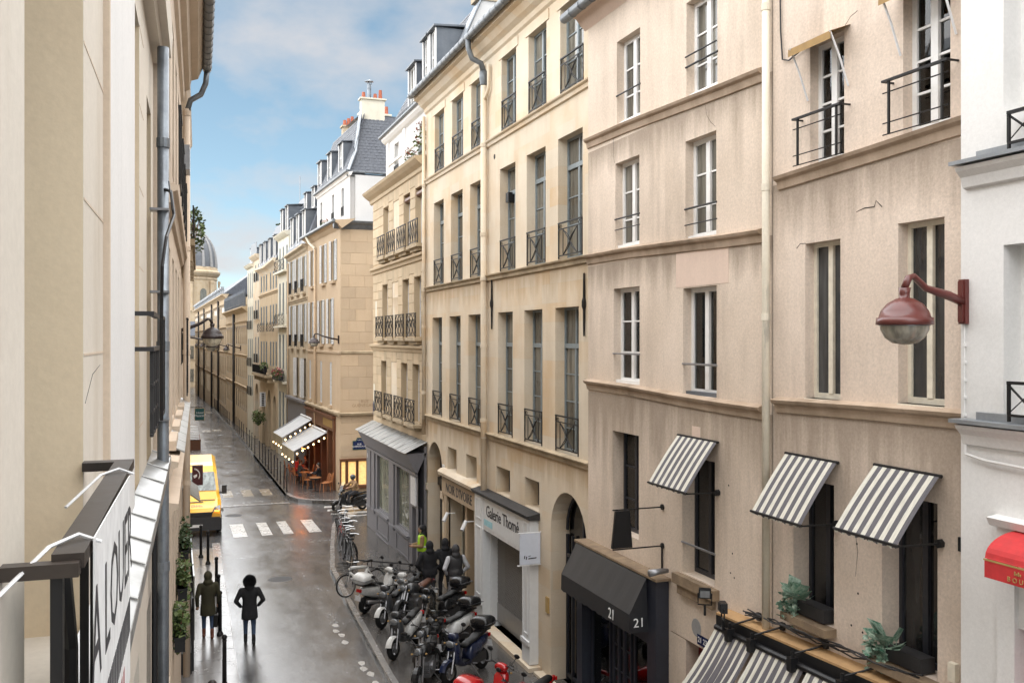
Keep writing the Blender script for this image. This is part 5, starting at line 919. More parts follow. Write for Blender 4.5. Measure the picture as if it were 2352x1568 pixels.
mansard(F4, R5, 8.0, 14.9, 13.45, 17.6, .15, -1.4, (8.8, 11.0, 13.2), (.3, 2.2)); dormer(F4, R5, 9.5, 10.2, 16.0, 17.2, -.7, .8); dormer(F4, R5, 12.2, 12.9, 16.0, 17.2, -.7, .8)
pipe(F4, R5, 14.75, .5, 12.8, .1, .07, M['terra'] if False else M['beige'], (9.6, 6.6))
c6 = [(15.4, 16.1), (16.95, 17.65), (18.45, 19.15)]
rw6 = [(12.5, 14.2, None), (9.45, 11.7, None), (5.66, 8.1, None), (1.2, 4.1, None)]
R6 = building('cream_house', 'narrow cream house with three windows per floor and black balconies', F4, 14.9, 19.68, zf(17), 14.8, [(a, b, z0, z1) for a, b in c6 for z0, z1, _ in rw6], M['cream'], .35, deep=6)
simple_windows(F4, R6, c6, rw6, -.06)
for z0 in (12.45, 8.7, 4.9): railing(F4, R6, 15.1, 19.5, z0, z0 + .75, .3, 'scroll'); mb = MB(F4); mb.box(15.0, 19.6, 0, .36, z0 - .14, z0 - .02); mb.obj('balcony_slab', M['cream'], R6)
band(F4, R6, [(14.85, 14.8), (19.7, 14.8)], [(0, -.1), (.15, 0), (.3, .15), (.35, .25), (-.3, .3)], M['cream'], 'cornice'); mansard(F4, R6, 14.9, 19.7, 15.0, 17.8, .1, -1.6, (15.6, 17.8), (.2, 1.8))
c7 = [(20.2, 20.9), (21.6, 22.3), (23.0, 23.7), (25.2, 25.95), (26.6, 27.35), (28.1, 28.85)]
rw7 = [(11.45, 12.8, None), (8.85, 10.35, None), (5.75, 7.6, None)]
R7 = building('stone_house', 'tan stone house with six windows per floor and a long black balcony over arched doors', F4, 19.7, 29.5, zf(25), 13.2, [(a, b, z0, z1) for a, b in c7 for z0, z1, _ in rw7] + [(20.6, 22.2, zf(21) + .1, 3.6, 'arch'), (23.3, 25.0, zf(24) + .1, 3.9, 'arch'), (26.2, 27.9, zf(27) + .1, 3.6, 'arch')], M['tanwall'], .35, deep=6)
simple_windows(F4, R7, c7, rw7, -.06)
for a, b in ((20.0, 23.9), (25.0, 29.0)): railing(F4, R7, a, b, 8.3, 8.95, .25, 'scroll')
railing(F4, R7, 21.4, 29.3, 5.1, 5.78, .6, 'bars'); mb = MB(F4); mb.box(21.5, 29.2, .57, .59, 5.15, 5.72); mb.obj('balcony_screen', M['black'], R7); mb = MB(F4); mb.box(21.3, 29.4, 0, .65, 4.92, 5.08); [mb.box(21.5 + 1.2 * k, 21.75 + 1.2 * k, 0, .5, 4.55, 4.92) for k in range(7)]; mb.obj('balcony_slab', M['paleband'], R7)
band(F4, R7, [(19.7, 11.3), (29.5, 11.22)], STR, M['tanwall']); band(F4, R7, [(19.7, 13.3), (24.5, 13.05), (29.5, 13.15)], [(0, -.3), (.1, -.1), (.2, 0), (.4, .15), (.4, .3), (-.3, .3)], M['pale'], 'cornice'); mansard(F4, R7, 19.7, 29.5, 13.4, 16.9, .2, -1.3, (20.6, 23.2, 25.8, 28.2), (.25, 1.9))
for a, b in ((20.6, 22.2), (23.3, 25.0), (26.2, 27.9)): mb = MB(F4); mb.box(a, b, -.34, -.28, zf(a), 3.9); mb.obj('door', M['dwood'], R7)
c8 = [(30.0, 30.7), (31.6, 32.3)]; c8b = [(34.0, 34.6), (35.2, 35.8), (36.4, 37.0)]
R8 = building('stone_house', 'slim ochre stone house with a roof terrace and red brick chimney', F4, 29.55, 33.4, zf(31), 14.4, [(a, b, z0, z1) for a, b in c8 for z0, z1 in ((12.5, 14.0), (9.4, 11.0), (5.8, 7.95))] + [(30.2, 32.4, zf(31) + .1, 4.1, 'arch')], M['pale'], .35, deep=6)
simple_windows(F4, R8, c8, [(12.5, 14.0, 'bars'), (9.4, 11.0, 'scroll'), (5.8, 7.95, 'scroll')], -.06); mb = MB(F4); mb.box(30.2, 32.4, -.34, -.28, zf(31), 4.1); mb.obj('door', M['dwood'], R8)
band(F4, R8, [(29.4, 14.4), (33.5, 14.4)], [(0, -.1), (.15, 0), (.35, .2), (.4, .3), (-.3, .3)], M['pale'], 'cornice')
mb = MB(F4); mb.box(29.6, 33.3, .2, .22, 14.7, 15.7); mb.obj('terrace_screen', M['zincdark'], R8)
mb = MB(F4); mb.box(30.2, 32.6, -4.5, -2.5, 12, 17.3); ch = mb.obj('chimney', M['brick'], R8); mb = MB(F4); mb.box(30.1, 32.7, -4.6, -2.4, 17.3, 17.5); mb.obj('chimney_cap', M['concrete'], ch)
mb = MB(F4); mb.tube([(31, -3.5, 17.5), (31, -3.5, 21.5)], .03, 5); mb.tube([(30.2, -3.5, 19.2), (31.8, -3.5, 19.2)], .02, 4); mb.obj('aerial', M['steel'], R8)
R8b = building('cream_house', 'slim pale house with grouped narrow windows beside the long ochre college wing', F4, 33.45, 37.58, zf(35), 14.0, [(a, b, z0, z1) for a, b in c8b for z0, z1 in ((11.3, 13.6), (8.6, 10.6), (5.4, 7.8), (2.9, 4.6))], M['cream'], .3, deep=6)
simple_windows(F4, R8b, c8b, [(11.3, 13.6, None), (8.6, 10.6, 'bars'), (5.4, 7.8, 'bars'), (2.9, 4.6, 'bars')], -.06); band(F4, R8b, [(33.4, 14.0), (37.7, 14.0)], [(0, -.1), (.2, 0), (.35, .2), (-.3, .3)], M['cream'], 'cornice'); mansard(F4, R8b, 33.45, 37.6, 14.2, 16.2, .1, -1.5, (34.6,), (.2, 1.4))
# ---------------- long ochre college wings
O9 = F4((37.6, 0, 0)); F9 = Fac(O9[0], O9[1], -1.4); zf9 = lambda s: gz(O9[1] + s)
def wing(name, label, s0, s1, ztop, rows, pitch, pipes, roofh):
    cs = []; s = s0 + .9
    while s + .7 < s1 - .5:
        if all(abs(s + .35 - p) > .7 for p in pipes): cs.append((s, s + .75))
        s += pitch
    r = building(name, label, F9, s0, s1, zf9(s1) - .1, ztop, [(a, b, z0, z1) for a, b in cs for z0, z1 in rows], M['insti'], .3, deep=9)
    for a, b in cs:
        for z0, z1 in rows: mb = MB(F9); mb.box(a, b, -.08, -.014, z0, z1); o = mb.obj('window', M['gwood'], r); mb = MB(F9); mb.box(a + .08, b - .08, -.014, -.008, z0 + .1, z1 - .1); mb.obj('pane', M['glass'], o)
    for p in pipes: pipe(F9, r, p, zf9(p), ztop - .1, .12, .13, M['dgrey'])
    return r
R9a = wing('college_wing', 'ochre stone college wing with a spiked railing along its lower roof', .05, 24.0, 10.4, ((7.2, 9.0), (4.1, 5.95), (1.1, 2.95)), 1.9, (12.75,), 2)
R9b = wing('college_wing', 'long receding ochre college wing with slate roof and dark downpipes', 24.05, 96, 12.55, ((10.1, 11.5), (7.0, 8.7), (3.6, 5.75), (.2, 2.7)), 2.15, (34.85, 47.55, 65.6, 82), 3)
for r, s0, s1, zs, zc in ((R9a, .05, 24, (9.42, 6.3, 3.42), 10.4), (R9b, 24.05, 96, (11.8, 9.1, 6.3, 3.15), 12.55)):
    for z in zs: band(F9, r, [(s0, z), (s1, z)], STR, M['insti'])
    band(F9, r, [(s0 - (.3 if r is R9b else 0), zc), (s1, zc)], [(0, -.2), (.15, -.05), (.35, .1), (.5, .18), (.5, .3), (-.3, .3)], M['insti'], 'cornice')
mb = MB(F9); mb.box(.1, 23.9, -3, -.2, 10.5, 10.7)
for k in range(24): s = .4 + k; mb.tube([(s, .2, 10.7), (s, .2, 12.0), (s, .2, 12.35)], [.09, .09, .0], 5)
for z in (11.0, 11.9): mb.box(.1, 23.9, .17, .23, z, z + .08)
mb.obj('roof_railing', M['zincdark'], R9a)
mb = MB(F9); mb.poly([(24.05, .3, 12.85), (96, .3, 12.85), (96, -4.5, 16.6), (24.05, -4.5, 16.6)]); mb.poly([(24.05, -9, 12.85), (96, -9, 12.85), (96, -4.5, 16.6), (24.05, -4.5, 16.6)]); mb.poly([(24.05, .3, 12.85), (24.05, -9, 12.85), (24.05, -4.5, 16.6)]); mb.obj('roof', M['slate'], R9b)
for k in range(26): mb = MB(F9); s = 26 + k * 2.6; mb.tube([(s, .2, 12.9), (s, .2, 13.7)], .07, 5); mb.box(s - .45, s + .45, .1, .5, 13.5, 13.75); mb.obj('roof_vent', M['zinc'], R9b)
mb = MB(F9); mb.box(24.2, 95.8, .15, .2, 13.2, 13.3); mb.obj('roof_rail', M['zincdark'], R9b)
mb = MB(F9); mb.box(.2, 23.8, -9, -3, 10.4, 12.2); mb.poly([(.1, -3, 12.2), (23.9, -3, 12.2), (21, -6, 17.3), (3, -6, 17.3)]); mb.poly([(.1, -3, 12.2), (.1, -9, 12.2), (3, -6, 17.3)]); mb.poly([(23.9, -3, 12.2), (23.9, -9, 12.2), (21, -6, 17.3)]); mb.obj('rear_roof', M['slate'], R9a)
# ---------------- the building that closes the street, and the domed chapel
EB = empty('closing_building', (3, 216, -2.7), 'pale stone building with a slate roof closing the far end of the street', 'building')
mb = MB(); mb.box(-14, 5.6, 216, 222, -3.2, 8.4); mb.obj('wall', M['insti'], EB)
mb = MB(); mb.prism([(-14, 215.7, 8.4), (5.7, 215.7, 8.4), (5.7, 218, 11.6), (-14, 218, 11.6)], (0, 4, 0)); mb.obj('roof', M['slate'], EB)
for x in (.5, 3.2): mb = MB(); mb.box(x, x + 1.2, 215.9, 216.02, 3.4, 6.2); mb.obj('window', M['glass'], EB); mb = MB(); mb.box(x, x + 1.2, 215.9, 216.02, -1.6, 1.2); mb.obj('window', M['glass'], EB)
zc = 262.; a = (436 - CX) / F_PX; DX = zc * (a * math.cos(TH) + math.sin(TH)); DY = zc * (-a * math.sin(TH) + math.cos(TH))
hz = lambda v: CAMH + (HV - v) / F_PX * zc
DM = empty('domed_chapel', (DX, DY, hz(705)), 'domed stone chapel with a ribbed slate dome above the rooftops', 'chapel')
mb = MB(); mb.lathe([(7.2, hz(760)), (7.2, hz(645)), (7.4, hz(643)), (7.4, hz(640)), (7.2, hz(638))], (DX, DY, 0), 40); mb.obj('drum', M['insti'], DM, False)
mb = MB(); mb.lathe([(7.2, hz(638)), (7.6, hz(636)), (8.1, hz(630)), (8.2, hz(626)), (7.5, hz(622)), (7.4, hz(616)), (6.9, hz(614))], (DX, DY, 0), 40); mb.obj('cornice', M['insti'], DM)
prof = [(7.0 * max(.12, 1 - (t / 10) ** 2.5) ** .5, hz(615) + 10.8 * t / 10) for t in range(11)]
mb = MB(); mb.lathe(prof, (DX, DY, 0), 40); mb.obj('dome', surf('pale_grey_slate', (.17, .178, .19), (.13, .137, .15), rough=.5, scale=.8), DM, True)
for k in range(16):
    an = 2 * math.pi * (k + .3) / 16; mb = MB(); mb.tube([(DX + (r + .08) * math.cos(an), DY + (r + .08) * math.sin(an), z) for r, z in prof], [.46 - .02 * i for i in range(11)], 6); mb.obj('dome_rib', M['concrete'], DM)
for k in range(8):
    an = 2 * math.pi * (k + .5) / 8 + .1; c, s_ = math.cos(an), math.sin(an); mb = MB(lambda p: (DX + c * (7.22 + p[1]) - s_ * p[0], DY + s_ * (7.22 + p[1]) + c * p[0], p[2]))
    z0, z1 = hz(712), hz(672); mb.poly([(-.95, .03, z0), (.95, .03, z0)] + [(.95 * math.cos(t * math.pi / 8), .03, z1 + .95 * math.sin(t * math.pi / 8)) for t in range(9)]); mb.obj('arched_window', M['glass'], DM)
    mb = MB(mb.T); mb.box(2.1, 2.9, 0, .35, hz(715), hz(645)); mb.box(1.95, 3.05, 0, .5, hz(652), hz(646)); mb.obj('pilaster', M['insti'], DM)
mb = MB(); mb.lathe([(.0, hz(555) + 5.5), (.9, hz(555) + 4), (1.3, hz(560) + 3), (1.3, hz(565)), (1.8, hz(566))], (DX, DY, 0), 12); mb.obj('lantern', M['insti'], DM)
# ================================================================ left side: the photographer's own house and its neighbours
L1F = Fac(-.5, 0, 1.4, -1)
lo = [(3.05, 4.72), (7.92, 9.04), (10.3, 11.2)]
ops = [(3.05, 4.72, 6.45, 10.6), (7.92, 9.04, 6.45, 10.6), (10.3, 11.2, 6.45, 10.3), (-.6, 1.0, 6.45, 10.6)] + [(a, b, 1.2, 5.0) for a, b in lo]
L1 = building('cream_house', 'warm white house on the left with deep window bays, zinc ledge and iron railings', L1F, -6, 11.75, 0, 15, ops, M['lwall'], .55, deep=7)
for a, b, z0, z1 in ops: window(L1F, L1, a, b, z0, z1, -.48, rows=(.25, .5, .75), mat='wwood')
for a, b, z0, z1 in ops[:4]: mb = MB(L1F); mb.box(b - .004, b + .0, -.48, -.002, z0, z1); mb.obj('reveal_lining', M['reveal'], L1)
for a, b, c in ((4.72, 5.7, 0), (9.04, 10.3, 0)):                # joints of the stone courses on the piers
    for z in (7.0, 7.72, 8.44, 9.16, 9.9, 10.6): mb = MB(L1F); mb.box(a + .01, b - .01 if b < 10 else b - .6, -.0, .0025, z, z + .012); mb.obj('course_joint', M['lwarm'], L1)
mb = MB(L1F); mb.box(5.72, 7.9, 0, .03, 5.9, 15); mb.obj('wall_pilaster', M['white'], L1)
mb = MB(L1F); mb.box(5.66, 5.72, 0, .034, 5.9, 15); mb.obj('pilaster_edge', M['lwarm'], L1)
mb = MB(L1F); mb.box(2.7, 3.05, 0, .02, 5.9, 15); mb.obj('wall_pilaster', M['lwall'], L1)
band(L1F, L1, [(-6, 11.0), (11.75, 11.0)], [(0, .02), (.1, .02), (.12, .1), (.2, .1), (.22, .35), (0, .45)], M['lwall'], 'cornice')
band(L1F, L1, [(-6, 6.35), (11.6, 6.35)], [(0, -.3), (.04, -.28), (.07, -.1), (.12, -.06), (.13, .0), (0, .02)], M['lwall'])
for i, (a, b) in enumerate(((2.2, 5.3), (5.32, 6.05), (6.07, 6.75), (6.77, 7.5), (7.52, 8.4), (8.42, 9.4), (9.42, 10.4), (10.42, 11.5))):
    mb = MB(L1F); k = .01 * (i % 2); mb.prism([(a, .0, 6.5 + k), (b, .0, 6.5 + k), (b, .2, 6.42 + k), (a, .2, 6.42 + k)], (0, 0, .006)); mb.prism([(a, .2, 6.43 + k), (b, .2, 6.43 + k), (b, .205, 6.38), (a, .205, 6.38)], (0, .004, 0)); mb.tube([(b, .0, 6.51 + k), (b, .2, 6.435 + k)], .008, 5); mb.obj('zinc_sheet', M['wetzinc'], L1)
mb = MB(L1F); mb.box(2.0, 4.9, .0, .14, 5.75, 5.82); mb.box(2.0, 4.9, .0, .1, 5.6, 5.75); mb.obj('lower_ledge', M['wetzinc'], L1)
pp = pipe(L1F, L1, 11.0, .3, 11.0, .135, .062, M['galv'], (9.95, 7.72, 5.3))
mb = MB(L1F); mb.tube([(11.0, .12, 9.45), (10.85, .22, 9.4), (10.5, .26, 9.1), (9.9, .2, 8.8), (9.7, .17, 8.5), (9.72, .16, 7.9), (9.8, .16, 7.0)], .018, 6); mb.tube([(10.8, .2, 9.5), (10.6, .22, 9.35), (10.5, .24, 9.15)], .008, 5); mb.obj('black_cable', M['black'], L1)
mb = MB(L1F); mb.tube([(10.7, .06, .5), (10.7, .06, 6.2)], .03, 6); mb.obj('cable_conduit', M['black'], L1)
for P_ in ([(2.95, 8.5), (2.9, 8.9), (2.78, 9.0)], [(4.8, 7.5), (5.1, 7.62), (5.5, 7.66)], [(6.2, 8.8), (6.25, 9.6), (6.2, 10.2)]): crack(L1F, L1, P_, .003)
for s_ in (10.9,):
    for z_ in (9.2, 8.3, 6.9): mb = MB(L1F); mb.box(10.9, 11.1, 0, .2, z_, z_ + .025); mb.obj('pipe_bracket', M['steel'], L1)
# window guards of the left house
mb = MB(L1F)                                                   # flat guard of the window bay beyond the banner
for z in (7.98, 7.70): mb.box(7.9, 9.1, .13, .17, z, z + .035); mb.box(7.9, 7.93, .0, .13, z, z + .035)
for s in (8.0, 8.35, 8.7, 9.0): mb.box(s, s + .035, .135, .165, 7.02, 7.7)
for z in (7.42, 7.2, 7.02): mb.box(7.95, 9.05, .14, .16, z, z + .022)
mb.obj('window_guard', M['dgrey'], L1)
mb = MB(L1F); [mb.box(10.25, 11.25, .13, .16, z, z + .035) for z in (8.0, 7.0)]; [mb.box(s, s + .03, .13, .16, 7.0, 8.0) for s in (10.3, 10.6, 10.9, 11.2)]; mb.obj('window_guard', M['dgrey'], L1)
L1L = lambda p: L1F((p[0], p[1], p[2] - .045))
rl = empty('balcony_railing', L1L((3.4, .2, 6.6)), 'dark iron window railing carrying the white rental banner', 'railing')
mb = MB(L1L); mb.box(2.72, 4.75, .135, .215, 7.24, 7.28); mb.box(2.68, 2.73, .0, .205, 7.225, 7.262); mb.box(4.66, 4.75, .0, .135, 7.24, 7.28); mb.obj('top_rail', plain('rusty_black_rail_paint', (.03, .022, .017), .45, var=.4), rl)
mb = MB(L1L); mb.box(2.70, 2.735, .135, .165, 6.0, 7.225); mb.tube([(2.85, .15, 7.2), (3.0, .15, 6.95), (3.0, .15, 6.0)], .02, 6); [mb.box(s, s + .025, .14, .165, 6.0, 7.24) for s in (3.3, 3.6, 3.9, 4.2, 4.5)]; mb.box(2.7, 4.7, .13, .17, 6.5, 6.53); mb.obj('baluster', M['black'], rl)
bn = empty('rental_banner', L1L((3.2, .22, 6.6)), 'white rental banner with black capitals tied to the iron railing at left', 'banner')
mb = MB(L1L); mb.prism([(2.86, .222, 7.29), (4.3, .222, 7.265), (4.26, .225, 6.42), (2.83, .225, 6.42)], (0, .004, 0)); mb.obj('banner_sheet', M['inkw'], bn)
text('alouer', M['ink'], bn, L1L((3.57, .228, 6.99)), (L1F.d[0], L1F.d[1], 0), (0, 0, 1), .41, .0008); 
mb = MB(L1L); [mb.box(2.95 + .07 * k, 3.0 + .07 * k, .227, .229, 6.62, 6.76) for k in range(19)]; mb.obj('small_capitals', M['ink'], bn); mb = MB(L1L); [mb.box(3.0 + .11 * k, 3.07 + .11 * k, .227, .229, 6.46, 6.57) for k in range(9)]; mb.obj('red_number', M['red'], bn)
mb = MB(L1L)
for s in (2.9, 4.3): mb.tube([(s, .24, 7.27), (s, .18, 7.295), (s - .1, .12, 7.285), (s - .35, .02, 7.2)], .006, 5)
mb.obj('tie_cord', M['alu'], bn)
# neighbour L2 with gutter and cream downpipe
L2F = Fac(-.36, 0, 1.4, -1)
l2 = [(12.6, 13.6), (14.7, 15.7), (16.8, 17.8), (18.9, 19.9)]
L2 = building('peach_house', 'peach rendered house beyond the galvanised pipe with a moulded cornice and gutter', L2F, 11.8, 22.2, 0, 13.5, [(a, b, z0, z1) for a, b in l2 for z0, z1 in ((10.2, 12.5), (6.6, 9.0), (3.2, 5.4))], M['lwarm'], .4, deep=7)
for a, b in l2:
    for z0, z1 in ((10.2, 12.5), (6.6, 9.0), (3.2, 5.4)): window(L2F, L2, a, b, z0, z1, -.15, rows=(.5,), mat='wwood')
    railing(L2F, L2, a - .05, b + .05, 9.75, 10.75, .14, 'bars'); mb = MB(L2F); mb.box(a - .15, b + .15, 0, .1, 6.4, 6.52); mb.obj('sill', M['lwarm'], L2)
for z in (9.6, 6.3, 5.8): band(L2F, L2, [(11.85, z), (22.2, z)], [(0, -.2), (.05, -.18), (.08, -.05), (.13, -.03), (.14, .03), (0, .06)], M['lwarm'])
railing(L2F, L2, 19.0, 20.2, 6.7, 8.2, .16, 'scroll')
band(L2F, L2, [(11.8, 13.4), (22.1, 13.4)], [(0, -.35), (.06, -.3), (.08, -.1), (.18, -.05), (.22, .15), (.36, .2), (.42, .35), (.46, .45), (-.2, .5)], M['lwarm'], 'cornice')
mb = MB(L2F); mb.tube([(11.8, .55, 13.85), (22.15, .55, 13.85)], .1, 10); gt = mb.obj('gutter', M['gutter'], L2, True)
for k in range(24): mb = MB(L2F); s = 12 + .43 * k; mb.tube([(s, .55, 13.85), (s + .03, .55, 13.85)], .107, 10); mb.obj('gutter_joint', M['gutter'], gt)
mb = MB(L2F); mb.tube([(22.05, .55, 13.8), (22.05, .52, 13.5), (22.05, .42, 13.25), (22.05, .2, 13.1), (22.05, .13, 12.85)], .065, 8); mb.obj('swan_neck', M['gutter'], L2, True)
pipe(L2F, L2, 22.05, .3, 12.9, .12, .075, M['lwarm'], (12.8, 9.8, 7.5, 4.6)); mb = MB(L2F); mb.poly([(11.8, .4, 13.9), (22.2, .4, 13.9), (22.2, -4, 16), (11.8, -4, 16)]); mb.obj('roof', M['zinc'], L2)
mb = MB(L2F); mb.box(20.2, 21.0, .05, .2, 11.25, 11.75); mb.obj('meter_box', M['steel'], L2)
for k in range(9): mb = MB(L2F); mb.prism([(12.5 + k * 1.1, .0, 6.46), (13.56 + k * 1.1, .0, 6.46), (13.56 + k * 1.1, .2, 6.36), (12.5 + k * 1.1, .2, 6.36)], (0, 0, .02)); mb.obj('zinc_sheet', M['wetzinc'], L2)
# L3: farther houses on the left, mostly hidden
L3F = Fac(-.5, 0, 1.4, -1)
l3 = [(23.5 + 2.1 * k, 24.5 + 2.1 * k) for k in range(5)]
L3 = building('corner_house', 'cream corner house on the left beyond the peach house with a leafy balcony', L3F, 22.3, 36.0, 0, 15, [(a, b, z0, z1) for a, b in l3 for z0, z1 in ((10.6, 12.6), (7.2, 9.2), (4.4, 6.2))], M['lwarm'], .35, deep=8)
simple_windows(L3F, L3, l3, [(10.6, 12.6, None), (7.2, 9.2, 'bars'), (4.4, 6.2, None)])
mb = MB(L3F); mb.box(26, 35.5, 0, .42, 10.25, 10.42); [mb.box(26.2 + 1.8 * k, 26.5 + 1.8 * k, 0, .36, 9.85, 10.25) for k in range(6)]; mb.obj('balcony_slab', M['paleband'], L3); railing(L3F, L3, 26, 35.5, 10.42, 11.3, .38, 'bars')
band(L3F, L3, [(22.3, 14.6), (36, 14.6)], [(0, -.2), (.2, 0), (.3, .2), (-.2, .3)], M['lwarm'], 'cornice')
L4F = Fac(.75, 47.5, -.6, -1); l4 = [(2 + 2.4 * k, 3.0 + 2.4 * k) for k in range(24)]
L4 = building('cream_house', 'row house on the left beyond the crossing, only its edge showing', L4F, 0, 60, gz(80), 14, [(a, b, z0, z1) for a, b in l4 for z0, z1 in ((7.0, 9.0), (3.8, 5.6))], M['pale'], .3, deep=8)
for a, b in l4:
    for z0, z1 in ((7.0, 9.0), (3.8, 5.6)): mb = MB(L4F); mb.box(a, b, -.26, -.2, z0, z1); mb.obj('window', M['glass'], L4)
L5F = Fac(L4F((60, 0, 0))[0], L4F((60, 0, 0))[1], .4, -1)
L5 = building('stone_house', 'far stone house on the left side near the end of the street', L5F, 0.05, 105, -3.2, 12, [(3 + 3 * k, 4.1 + 3 * k, z0, z1) for k in range(33) for z0, z1 in ((6.4, 8.4), (3.0, 5.0))], M['insti'], .3, deep=8)
# ================================================================ street lamps
def wall_lamp(label, base, direc, reach, drop, rad, mat, name='street_lamp'):
    # base: point on the wall; direc: unit vector out of the wall
    r = empty(name, base, label, 'street lamp', 'wall mounted street lamps', rz=math.atan2(direc[1], direc[0])); OFF[r.name] = (0, 0, 0)
    k = rad / .27
    mb = MB(); mb.box(0, .05 * k, -.045 * k, .045 * k, -.23 * k, .23 * k); mb.box(.05 * k, .075 * k, -.03 * k, .03 * k, -.21 * k, .21 * k); mb.obj('wall_bracket', mat, r)
    mb = MB(); mb.tube([(.05, 0, 0), (reach * .3, 0, .06 * k), (reach * .7, 0, drop + .30 * k), (reach * .92, 0, drop + .42 * k), (reach, 0, drop + .40 * k), (reach + .05 * k, 0, drop + .30 * k)], [.045 * k, .048 * k, .036 * k, .032 * k, .038 * k, .036 * k], 10); mb.obj('lamp_arm', mat, r, True)
    mb = MB(); c = (reach + .05 * k, 0, drop); mb.lathe([(.0, .3), (.06, .3), (.05, .24), (.05, .2), (.09, .19), (.17, .14), (.225, .07), (.25, 0.0), (.27, .0), (.275, -.07), (.24, -.075)], (0, 0, 0), 24); mb.v = [(p[0] * k + c[0], p[1] * k, p[2] * k + c[2]) for p in mb.v]; mb.obj('lamp_hood', mat, r, True)
    mb = MB(); mb.lathe([(.235, -.07), (.23, -.12), (.19, -.2), (.12, -.255), (.0, -.275)], (0, 0, 0), 24); mb.v = [(p[0] * k + c[0], p[1] * k, p[2] * k + c[2]) for p in mb.v]; mb.obj('lamp_glass', M['milk'], r, True)
    mb = MB(); mb.lathe([(.24, -.068), (.243, -.082), (.0, -.083)], (0, 0, 0), 20); mb.v = [(p[0] * k + c[0], p[1] * k, p[2] * k + c[2]) for p in mb.v]; mb.obj('lamp_reflector', M['steel'], r); return r
wall_lamp('red brown globe street lamp fixed to the white house', F0((7.49, 0, 8.18)), (-1, 0, 0), .74, -.17, .27, M['lampred'])
dl = plain('dark_brown_lamp_paint', (.03, .02, .02), .4)
wall_lamp('dark globe street lamp reaching out beside the cream downpipe on the left', L3F((25.6, 0, 8.0)), (1, 0, 0), .80, -.12, .28, dl)
wall_lamp('flat dark street lamp behind the leftmost globe lamp', L3F((34.5, 0, 7.8)), (1, 0, 0), .9, -.25, .2, dl)
wall_lamp('small dark street lamp on the beige corner house above the cafe', F4((-.9, 0, 7.75)), (-1, -.1, 0), 1.25, -.1, .26, dl)
for i, s in enumerate((6, 20.5, 34, 48, 62)): wall_lamp('distant small wall lamp, number %s along the ochre college wings counted from the houses' % ('one', 'two', 'three', 'four', 'five')[i], F9((s, 0, 6.9)), (-1, 0, 0), 1.3, -.1, .3, dl)
# ================================================================ posts along the far kerb, and bollards on the left
def post_proto():
    r = empty('kerb_post', (0, 0, 0), None, 'post', 'thin dark posts along the far kerb', world=False)
    mb = MB(); mb.tube([(0, 0, 0), (0, 0, 1.16)], .03, 8); mb.obj('shaft', M['iron'], r, True); mb = MB(); mb.lathe([(0, 1.235), (.03, 1.225), (.042, 1.195), (.03, 1.165), (0, 1.16)], n=8); mb.obj('finial', M['iron'], r, True); mb = MB(); mb.lathe([(.06, 0), (.06, .03), (.035, .06)], n=8); mb.obj('foot', M['iron'], r); return r
pr = post_proto()
ys = [49.6, 50.9, 52.6, 54.3, 56.0, 57.7, 59.5, 61.4, 63.4, 65.6, 69.6, 72.5, 74.9, 77.5, 81.6, 84.1, 86.7, 88.9, 91.0, 93.0, 98.6, 100.6] + [102.6 + 2.1 * k for k in range(46)]
for i, y in enumerate(ys):
    o = pr if i == 0 else copy_tree(pr); x = interp(KF, y) + .12; o.location = (x, y, gz(y) + .19); o.rotation_euler = (random.uniform(-.02, .02), random.uniform(-.02, .02), 0)
    ORD = 'first second third fourth fifth sixth seventh eighth ninth tenth'.split()
    if i < 10: o['label'] = 'thin dark kerb post beside the cafe terrace, %s from the zebra crossing' % ORD[i]
    elif i < 14: o['label'] = 'thin dark kerb post, %s of the four just past the cafe awnings' % ORD[i - 10]
    elif i < 20: o['label'] = 'thin dark kerb post, %s of the group of six farther along the kerb' % ORD[i - 14]
    else: o['label'] = 'thin dark kerb post in the long far row beside the college wings'
bo = [(1.08, 21.6, 'black bollard nearest the camera on the left pavement'), (1.16, 25.4, 'black bollard just right of the olive coated walker'), (1.2, 27.2, 'black bollard half hidden behind the olive coated walker'), (1.24, 29.4, 'black bollard ahead of the olive coated walker'), (.95, 35.0, 'left one of two black bollards in front of the yellow van'), (1.15, 33.8, 'right one of two black bollards in front of the yellow van'), (2.2, 54.6, 'thin bollard on the left kerb behind the yellow van'), (2.25, 57.2, 'thin bollard farther along the left kerb behind the yellow van')]
bp = empty('bollard', (0, 0, 0), None, 'bollard', 'black bollards on the left pavement', world=False)
mb = MB(); mb.tube([(0, 0, 0), (0, 0, 1.0), (0, 0, 1.04)], [.05, .045, .055], 10); mb.obj('shaft', M['iron'], bp, True); mb = MB(); mb.ell((0, 0, 1.1), .06, .06, .065, 10, 8); mb.obj('ball_top', M['iron'], bp, True); mb = MB(); mb.lathe([(.085, 0), (.085, .05), (.05, .12)], n=10); mb.obj('foot', M['iron'], bp)
for i, (x, y, l) in enumerate(bo): o = bp if i == 0 else copy_tree(bp); o.location = (x, y, gz(y) + .11); o['label'] = l
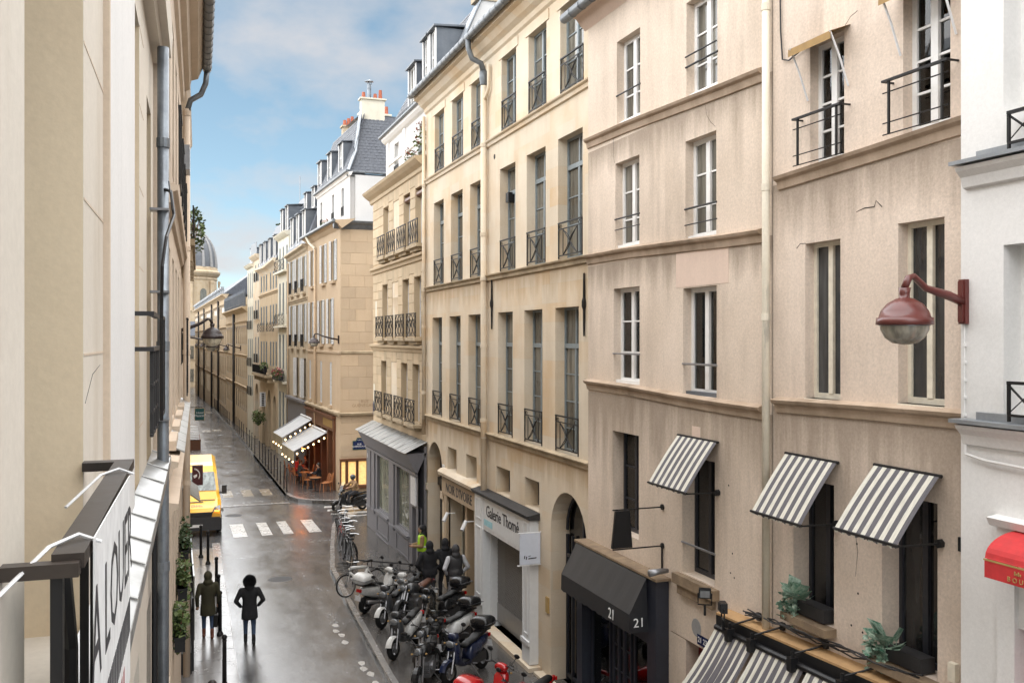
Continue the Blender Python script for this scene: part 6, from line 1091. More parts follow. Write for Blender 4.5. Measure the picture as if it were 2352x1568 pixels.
# ================================================================ foliage helper, planters, leafy balcony
def leaves(mb, c, rad, n, size, rnd, droop=0):
    for _ in range(n):
        while True:
            p = [rnd.uniform(-1, 1) for _ in range(3)]
            if .25 < sum(q * q for q in p) < 1: break
        x, y, z = (c[i] + p[i] * rad[i] for i in range(3)); z -= droop * rnd.random() ** 2
        a, b = rnd.uniform(0, 6.28), rnd.uniform(-.9, .9); s = size * rnd.uniform(.6, 1.3)
        u = Vector((math.cos(a) * math.cos(b), math.sin(a) * math.cos(b), math.sin(b))); v = u.cross(Vector((rnd.uniform(-1, 1), rnd.uniform(-1, 1), 1))).normalized() * .45; o = Vector((x, y, z))
        mb.poly([o, o + s * (.5 * u + v), o + s * u, o + s * (.5 * u - v)])
def planter(label, x, y, z, w, l, h, rad, n, lm='leaf', size=.09, droop=.3, boxm='black', name='planter_box'):
    r = empty(name, (x, y, z), label, 'planter'); mb = MB(); mb.box(x, x + w, y, y + l, z, z + h); mb.box(x - .01, x + w + .01, y - .01, y + l + .01, z + h - .04, z + h); mb.obj('trough', M[boxm], r)
    rnd = random.Random(int(y * 100) + int(z * 10)); mb = MB(); leaves(mb, (x + w / 2, y + l / 2, z + h + rad[2] * .6), rad, n, size, rnd, droop); mb.obj('foliage', M[lm], r, kind='stuff')
    mb = MB(); leaves(mb, (x + w / 2, y + l / 2, z + h + rad[2] * .4), [q * .8 for q in rad], n // 2, size, rnd, droop * .6); mb.obj('inner_foliage', M['leafd'], r, kind='stuff')
    mb = MB(); [mb.tube([(x + w / 2, y + l * t, z + h), (x + w / 2 + .05, y + l * t + .05, z + h + rad[2])], .008, 4) for t in (.2, .4, .6, .8)]; mb.obj('stems', M['wood'], r); return r
planter('bushy green window planter on the left wall nearest the camera, above the olive coated walker', .03, 14.9, 3.1, .15, 1.0, .22, (.13, .5, .3), 420, size=.07)
planter('trailing leafy window planter, second from the camera on the left wall', .09, 17.2, 3.25, .15, 1.1, .22, (.13, .55, .32), 420, size=.07, droop=.5)
planter('dark leafy window planter farthest along the left wall, at the foot of the downpipe', .15, 19.6, 3.4, .15, 1.1, .22, (.13, .6, .36), 420, 'leafd', .07, .35)
pf = empty('terrace_screen', (.2, 24.5, .1), 'dark framed terrace screen standing on the left pavement beyond the peach house', 'screen')
mb = MB(); [mb.box(.42, .47, y, y + .06, .11, 2.4 if y > 25 else 1.8) for y in (22.9, 24.4, 26.0, 28.0, 30.0)]; mb.box(.42, .47, 22.9, 30.0, 1.5, 1.56); mb.obj('frame', M['black'], pf)
mb = MB(); mb.box(.49, .52, 24.6, 30.0, .3, 1.9); mb.obj('panel', M['haze'], pf); mb = MB(); mb.box(.18, .42, 22.7, 24.2, .11, .6); mb.obj('bench_box', M['dgrey'], pf)
bt = empty('balcony_shrub', L3F((31, .35, 10.45)), 'leafy green shrub spilling over the balcony high on the left', 'shrub')
mb = MB(); rnd = random.Random(4); c = L3F((31.2, .42, 11.2)); leaves(mb, c, (.3, .8, .75), 420, .11, rnd); mb.obj('foliage', M['leaf'], bt, kind='stuff'); mb = MB(); [mb.tube([L3F((31, .3, 10.4)), (c[0] + .1 * k, c[1] + .3 * k, c[2] + .3)], .02, 4) for k in (-1, 0, 1)]; mb.obj('stems', M['wood'], bt)
rp_ = planter('overgrown roof planter beside the red brick chimney', *[F4((31.8, -2.4, 15.7))[0], F4((31.8, -2.4, 15.7))[1], 15.7], 1.6, 1.6, 1.2, (1.3, 1.3, .8), 500, 'leaf', .3, .2, 'zincdark')
def wallplant(label, F, s, d, z, n, rad, size, fl=None, box=(.5, .16, .2)):
    p = F((s, d, z)); r = empty('window_box', p, label, 'planter'); mb = MB(F); mb.box(s - box[0] / 2, s + box[0] / 2, d - box[1] / 2, d + box[1] / 2, z, z + box[2]); mb.obj('trough', M['dgrey'], r); rnd = random.Random(int(s * 37)); mb = MB(); leaves(mb, (p[0], p[1], p[2] + box[2] + rad[2] * .5), rad, n, size, rnd, .15); mb.obj('foliage', M['leaf'], r)
    if fl: mb = MB(); leaves(mb, (p[0], p[1], p[2] + box[2] + rad[2] * .8), [q * 1.05 for q in rad], n // 2, size, rnd, .05); mb.obj('blossom', M[fl], r)
    return r
wallplant('pot of rust coloured heather on the white attic window ledge', FA, 32.9, .25, 13.98, 120, (.25, .28, .25), .09, 'heather'); wallplant('taller pot of pink flowers at the right end of the white attic ledge', FA, 31.2, .25, 14.2, 140, (.28, .3, .5), .1, 'heather')
wallplant('pot of rust flowers on the white storey of the corner house', FW, 4.0, .25, 14.0, 80, (.25, .25, .2), .09, 'heather'); wallplant('red flowers along the lowest balcony of the narrow cream house', F4, 17.3, .4, 4.95, 400, (.35, 1.9, .3), .12, 'flower', (3.4, .25, .3)); wallplant('greenery on the long black balcony', F4, 23.3, .5, 5.3, 240, (.3, 1.0, .35), .14, None, (2, .2, .3)); wallplant('leafy hanging plant by the vertical white sign', F4, 25.6, .6, 1.3, 400, (.5, .9, .55), .16, None, (1.0, .3, .2))
def broadplant(label, s, z):                                   # variegated houseplant in a grey window box
    r = empty('potted_plant', F1((s, .02, z)), label, 'plant'); mb = MB(F1); mb.box(s - .52, s + .02, -.14, .06, z, z + .17); mb.obj('window_box', M['dgrey'], r); rnd = random.Random(int(s * 10))
    mb = MB(F1)
    for k in range(11):
        a = 6.28 * k / 11 + rnd.random(); e = rnd.uniform(.1, 1.2); L = rnd.uniform(.22, .34); b = (s - .1 + .03 * math.cos(a), .05, z + .2); u = Vector((math.cos(a) * math.cos(e), .3 + .5 * abs(math.sin(a)) * math.cos(e), math.sin(e) * 1.0)).normalized(); v = u.cross(Vector((.1, .4, .9))).normalized() * .10
        B = Vector(b) + u * .06; mid = B + u * L * .5 + Vector((0, 0, .015)); tip = B + u * L
        mb.poly([B, mid + v, tip]); mb.poly([B, tip, mid - v]); mb.tube([b, tuple(B)], .006, 4)
    mb.obj('broad_leaf', M['leafv'], r); mb = MB(F1); leaves(mb, (s + .14, .08, z + .14), (.17, .10, .17), 170, .085, rnd, .2); mb.obj('trailing_leaf', M['leafv'], r)
broadplant('variegated plant in a grey box on the far window sill under a striped awning', 10.36, 4.17); broadplant('variegated plant with upright leaves in the near grey window box', 8.72, 4.08)
# ================================================================ signs on the left and far side
hs_ = empty('hotel_sign', (1.3, 80, 1.7), 'teal hanging hotel sign with white script on the left side of the street', 'sign')
mb = MB(); mb.box(1.72, 2.42, 79.95, 80.02, 1.2, 2.15); mb.obj('sign_panel', M['teal'], hs_); mb = MB(); mb.box(1.69, 2.45, 79.97, 80.0, 1.17, 2.18); mb.obj('gilt_frame', M['gold'], hs_); text('hotel', M['inkw'], hs_, (2.07, 79.94, 1.68), (1, 0, -.0), (.12, 0, 1), .24); mb = MB(); mb.tube([(1.1, 80, 2.25), (2.3, 80, 2.25)], .03, 6); mb.obj('bracket_rod', M['iron'], hs_)
cs = empty('restaurant_sign', (.5, 38.5, 2.3), 'maroon projecting sign with white curved lettering in front of the yellow van', 'sign')
mb = MB(); mb.box(.72, 1.12, 38.4, 38.45, 2.1, 2.85); mb.obj('sign_panel', M['maroon'], cs); mb = MB()
for k in range(9): a = .3 + k * .22; c_, s_ = math.cos(a), math.sin(a); mb.box(.75 + .25 * s_ - .014, .75 + .25 * s_ + .014, 38.38, 38.4, 2.5 + .25 * c_ - .03, 2.5 + .25 * c_ + .03)
mb.poly([(.76, 38.39, 2.48), (.9, 38.39, 2.54), (.9, 38.39, 2.44), (.8, 38.39, 2.38)]); mb.obj('white_lettering', M['inkw'], cs); mb = MB(); mb.tube([(.3, 38.43, 2.87), (1.12, 38.43, 2.87)], .02, 5); mb.obj('bracket_rod', M['iron'], cs)
sc_ = empty('scalloped_canopy', (.5, 36, 2.3), 'wet white scalloped canopy over the left corner, in front of the yellow van', 'awning')
for k in range(7): mb = MB(); y = 33.0 + .5 * k; mb.prism([(.2, y, 2.9), (.2, y + .48, 2.9), (.88, y + .48, 2.35), (.88, y, 2.35)], (0, 0, .02)); mb.tube([(.2, y, 2.9), (.88, y, 2.36)], .03, 5); mb.obj('canopy_panel', M['wetzinc'], sc_)
vs = empty('vertical_sign', F4((24.9, .3, 2.5)), 'white vertical sign with black letters on the tan stone house', 'sign')
mb = MB(F4); mb.box(24.85, 24.9, .15, .6, 2.6, 3.7); mb.obj('sign_panel', M['alu'], vs); mb = MB(F4); [mb.box(24.82, 24.84, .28, .46, 2.68 + .14 * k, 2.77 + .14 * k) for k in range(7)]; mb.obj('black_letters', M['ink'], vs)
bk = empty('book_display', (1.5, 62, -.3), 'display of white stacked goods under a small canopy on the left pavement', 'stall')
mb = MB(); [mb.box(1.15, 1.9, 74 + .5 * k, 74.4 + .5 * k, .2 + .08 * k, .26 + .08 * k) for k in range(9)]; mb.obj('stacked_goods', M['alu'], bk); mb = MB(); mb.box(1.1, 2.0, 74, 78.5, -.55, .25); mb.obj('cabinet', M['wood'], bk)
# ================================================================ yellow van
vn = empty('delivery_van', (1.0, 41.6, gz(41.6)), 'yellow high roof delivery van with amber indicator lit, parked on the left', 'van'); OFF[vn.name] = (0, 0, 0)
vn.location = (.88, 39.6, gz(40)); vn.rotation_euler = (0, 0, math.radians(-1.5))
sec = [(0.0, .92, .50, .98), (.12, .96, .42, 1.12), (.55, .98, .40, 1.24), (.95, .99, .40, 1.36), (1.25, .97, .40, 1.62), (1.85, .95, .40, 2.35), (2.2, .95, .40, 2.56), (2.8, .95, .40, 2.64), (5.6, .95, .40, 2.64)]
mb = MB(); rings = []
for y, hw, zb_, zt in sec:
    tw = hw if zt < 1.4 else hw - .14 * (zt - 1.2) / 1.4
    rings.append([mb.pt(p) for p in ((-hw, y, zb_), (-hw, y, min(1.25, zt - .06)), (-tw, y, zt - .1), (-tw + .14, y, zt), (tw - .14, y, zt), (tw, y, zt - .1), (hw, y, min(1.25, zt - .06)), (hw, y, zb_))])
for a, b in zip(rings, rings[1:]):
    for k in range(7): mb.face(a[k], a[k + 1], b[k + 1], b[k])
mb.face(*rings[0][::-1]); mb.face(*rings[-1]); mb.obj('body', M['yellow'], vn)
mb = MB(); mb.box(-.93, .93, -.10, .15, .26, .78); mb.box(-.97, -.8, -.02, .5, .26, .72); mb.box(.8, .985, -.02, .5, .26, .72); mb.poly([(-.6, -.012, .78), (.6, -.012, .78), (.66, -.01, .98), (-.66, -.01, .98)]); [mb.box(-.6, .6, -.04, -.01, z, z + .03) for z in (.8, .86, .92)]; mb.obj('bumper', M['bumper'], vn)
gy = lambda t: 1.27 + .56 * t; gzv = lambda t: 1.66 + .66 * t
mb = MB(); mb.poly([(-.80, gy(0) - .02, gzv(0) + .0), (.80, gy(0) - .02, gzv(0)), (.72, gy(1) - .06, gzv(1) + .04), (-.72, gy(1) - .06, gzv(1) + .04)]); mb.obj('windscreen', M['glassb'] if False else glassmat('windscreen_glass', (.16, .19, .19)), vn)
mb = MB(); mb.poly([(.985, 1.1, 1.4), (.985, 1.9, 1.4), (.9, 1.9, 2.05), (.93, 1.55, 1.95)]); mb.obj('side_window', M['glassb'], vn)
for sx in (-1, 1):
    mb = MB(); mb.prism([(sx * .62, -.005, .98), (sx * .93, .1, 1.0), (sx * .95, .32, 1.2), (sx * .72, .14, 1.16)], (0, -.03, 0)); mb.obj('headlight', M['lens'], vn)
    mb = MB(); mb.box(min(sx * .72, sx * .9), max(sx * .72, sx * .9), -.045, -.02, .99, 1.05); mb.obj('indicator', M['amber'], vn)
    mb = MB(); mb.box(min(sx * 1.02, sx * 1.22), max(sx * 1.02, sx * 1.22), 1.2, 1.32, 1.5, 1.85); mb.box(min(sx * .92, sx * 1.04), max(sx * .92, sx * 1.04), 1.22, 1.28, 1.52, 1.58); mb.obj('wing_mirror', M['bumper'], vn)
    for y in (.95, 4.5):
        mb = MB(); mb.lathe([(.2, -.11), (.33, -.11), (.36, -.07), (.36, .07), (.33, .11), (.2, .11)], (sx * .9, y, .36), 20, 'x'); w_ = mb.obj('wheel', M['rubber'], vn, True); mb = MB(); mb.lathe([(0, .09), (.2, .09), (.21, .07), (.21, -.07), (0, -.09)], (sx * .9, y, .36), 14, 'x'); mb.obj('rim', M['steel'], w_)
mb = MB(); mb.box(-.26, .26, -.115, -.10, .4, .51); mb.obj('number_plate', M['alu'], vn); mb = MB(); mb.poly([(-.3, .62, 1.285), (.3, .62, 1.285), (.28, .7, 1.305), (-.28, .7, 1.305)]); mb.obj('wiper_vent', M['bumper'], vn)
mb = MB(); mb.poly([(.1, .78, 1.325), (.75, .78, 1.325), (.75, .85, 1.345), (.1, .85, 1.345)]); mb.obj('bonnet_vent', M['bumper'], vn)
text('dhl', M['red'], vn, (0.05, .3, 1.195), (1, 0, 0), (0, .95, .27), .24)
# ================================================================ two-wheelers
def loft(mb, secs, n=12, p=2.6, yc=0):                         # secs: (x, half width, z low, z high) -> rounded body along x
    rings = []
    for x, hw, zl, zh in secs:
        c, h = (zl + zh) / 2, (zh - zl) / 2; rg = []
        for k in range(n):
            a = 2 * math.pi * k / n; ca, sa = math.cos(a), math.sin(a)
            rg.append(mb.pt((x, yc + hw * math.copysign(abs(ca) ** (2 / p), ca), c + h * math.copysign(abs(sa) ** (2 / p), sa))))
        rings.append(rg)
    for a, b in zip(rings, rings[1:]):
        for k in range(n): mb.face(a[k], a[(k + 1) % n], b[(k + 1) % n], b[k])
    mb.face(*rings[0][::-1]); mb.face(*rings[-1])
def wheel(r, x, rad, w, spokes=5, rim='steel', thin=False):
    mb = MB(); q = .55 if not thin else .93
    mb.lathe([(rad * q, -w * .8), (rad * .9, -w), (rad * .98, -w * .6), (rad, 0), (rad * .98, w * .6), (rad * .9, w), (rad * q, w * .8)], (x, 0, rad), 22, 'y'); o = mb.obj('wheel', M['rubber'], r, True)
    mb = MB(); mb.lathe([(rad * q * 1.02, -w * .7), (rad * q * .92, -w * .6), (rad * q * .92, w * .6), (rad * q * 1.02, w * .7)], (x, 0, rad), 22, 'y')
    for k in range(spokes):
        a = 2 * math.pi * k / spokes; mb.tube([(x + .03 * math.cos(a), 0, rad + .03 * math.sin(a)), (x + rad * q * .95 * math.cos(a), 0, rad + rad * q * .95 * math.sin(a))], .018 if not thin else .003, 4)
    mb.lathe([(0, -w * .8), (.05, -w * .8), (.05, w * .8), (0, w * .8)], (x, 0, rad), 10, 'y'); mb.obj('rim', M[rim], o); return o
def two_wheeler(name, label, x, y, head, body='mblack', fend=None, seat='seat', moto=False, screen=False, box=None, head_z=None, lean=.09, big=1.0, trim='mblack'):
    r = empty(name, (0, 0, 0), label, 'motorcycle' if moto else 'scooter', 'motorcycles and scooters parked along the right pavement', world=False); fend = fend or body
    fr, rr = (.31, .31) if moto else (.27, .25); xf, xr = (.74, -.72) if moto else (.70, -.66)
    wheel(r, xf, fr, .055 if moto else .06); wheel(r, xr, rr, .075)
    mb = MB(); hx, hz_ = (.40, .98) if moto else (.42, 1.02)
    for s in (-1, 1): mb.tube([(xf, s * .085, fr), (hx + .06, s * .085, hz_ - .18)], .024, 6)
    mb.tube([(xf - .16, 0, .62), (hx, 0, hz_)], .035, 6); mb.obj('fork', M['steel'], r)
    mb = MB(); R = fr + .035; n = 8
    for k in range(n):
        a0, a1 = math.radians(20 + 120 * k / n), math.radians(20 + 120 * (k + 1) / n)
        P = lambda a, yy, q=0: (xf + (R + q) * math.cos(a), yy, fr + (R + q) * math.sin(a))
        for ya, yb, qa, qb in ((-.085, -.045, -.03, .015), (-.045, .045, .015, .015), (.045, .085, .015, -.03)): mb.poly([P(a0, ya, qa), P(a1, ya, qa), P(a1, yb, qb), P(a0, yb, qb)])
    mb.obj('front_fender', M[fend], r, True)
    mb = MB(); mb.tube([(hx - .12, -.36, hz_ + .10), (hx - .04, -.22, hz_ + .11), (hx, 0, hz_ + .05), (hx - .04, .22, hz_ + .11), (hx - .12, .36, hz_ + .10)], .014, 6)
    for s in (-1, 1): mb.tube([(hx - .12, s * .36, hz_ + .10), (hx - .075, s * .26, hz_ + .11)], .022, 6); mb.tube([(hx - .0, s * .3, hz_ + .12), (hx - .02, s * .2, hz_ + .115)], .01, 4)
    mb.obj('handlebar', M['black'], r)
    for s in (-1, 1): mb = MB(); mb.tube([(hx - .04, s * .24, hz_ + .11), (hx + .02, s * .32, hz_ + .30)], .008, 4); mb.ell((hx + .02, s * .34, hz_ + .34), .02, .075, .05, 8, 6); mb.obj('mirror', M['black'], r, True)
    if moto:
        mb = MB(); loft(mb, [(.34, .06, .74, .86), (.24, .15, .72, .99), (.05, .17, .70, 1.02), (-.12, .13, .70, .92), (-.2, .08, .7, .84)]); mb.obj('fuel_tank', M[body], r, True)
        mb = MB(); mb.box(-.22, .28, -.15, .15, .26, .62); mb.tube([(.05, -.2, .45), (.05, .2, .45)], .12, 10); [mb.box(.28, .36, -.14, .14, .34 + .05 * k, .37 + .05 * k) for k in range(5)]; mb.obj('engine', M['steel'], r)
        mb = MB(); mb.tube([(.32, 0, .9), (.36, 0, .5), (.2, 0, .25), (-.25, 0, .25), (-.35, 0, .5), (-.2, 0, .72), (.32, 0, .82)], .03, 6); mb.tube([(-.3, .12, .36), (xr, .12, rr)], .03, 6); mb.tube([(-.3, -.12, .36), (xr, -.12, rr)], .03, 6); mb.obj('frame', M['black'], r)
        mb = MB(); loft(mb, [(-.08, .11, .78, .86), (-.25, .15, .74, .86), (-.5, .14, .78, .90), (-.78, .10, .84, .95)]); mb.obj('saddle', M[seat], r, True)
        mb = MB(); loft(mb, [(-.3, .12, .64, .76), (-.6, .12, .70, .80), (-.95, .05, .80, .90)]); mb.obj('tail_fairing', M[trim if trim != 'mblack' else body], r, True)
    else:
        b = big; mb = MB(); loft(mb, [(.54, .12, .5, .95), (.48, .165 * b, .42, .98), (.38, .17 * b, .36, .92), (.32, .13 * b, .33, .74), (.2, .12, .3, .39), (-.1, .13, .28, .38)], p=3.6); mb.obj('leg_shield', M[body], r, True)
        mb = MB(); loft(mb, [(-.06, .13, .30, .62), (-.2, .145 * b, .36, .73), (-.5, .16 * b, .44, .77), (-.8, .125, .56, .80), (-.98, .05, .66, .78)], p=3.6); mb.obj('rear_body', M[trim if trim != 'mblack' else body], r, True)
        mb = MB(); loft(mb, [(.05, .10, .68, .76), (-.1, .13, .72, .81), (-.4, .14, .76, .84), (-.5, .135, .79, .90), (-.85, .10, .83, .91)]); mb.obj('saddle', M[seat], r, True)
        mb = MB(); mb.box(-.75, -.15, -.1, .1, .22, .45); mb.tube([(-.2, -.13, .3), (xr, -.13, rr)], .06, 8); mb.obj('engine', M['dgrey'], r)
        mb = MB(); loft(mb, [(.5, .10, .98, 1.1), (.44, .15, .96, 1.14), (.34, .14, .98, 1.12)]); mb.obj('handlebar_cowl', M[body], r, True)
    mb = MB(); mb.ell((hx + (.17 if moto else .145), 0, hz_ - (.04 if moto else .12)), .05, .1 if moto else .13, .085, 10, 8); mb.obj('headlight', M['lens'], r, True)
    mb = MB(); mb.tube([(.1, -.17, .28), (-.3, -.2, .28), (-.85, -.22, .42)], [.03, .045, .06], 8); mb.obj('exhaust', M['chrome'] if moto else M['steel'], r, True)
    for s in (-1, 1):
        mb = MB(); mb.ell((hx + .12, s * .17, hz_ - .1), .03, .03, .022, 8, 6); mb.obj('indicator', M['blind'], r); mb = MB(); mb.tube([(-.1, s * .14, .3), (-.12, s * .26, .3)], .014, 5); mb.obj('foot_peg', M['steel'], r)
    mb = MB(); mb.lathe([(.05, .07), (.12, .07), (.12, .078), (.05, .078)], (xf, 0, fr), 16, 'y'); mb.obj('brake_disc', M['steel'], r)
    mb = MB(); mb.tube([(hx - .05, .2, hz_ + .11), (hx + .1, .16, hz_ + .16), (hx + .12, .09, hz_ - .1), (xf - .08, .09, fr + .2)], .006, 4); mb.tube([(hx - .05, -.2, hz_ + .11), (hx + .12, -.14, hz_ + .14), (hx + .1, -.05, hz_ - .15)], .006, 4); mb.obj('brake_cable', M['black'], r)
    if not moto: mb = MB(); mb.box(-.05, .3, -.11, .11, .385, .40); mb.obj('floor_mat', M['rubber'], r); mb = MB(); loft(mb, [(.5, .09, .62, .74), (.56, .06, .60, .76), (.555, .02, .66, .7)], 8); mb.obj('nose_grille', M['dgrey'], r)
    mb = MB(); mb.box(-1.03, -.97, -.08, .08, .70, .78) if not moto else mb.box(-.98, -.93, -.07, .07, .8, .87); mb.obj('tail_light', M['tail'], r)
    mb = MB(); mb.box(-1.04, -1.03, -.1, .1, .45, .6); mb.tube([(-.85, 0, .72), (-1.03, 0, .55)], .015, 4); mb.obj('number_plate', M['alu'], r)
    mb = MB(); mb.tube([(-.05, .12, .3), (-.1, .3, .02)], .014, 5); mb.obj('side_stand', M['steel'], r)
    if screen:
        mb = MB(); g = [[mb.pt((hx + .22 - .16 * j / 4 - .10 * abs(i - 3) / 3, (i - 3) / 3 * (.24 - .04 * j / 4), hz_ + .02 + .44 * j / 4)) for i in range(7)] for j in range(5)]
        for j in range(4):
            for i in range(6): mb.face(g[j][i], g[j][i + 1], g[j + 1][i + 1], g[j + 1][i])
        mb.obj('windscreen', M['screen'], r, True)
    if box:
        mb = MB(); loft(mb, [(-.62, .2, .96, 1.12), (-.66, .26, .94, 1.2), (-.86, .27, .93, 1.24), (-1.06, .24, .94, 1.2), (-1.12, .16, .98, 1.12)], 14, 3.2); t = mb.obj('top_box', M[box], r, True); mb = MB(); mb.box(-1.125, -.62, -.272, .272, 1.055, 1.07); mb.obj('lid_seam', M['steel'], t); mb = MB(); mb.box(-1.0, -.6, -.12, .12, .88, .94); mb.obj('luggage_rack', M['black'], r)
    r.location = (x, y, .12); r.rotation_euler = (lean, 0, math.radians(head)); r.scale = (.95, .95, .95); return r
H0 = 222
mts = [
 ('scooter', 'white scooter with a white top box, tail to the road, beside the white cargo bike', 5.55, 26.5, 40, dict(body='mwhite', box='mwhite', trim='mwhite')),
 ('scooter', 'black and grey scooter with pale tail panel, third from the bicycles', 5.7, 25.0, H0 + 4, dict(body='mgrey', fend='mwhite', big=1.15)),
 ('motorcycle', 'motorcycle with brown saddle and chrome engine between two scooters', 6.35, 25.25, H0, dict(moto=True, body='mgrey', seat='seatbrown')),
 ('scooter', 'white faced scooter standing deep on the pavement by the two hooded men', 6.45, 26.2, H0 + 6, dict(body='mwhite', trim='mgrey', fend='mblack')),
 ('scooter', 'black scooter with a big black top box close behind the man in grey trousers', 6.75, 24.2, 208, dict(body='mblack', box='mblack', big=1.1)),
 ('scooter', 'scooter with white front fender and white nose, wheel on the kerb', 5.42, 22.55, H0 + 8, dict(body='mgrey', fend='mwhite', trim='mwhite', big=1.1)),
 ('scooter', 'large touring scooter with smoked windscreen, pale tail and black top box', 6.4, 22.2, H0 - 14, dict(body='mblack', screen=True, box='mblack', big=1.2, trim='mwhite')),
 ('motorcycle', 'black motorcycle with grey tail and steel forks, front wheel near the kerb', 5.75, 21.35, H0 + 12, dict(moto=True, body='mblack', trim='mgrey')),
 ('scooter', 'dark blue scooter with black top box in the row nearest the camera', 6.3, 20.4, H0 - 4, dict(body='mblue', box='mblack')),
 ('motorcycle', 'black motorcycle with blue headlight shell at the bottom edge of the picture', 5.35, 20.2, H0 + 18, dict(moto=True, body='mblack')),
 ('scooter', 'red scooter with red top box at the bottom edge of the picture', 5.95, 17.85, 38, dict(body='mred', box='mred', trim='mred')),
 ('motorcycle', 'red motorcycle nearest the camera on the pavement', 6.55, 17.1, H0 - 12, dict(moto=True, body='mred', fend='mred', trim='mred')),
]
for n, l, x, y, h, k in mts: two_wheeler(n, l, x, y, h, **k)
def bicycle(label, x, y, head, col, lean, basket=False, fat=1.0):
    r = empty('bicycle', (0, 0, 0), label, 'bicycle', 'bicycles locked in a row at the crossing', world=False)
    c = plain('bicycle_paint', col, .3, coat=.4); wheel(r, .52, .34, .02, 14, 'steel', True); wheel(r, -.52, .34, .02, 14, 'steel', True)
    mb = MB(); bb, st, ht, hb, ra = (-.08, 0, .28), (-.24, 0, .78), (.36, 0, .84), (.39, 0, .72), (-.52, 0, .34); q = .018 * fat
    for a, b in ((bb, st), (st, ht), (bb, hb), (hb, ht)): mb.tube([a, b], q, 6)
    for s in (-.05, .05): mb.tube([(ra[0], s, ra[2]), (bb[0], s * .5, bb[2])], .010, 5); mb.tube([(ra[0], s, ra[2]), (st[0], s * .3, st[2] - .06)], .009, 5); mb.tube([(.52, s, .34), (.40, s, .68), hb], .012, 5)
    mb.obj('frame', c, r, True)
    mb = MB(); mb.tube([ht, (.33, 0, .98)], .014, 5); mb.tube([(.20, -.3, 1.02), (.34, -.2, 1.02), (.36, 0, 1.0), (.34, .2, 1.02), (.20, .3, 1.02)], .012, 5); mb.obj('handlebar', M['chrome'], r)
    mb = MB(); mb.tube([st, (-.27, 0, .92)], .013, 5); loft(mb, [(-.12, .02, .93, .97), (-.25, .05, .92, .98), (-.38, .09, .92, .99), (-.42, .05, .93, .98)], 8); mb.obj('saddle', M['seat'], r, True)
    mb = MB(); mb.lathe([(.0, .02), (.09, .02), (.09, .03), (0, .03)], (bb[0], 0, bb[2]), 12, 'y'); mb.tube([bb, (bb[0] + .12, .08, bb[2] - .12)], .01, 4); mb.tube([bb, (bb[0] - .12, -.08, bb[2] + .12)], .01, 4); mb.obj('crank', M['steel'], r)
    mb = MB()
    for xx in (.52, -.52): mb.tube([(xx + .37 * math.cos(math.radians(a)), 0, .34 + .37 * math.sin(math.radians(a))) for a in range(10, 171, 20)], .022, 4, flat=.3)
    mb.obj('mudguard', M['rubber'], r)
    if basket:
        mb = MB(); [mb.tube([(.45, -.17 + .068 * k, .78), (.45, -.19 + .076 * k, 1.0), (.72, -.19 + .076 * k, 1.0), (.70, -.17 + .068 * k, .78)], .006, 4) for k in range(6)]; [mb.tube([(.45, -.18, z), (.71, -.18, z), (.71, .18, z), (.45, .18, z), (.45, -.18, z)], .007, 4) for z in (.78, .89, 1.0)]; mb.obj('basket', M['black'], r)
    r.location = (x, y, gz(y) + .12); r.rotation_euler = (lean, 0, math.radians(head)); return r
for i, (x, y, h, col, ln) in enumerate(((5.62, 31.9, 84, (.02, .02, .022), .10), (5.85, 32.6, 97, (.55, .55, .55), -.08), (5.66, 33.5, 88, (.03, .03, .035), .12), (6.1, 34.1, 80, (.4, .4, .42), -.12), (5.92, 35.0, 92, (.3, .03, .03), .08), (6.2, 35.6, 86, (.02, .03, .06), .1), (6.25, 36.7, 95, (.03, .03, .03), -.1), (6.45, 37.6, 84, (.5, .5, .5), .1), (5.95, 33.0, 94, (.02, .02, .02), -.15), (6.0, 34.5, 83, (.04, .04, .045), .14), (6.15, 36.2, 90, (.35, .35, .36), -.05))):
    bicycle(('black bicycle nearest the camera in the locked row', 'silver bicycle with white fork second in the locked row', 'dark bicycle third in the locked row', 'pale bicycle leaning out to the right of the row', 'red trimmed bicycle in the middle of the row', 'dark blue bicycle behind the red trimmed one', 'black bicycle near the zebra stripes', 'silver bicycle at the far end of the row beside the zebra stripes', 'black bicycle leaning left against the silver one', 'dark bicycle squeezed between pale and red trimmed bicycles', 'grey bicycle last but one before the zebra stripes')[i], x, y, h, col, ln, i % 3 == 0)
cb_ = bicycle('white step through cargo bicycle with black basket, front wheel at the kerb', 5.35, 28.0, 200, (.62, .62, .6), .1, True, 2.6); cb_['group'] = 'motorcycles and scooters parked along the right pavement'
rk = empty('bike_rack', (6.2, 28.2, .12), 'low black steel rail rack beside the white cargo bicycle', 'rack'); mb = MB(); mb.tube([(5.3, 29.2, .12), (5.3, 29.2, .9), (7.0, 27.9, .9), (7.0, 27.9, .12)], .025, 6); mb.tube([(5.3, 29.2, .7), (7.0, 27.9, .7)], .02, 6); [mb.tube([(5.3 + 1.7 * t, 29.2 - 1.3 * t, .9), (5.3 + 1.7 * t, 29.2 - 1.3 * t, .7)], .012, 4) for t in (.15, .3, .45, .6, .75, .9)]; mb.obj('rail', M['iron'], rk)
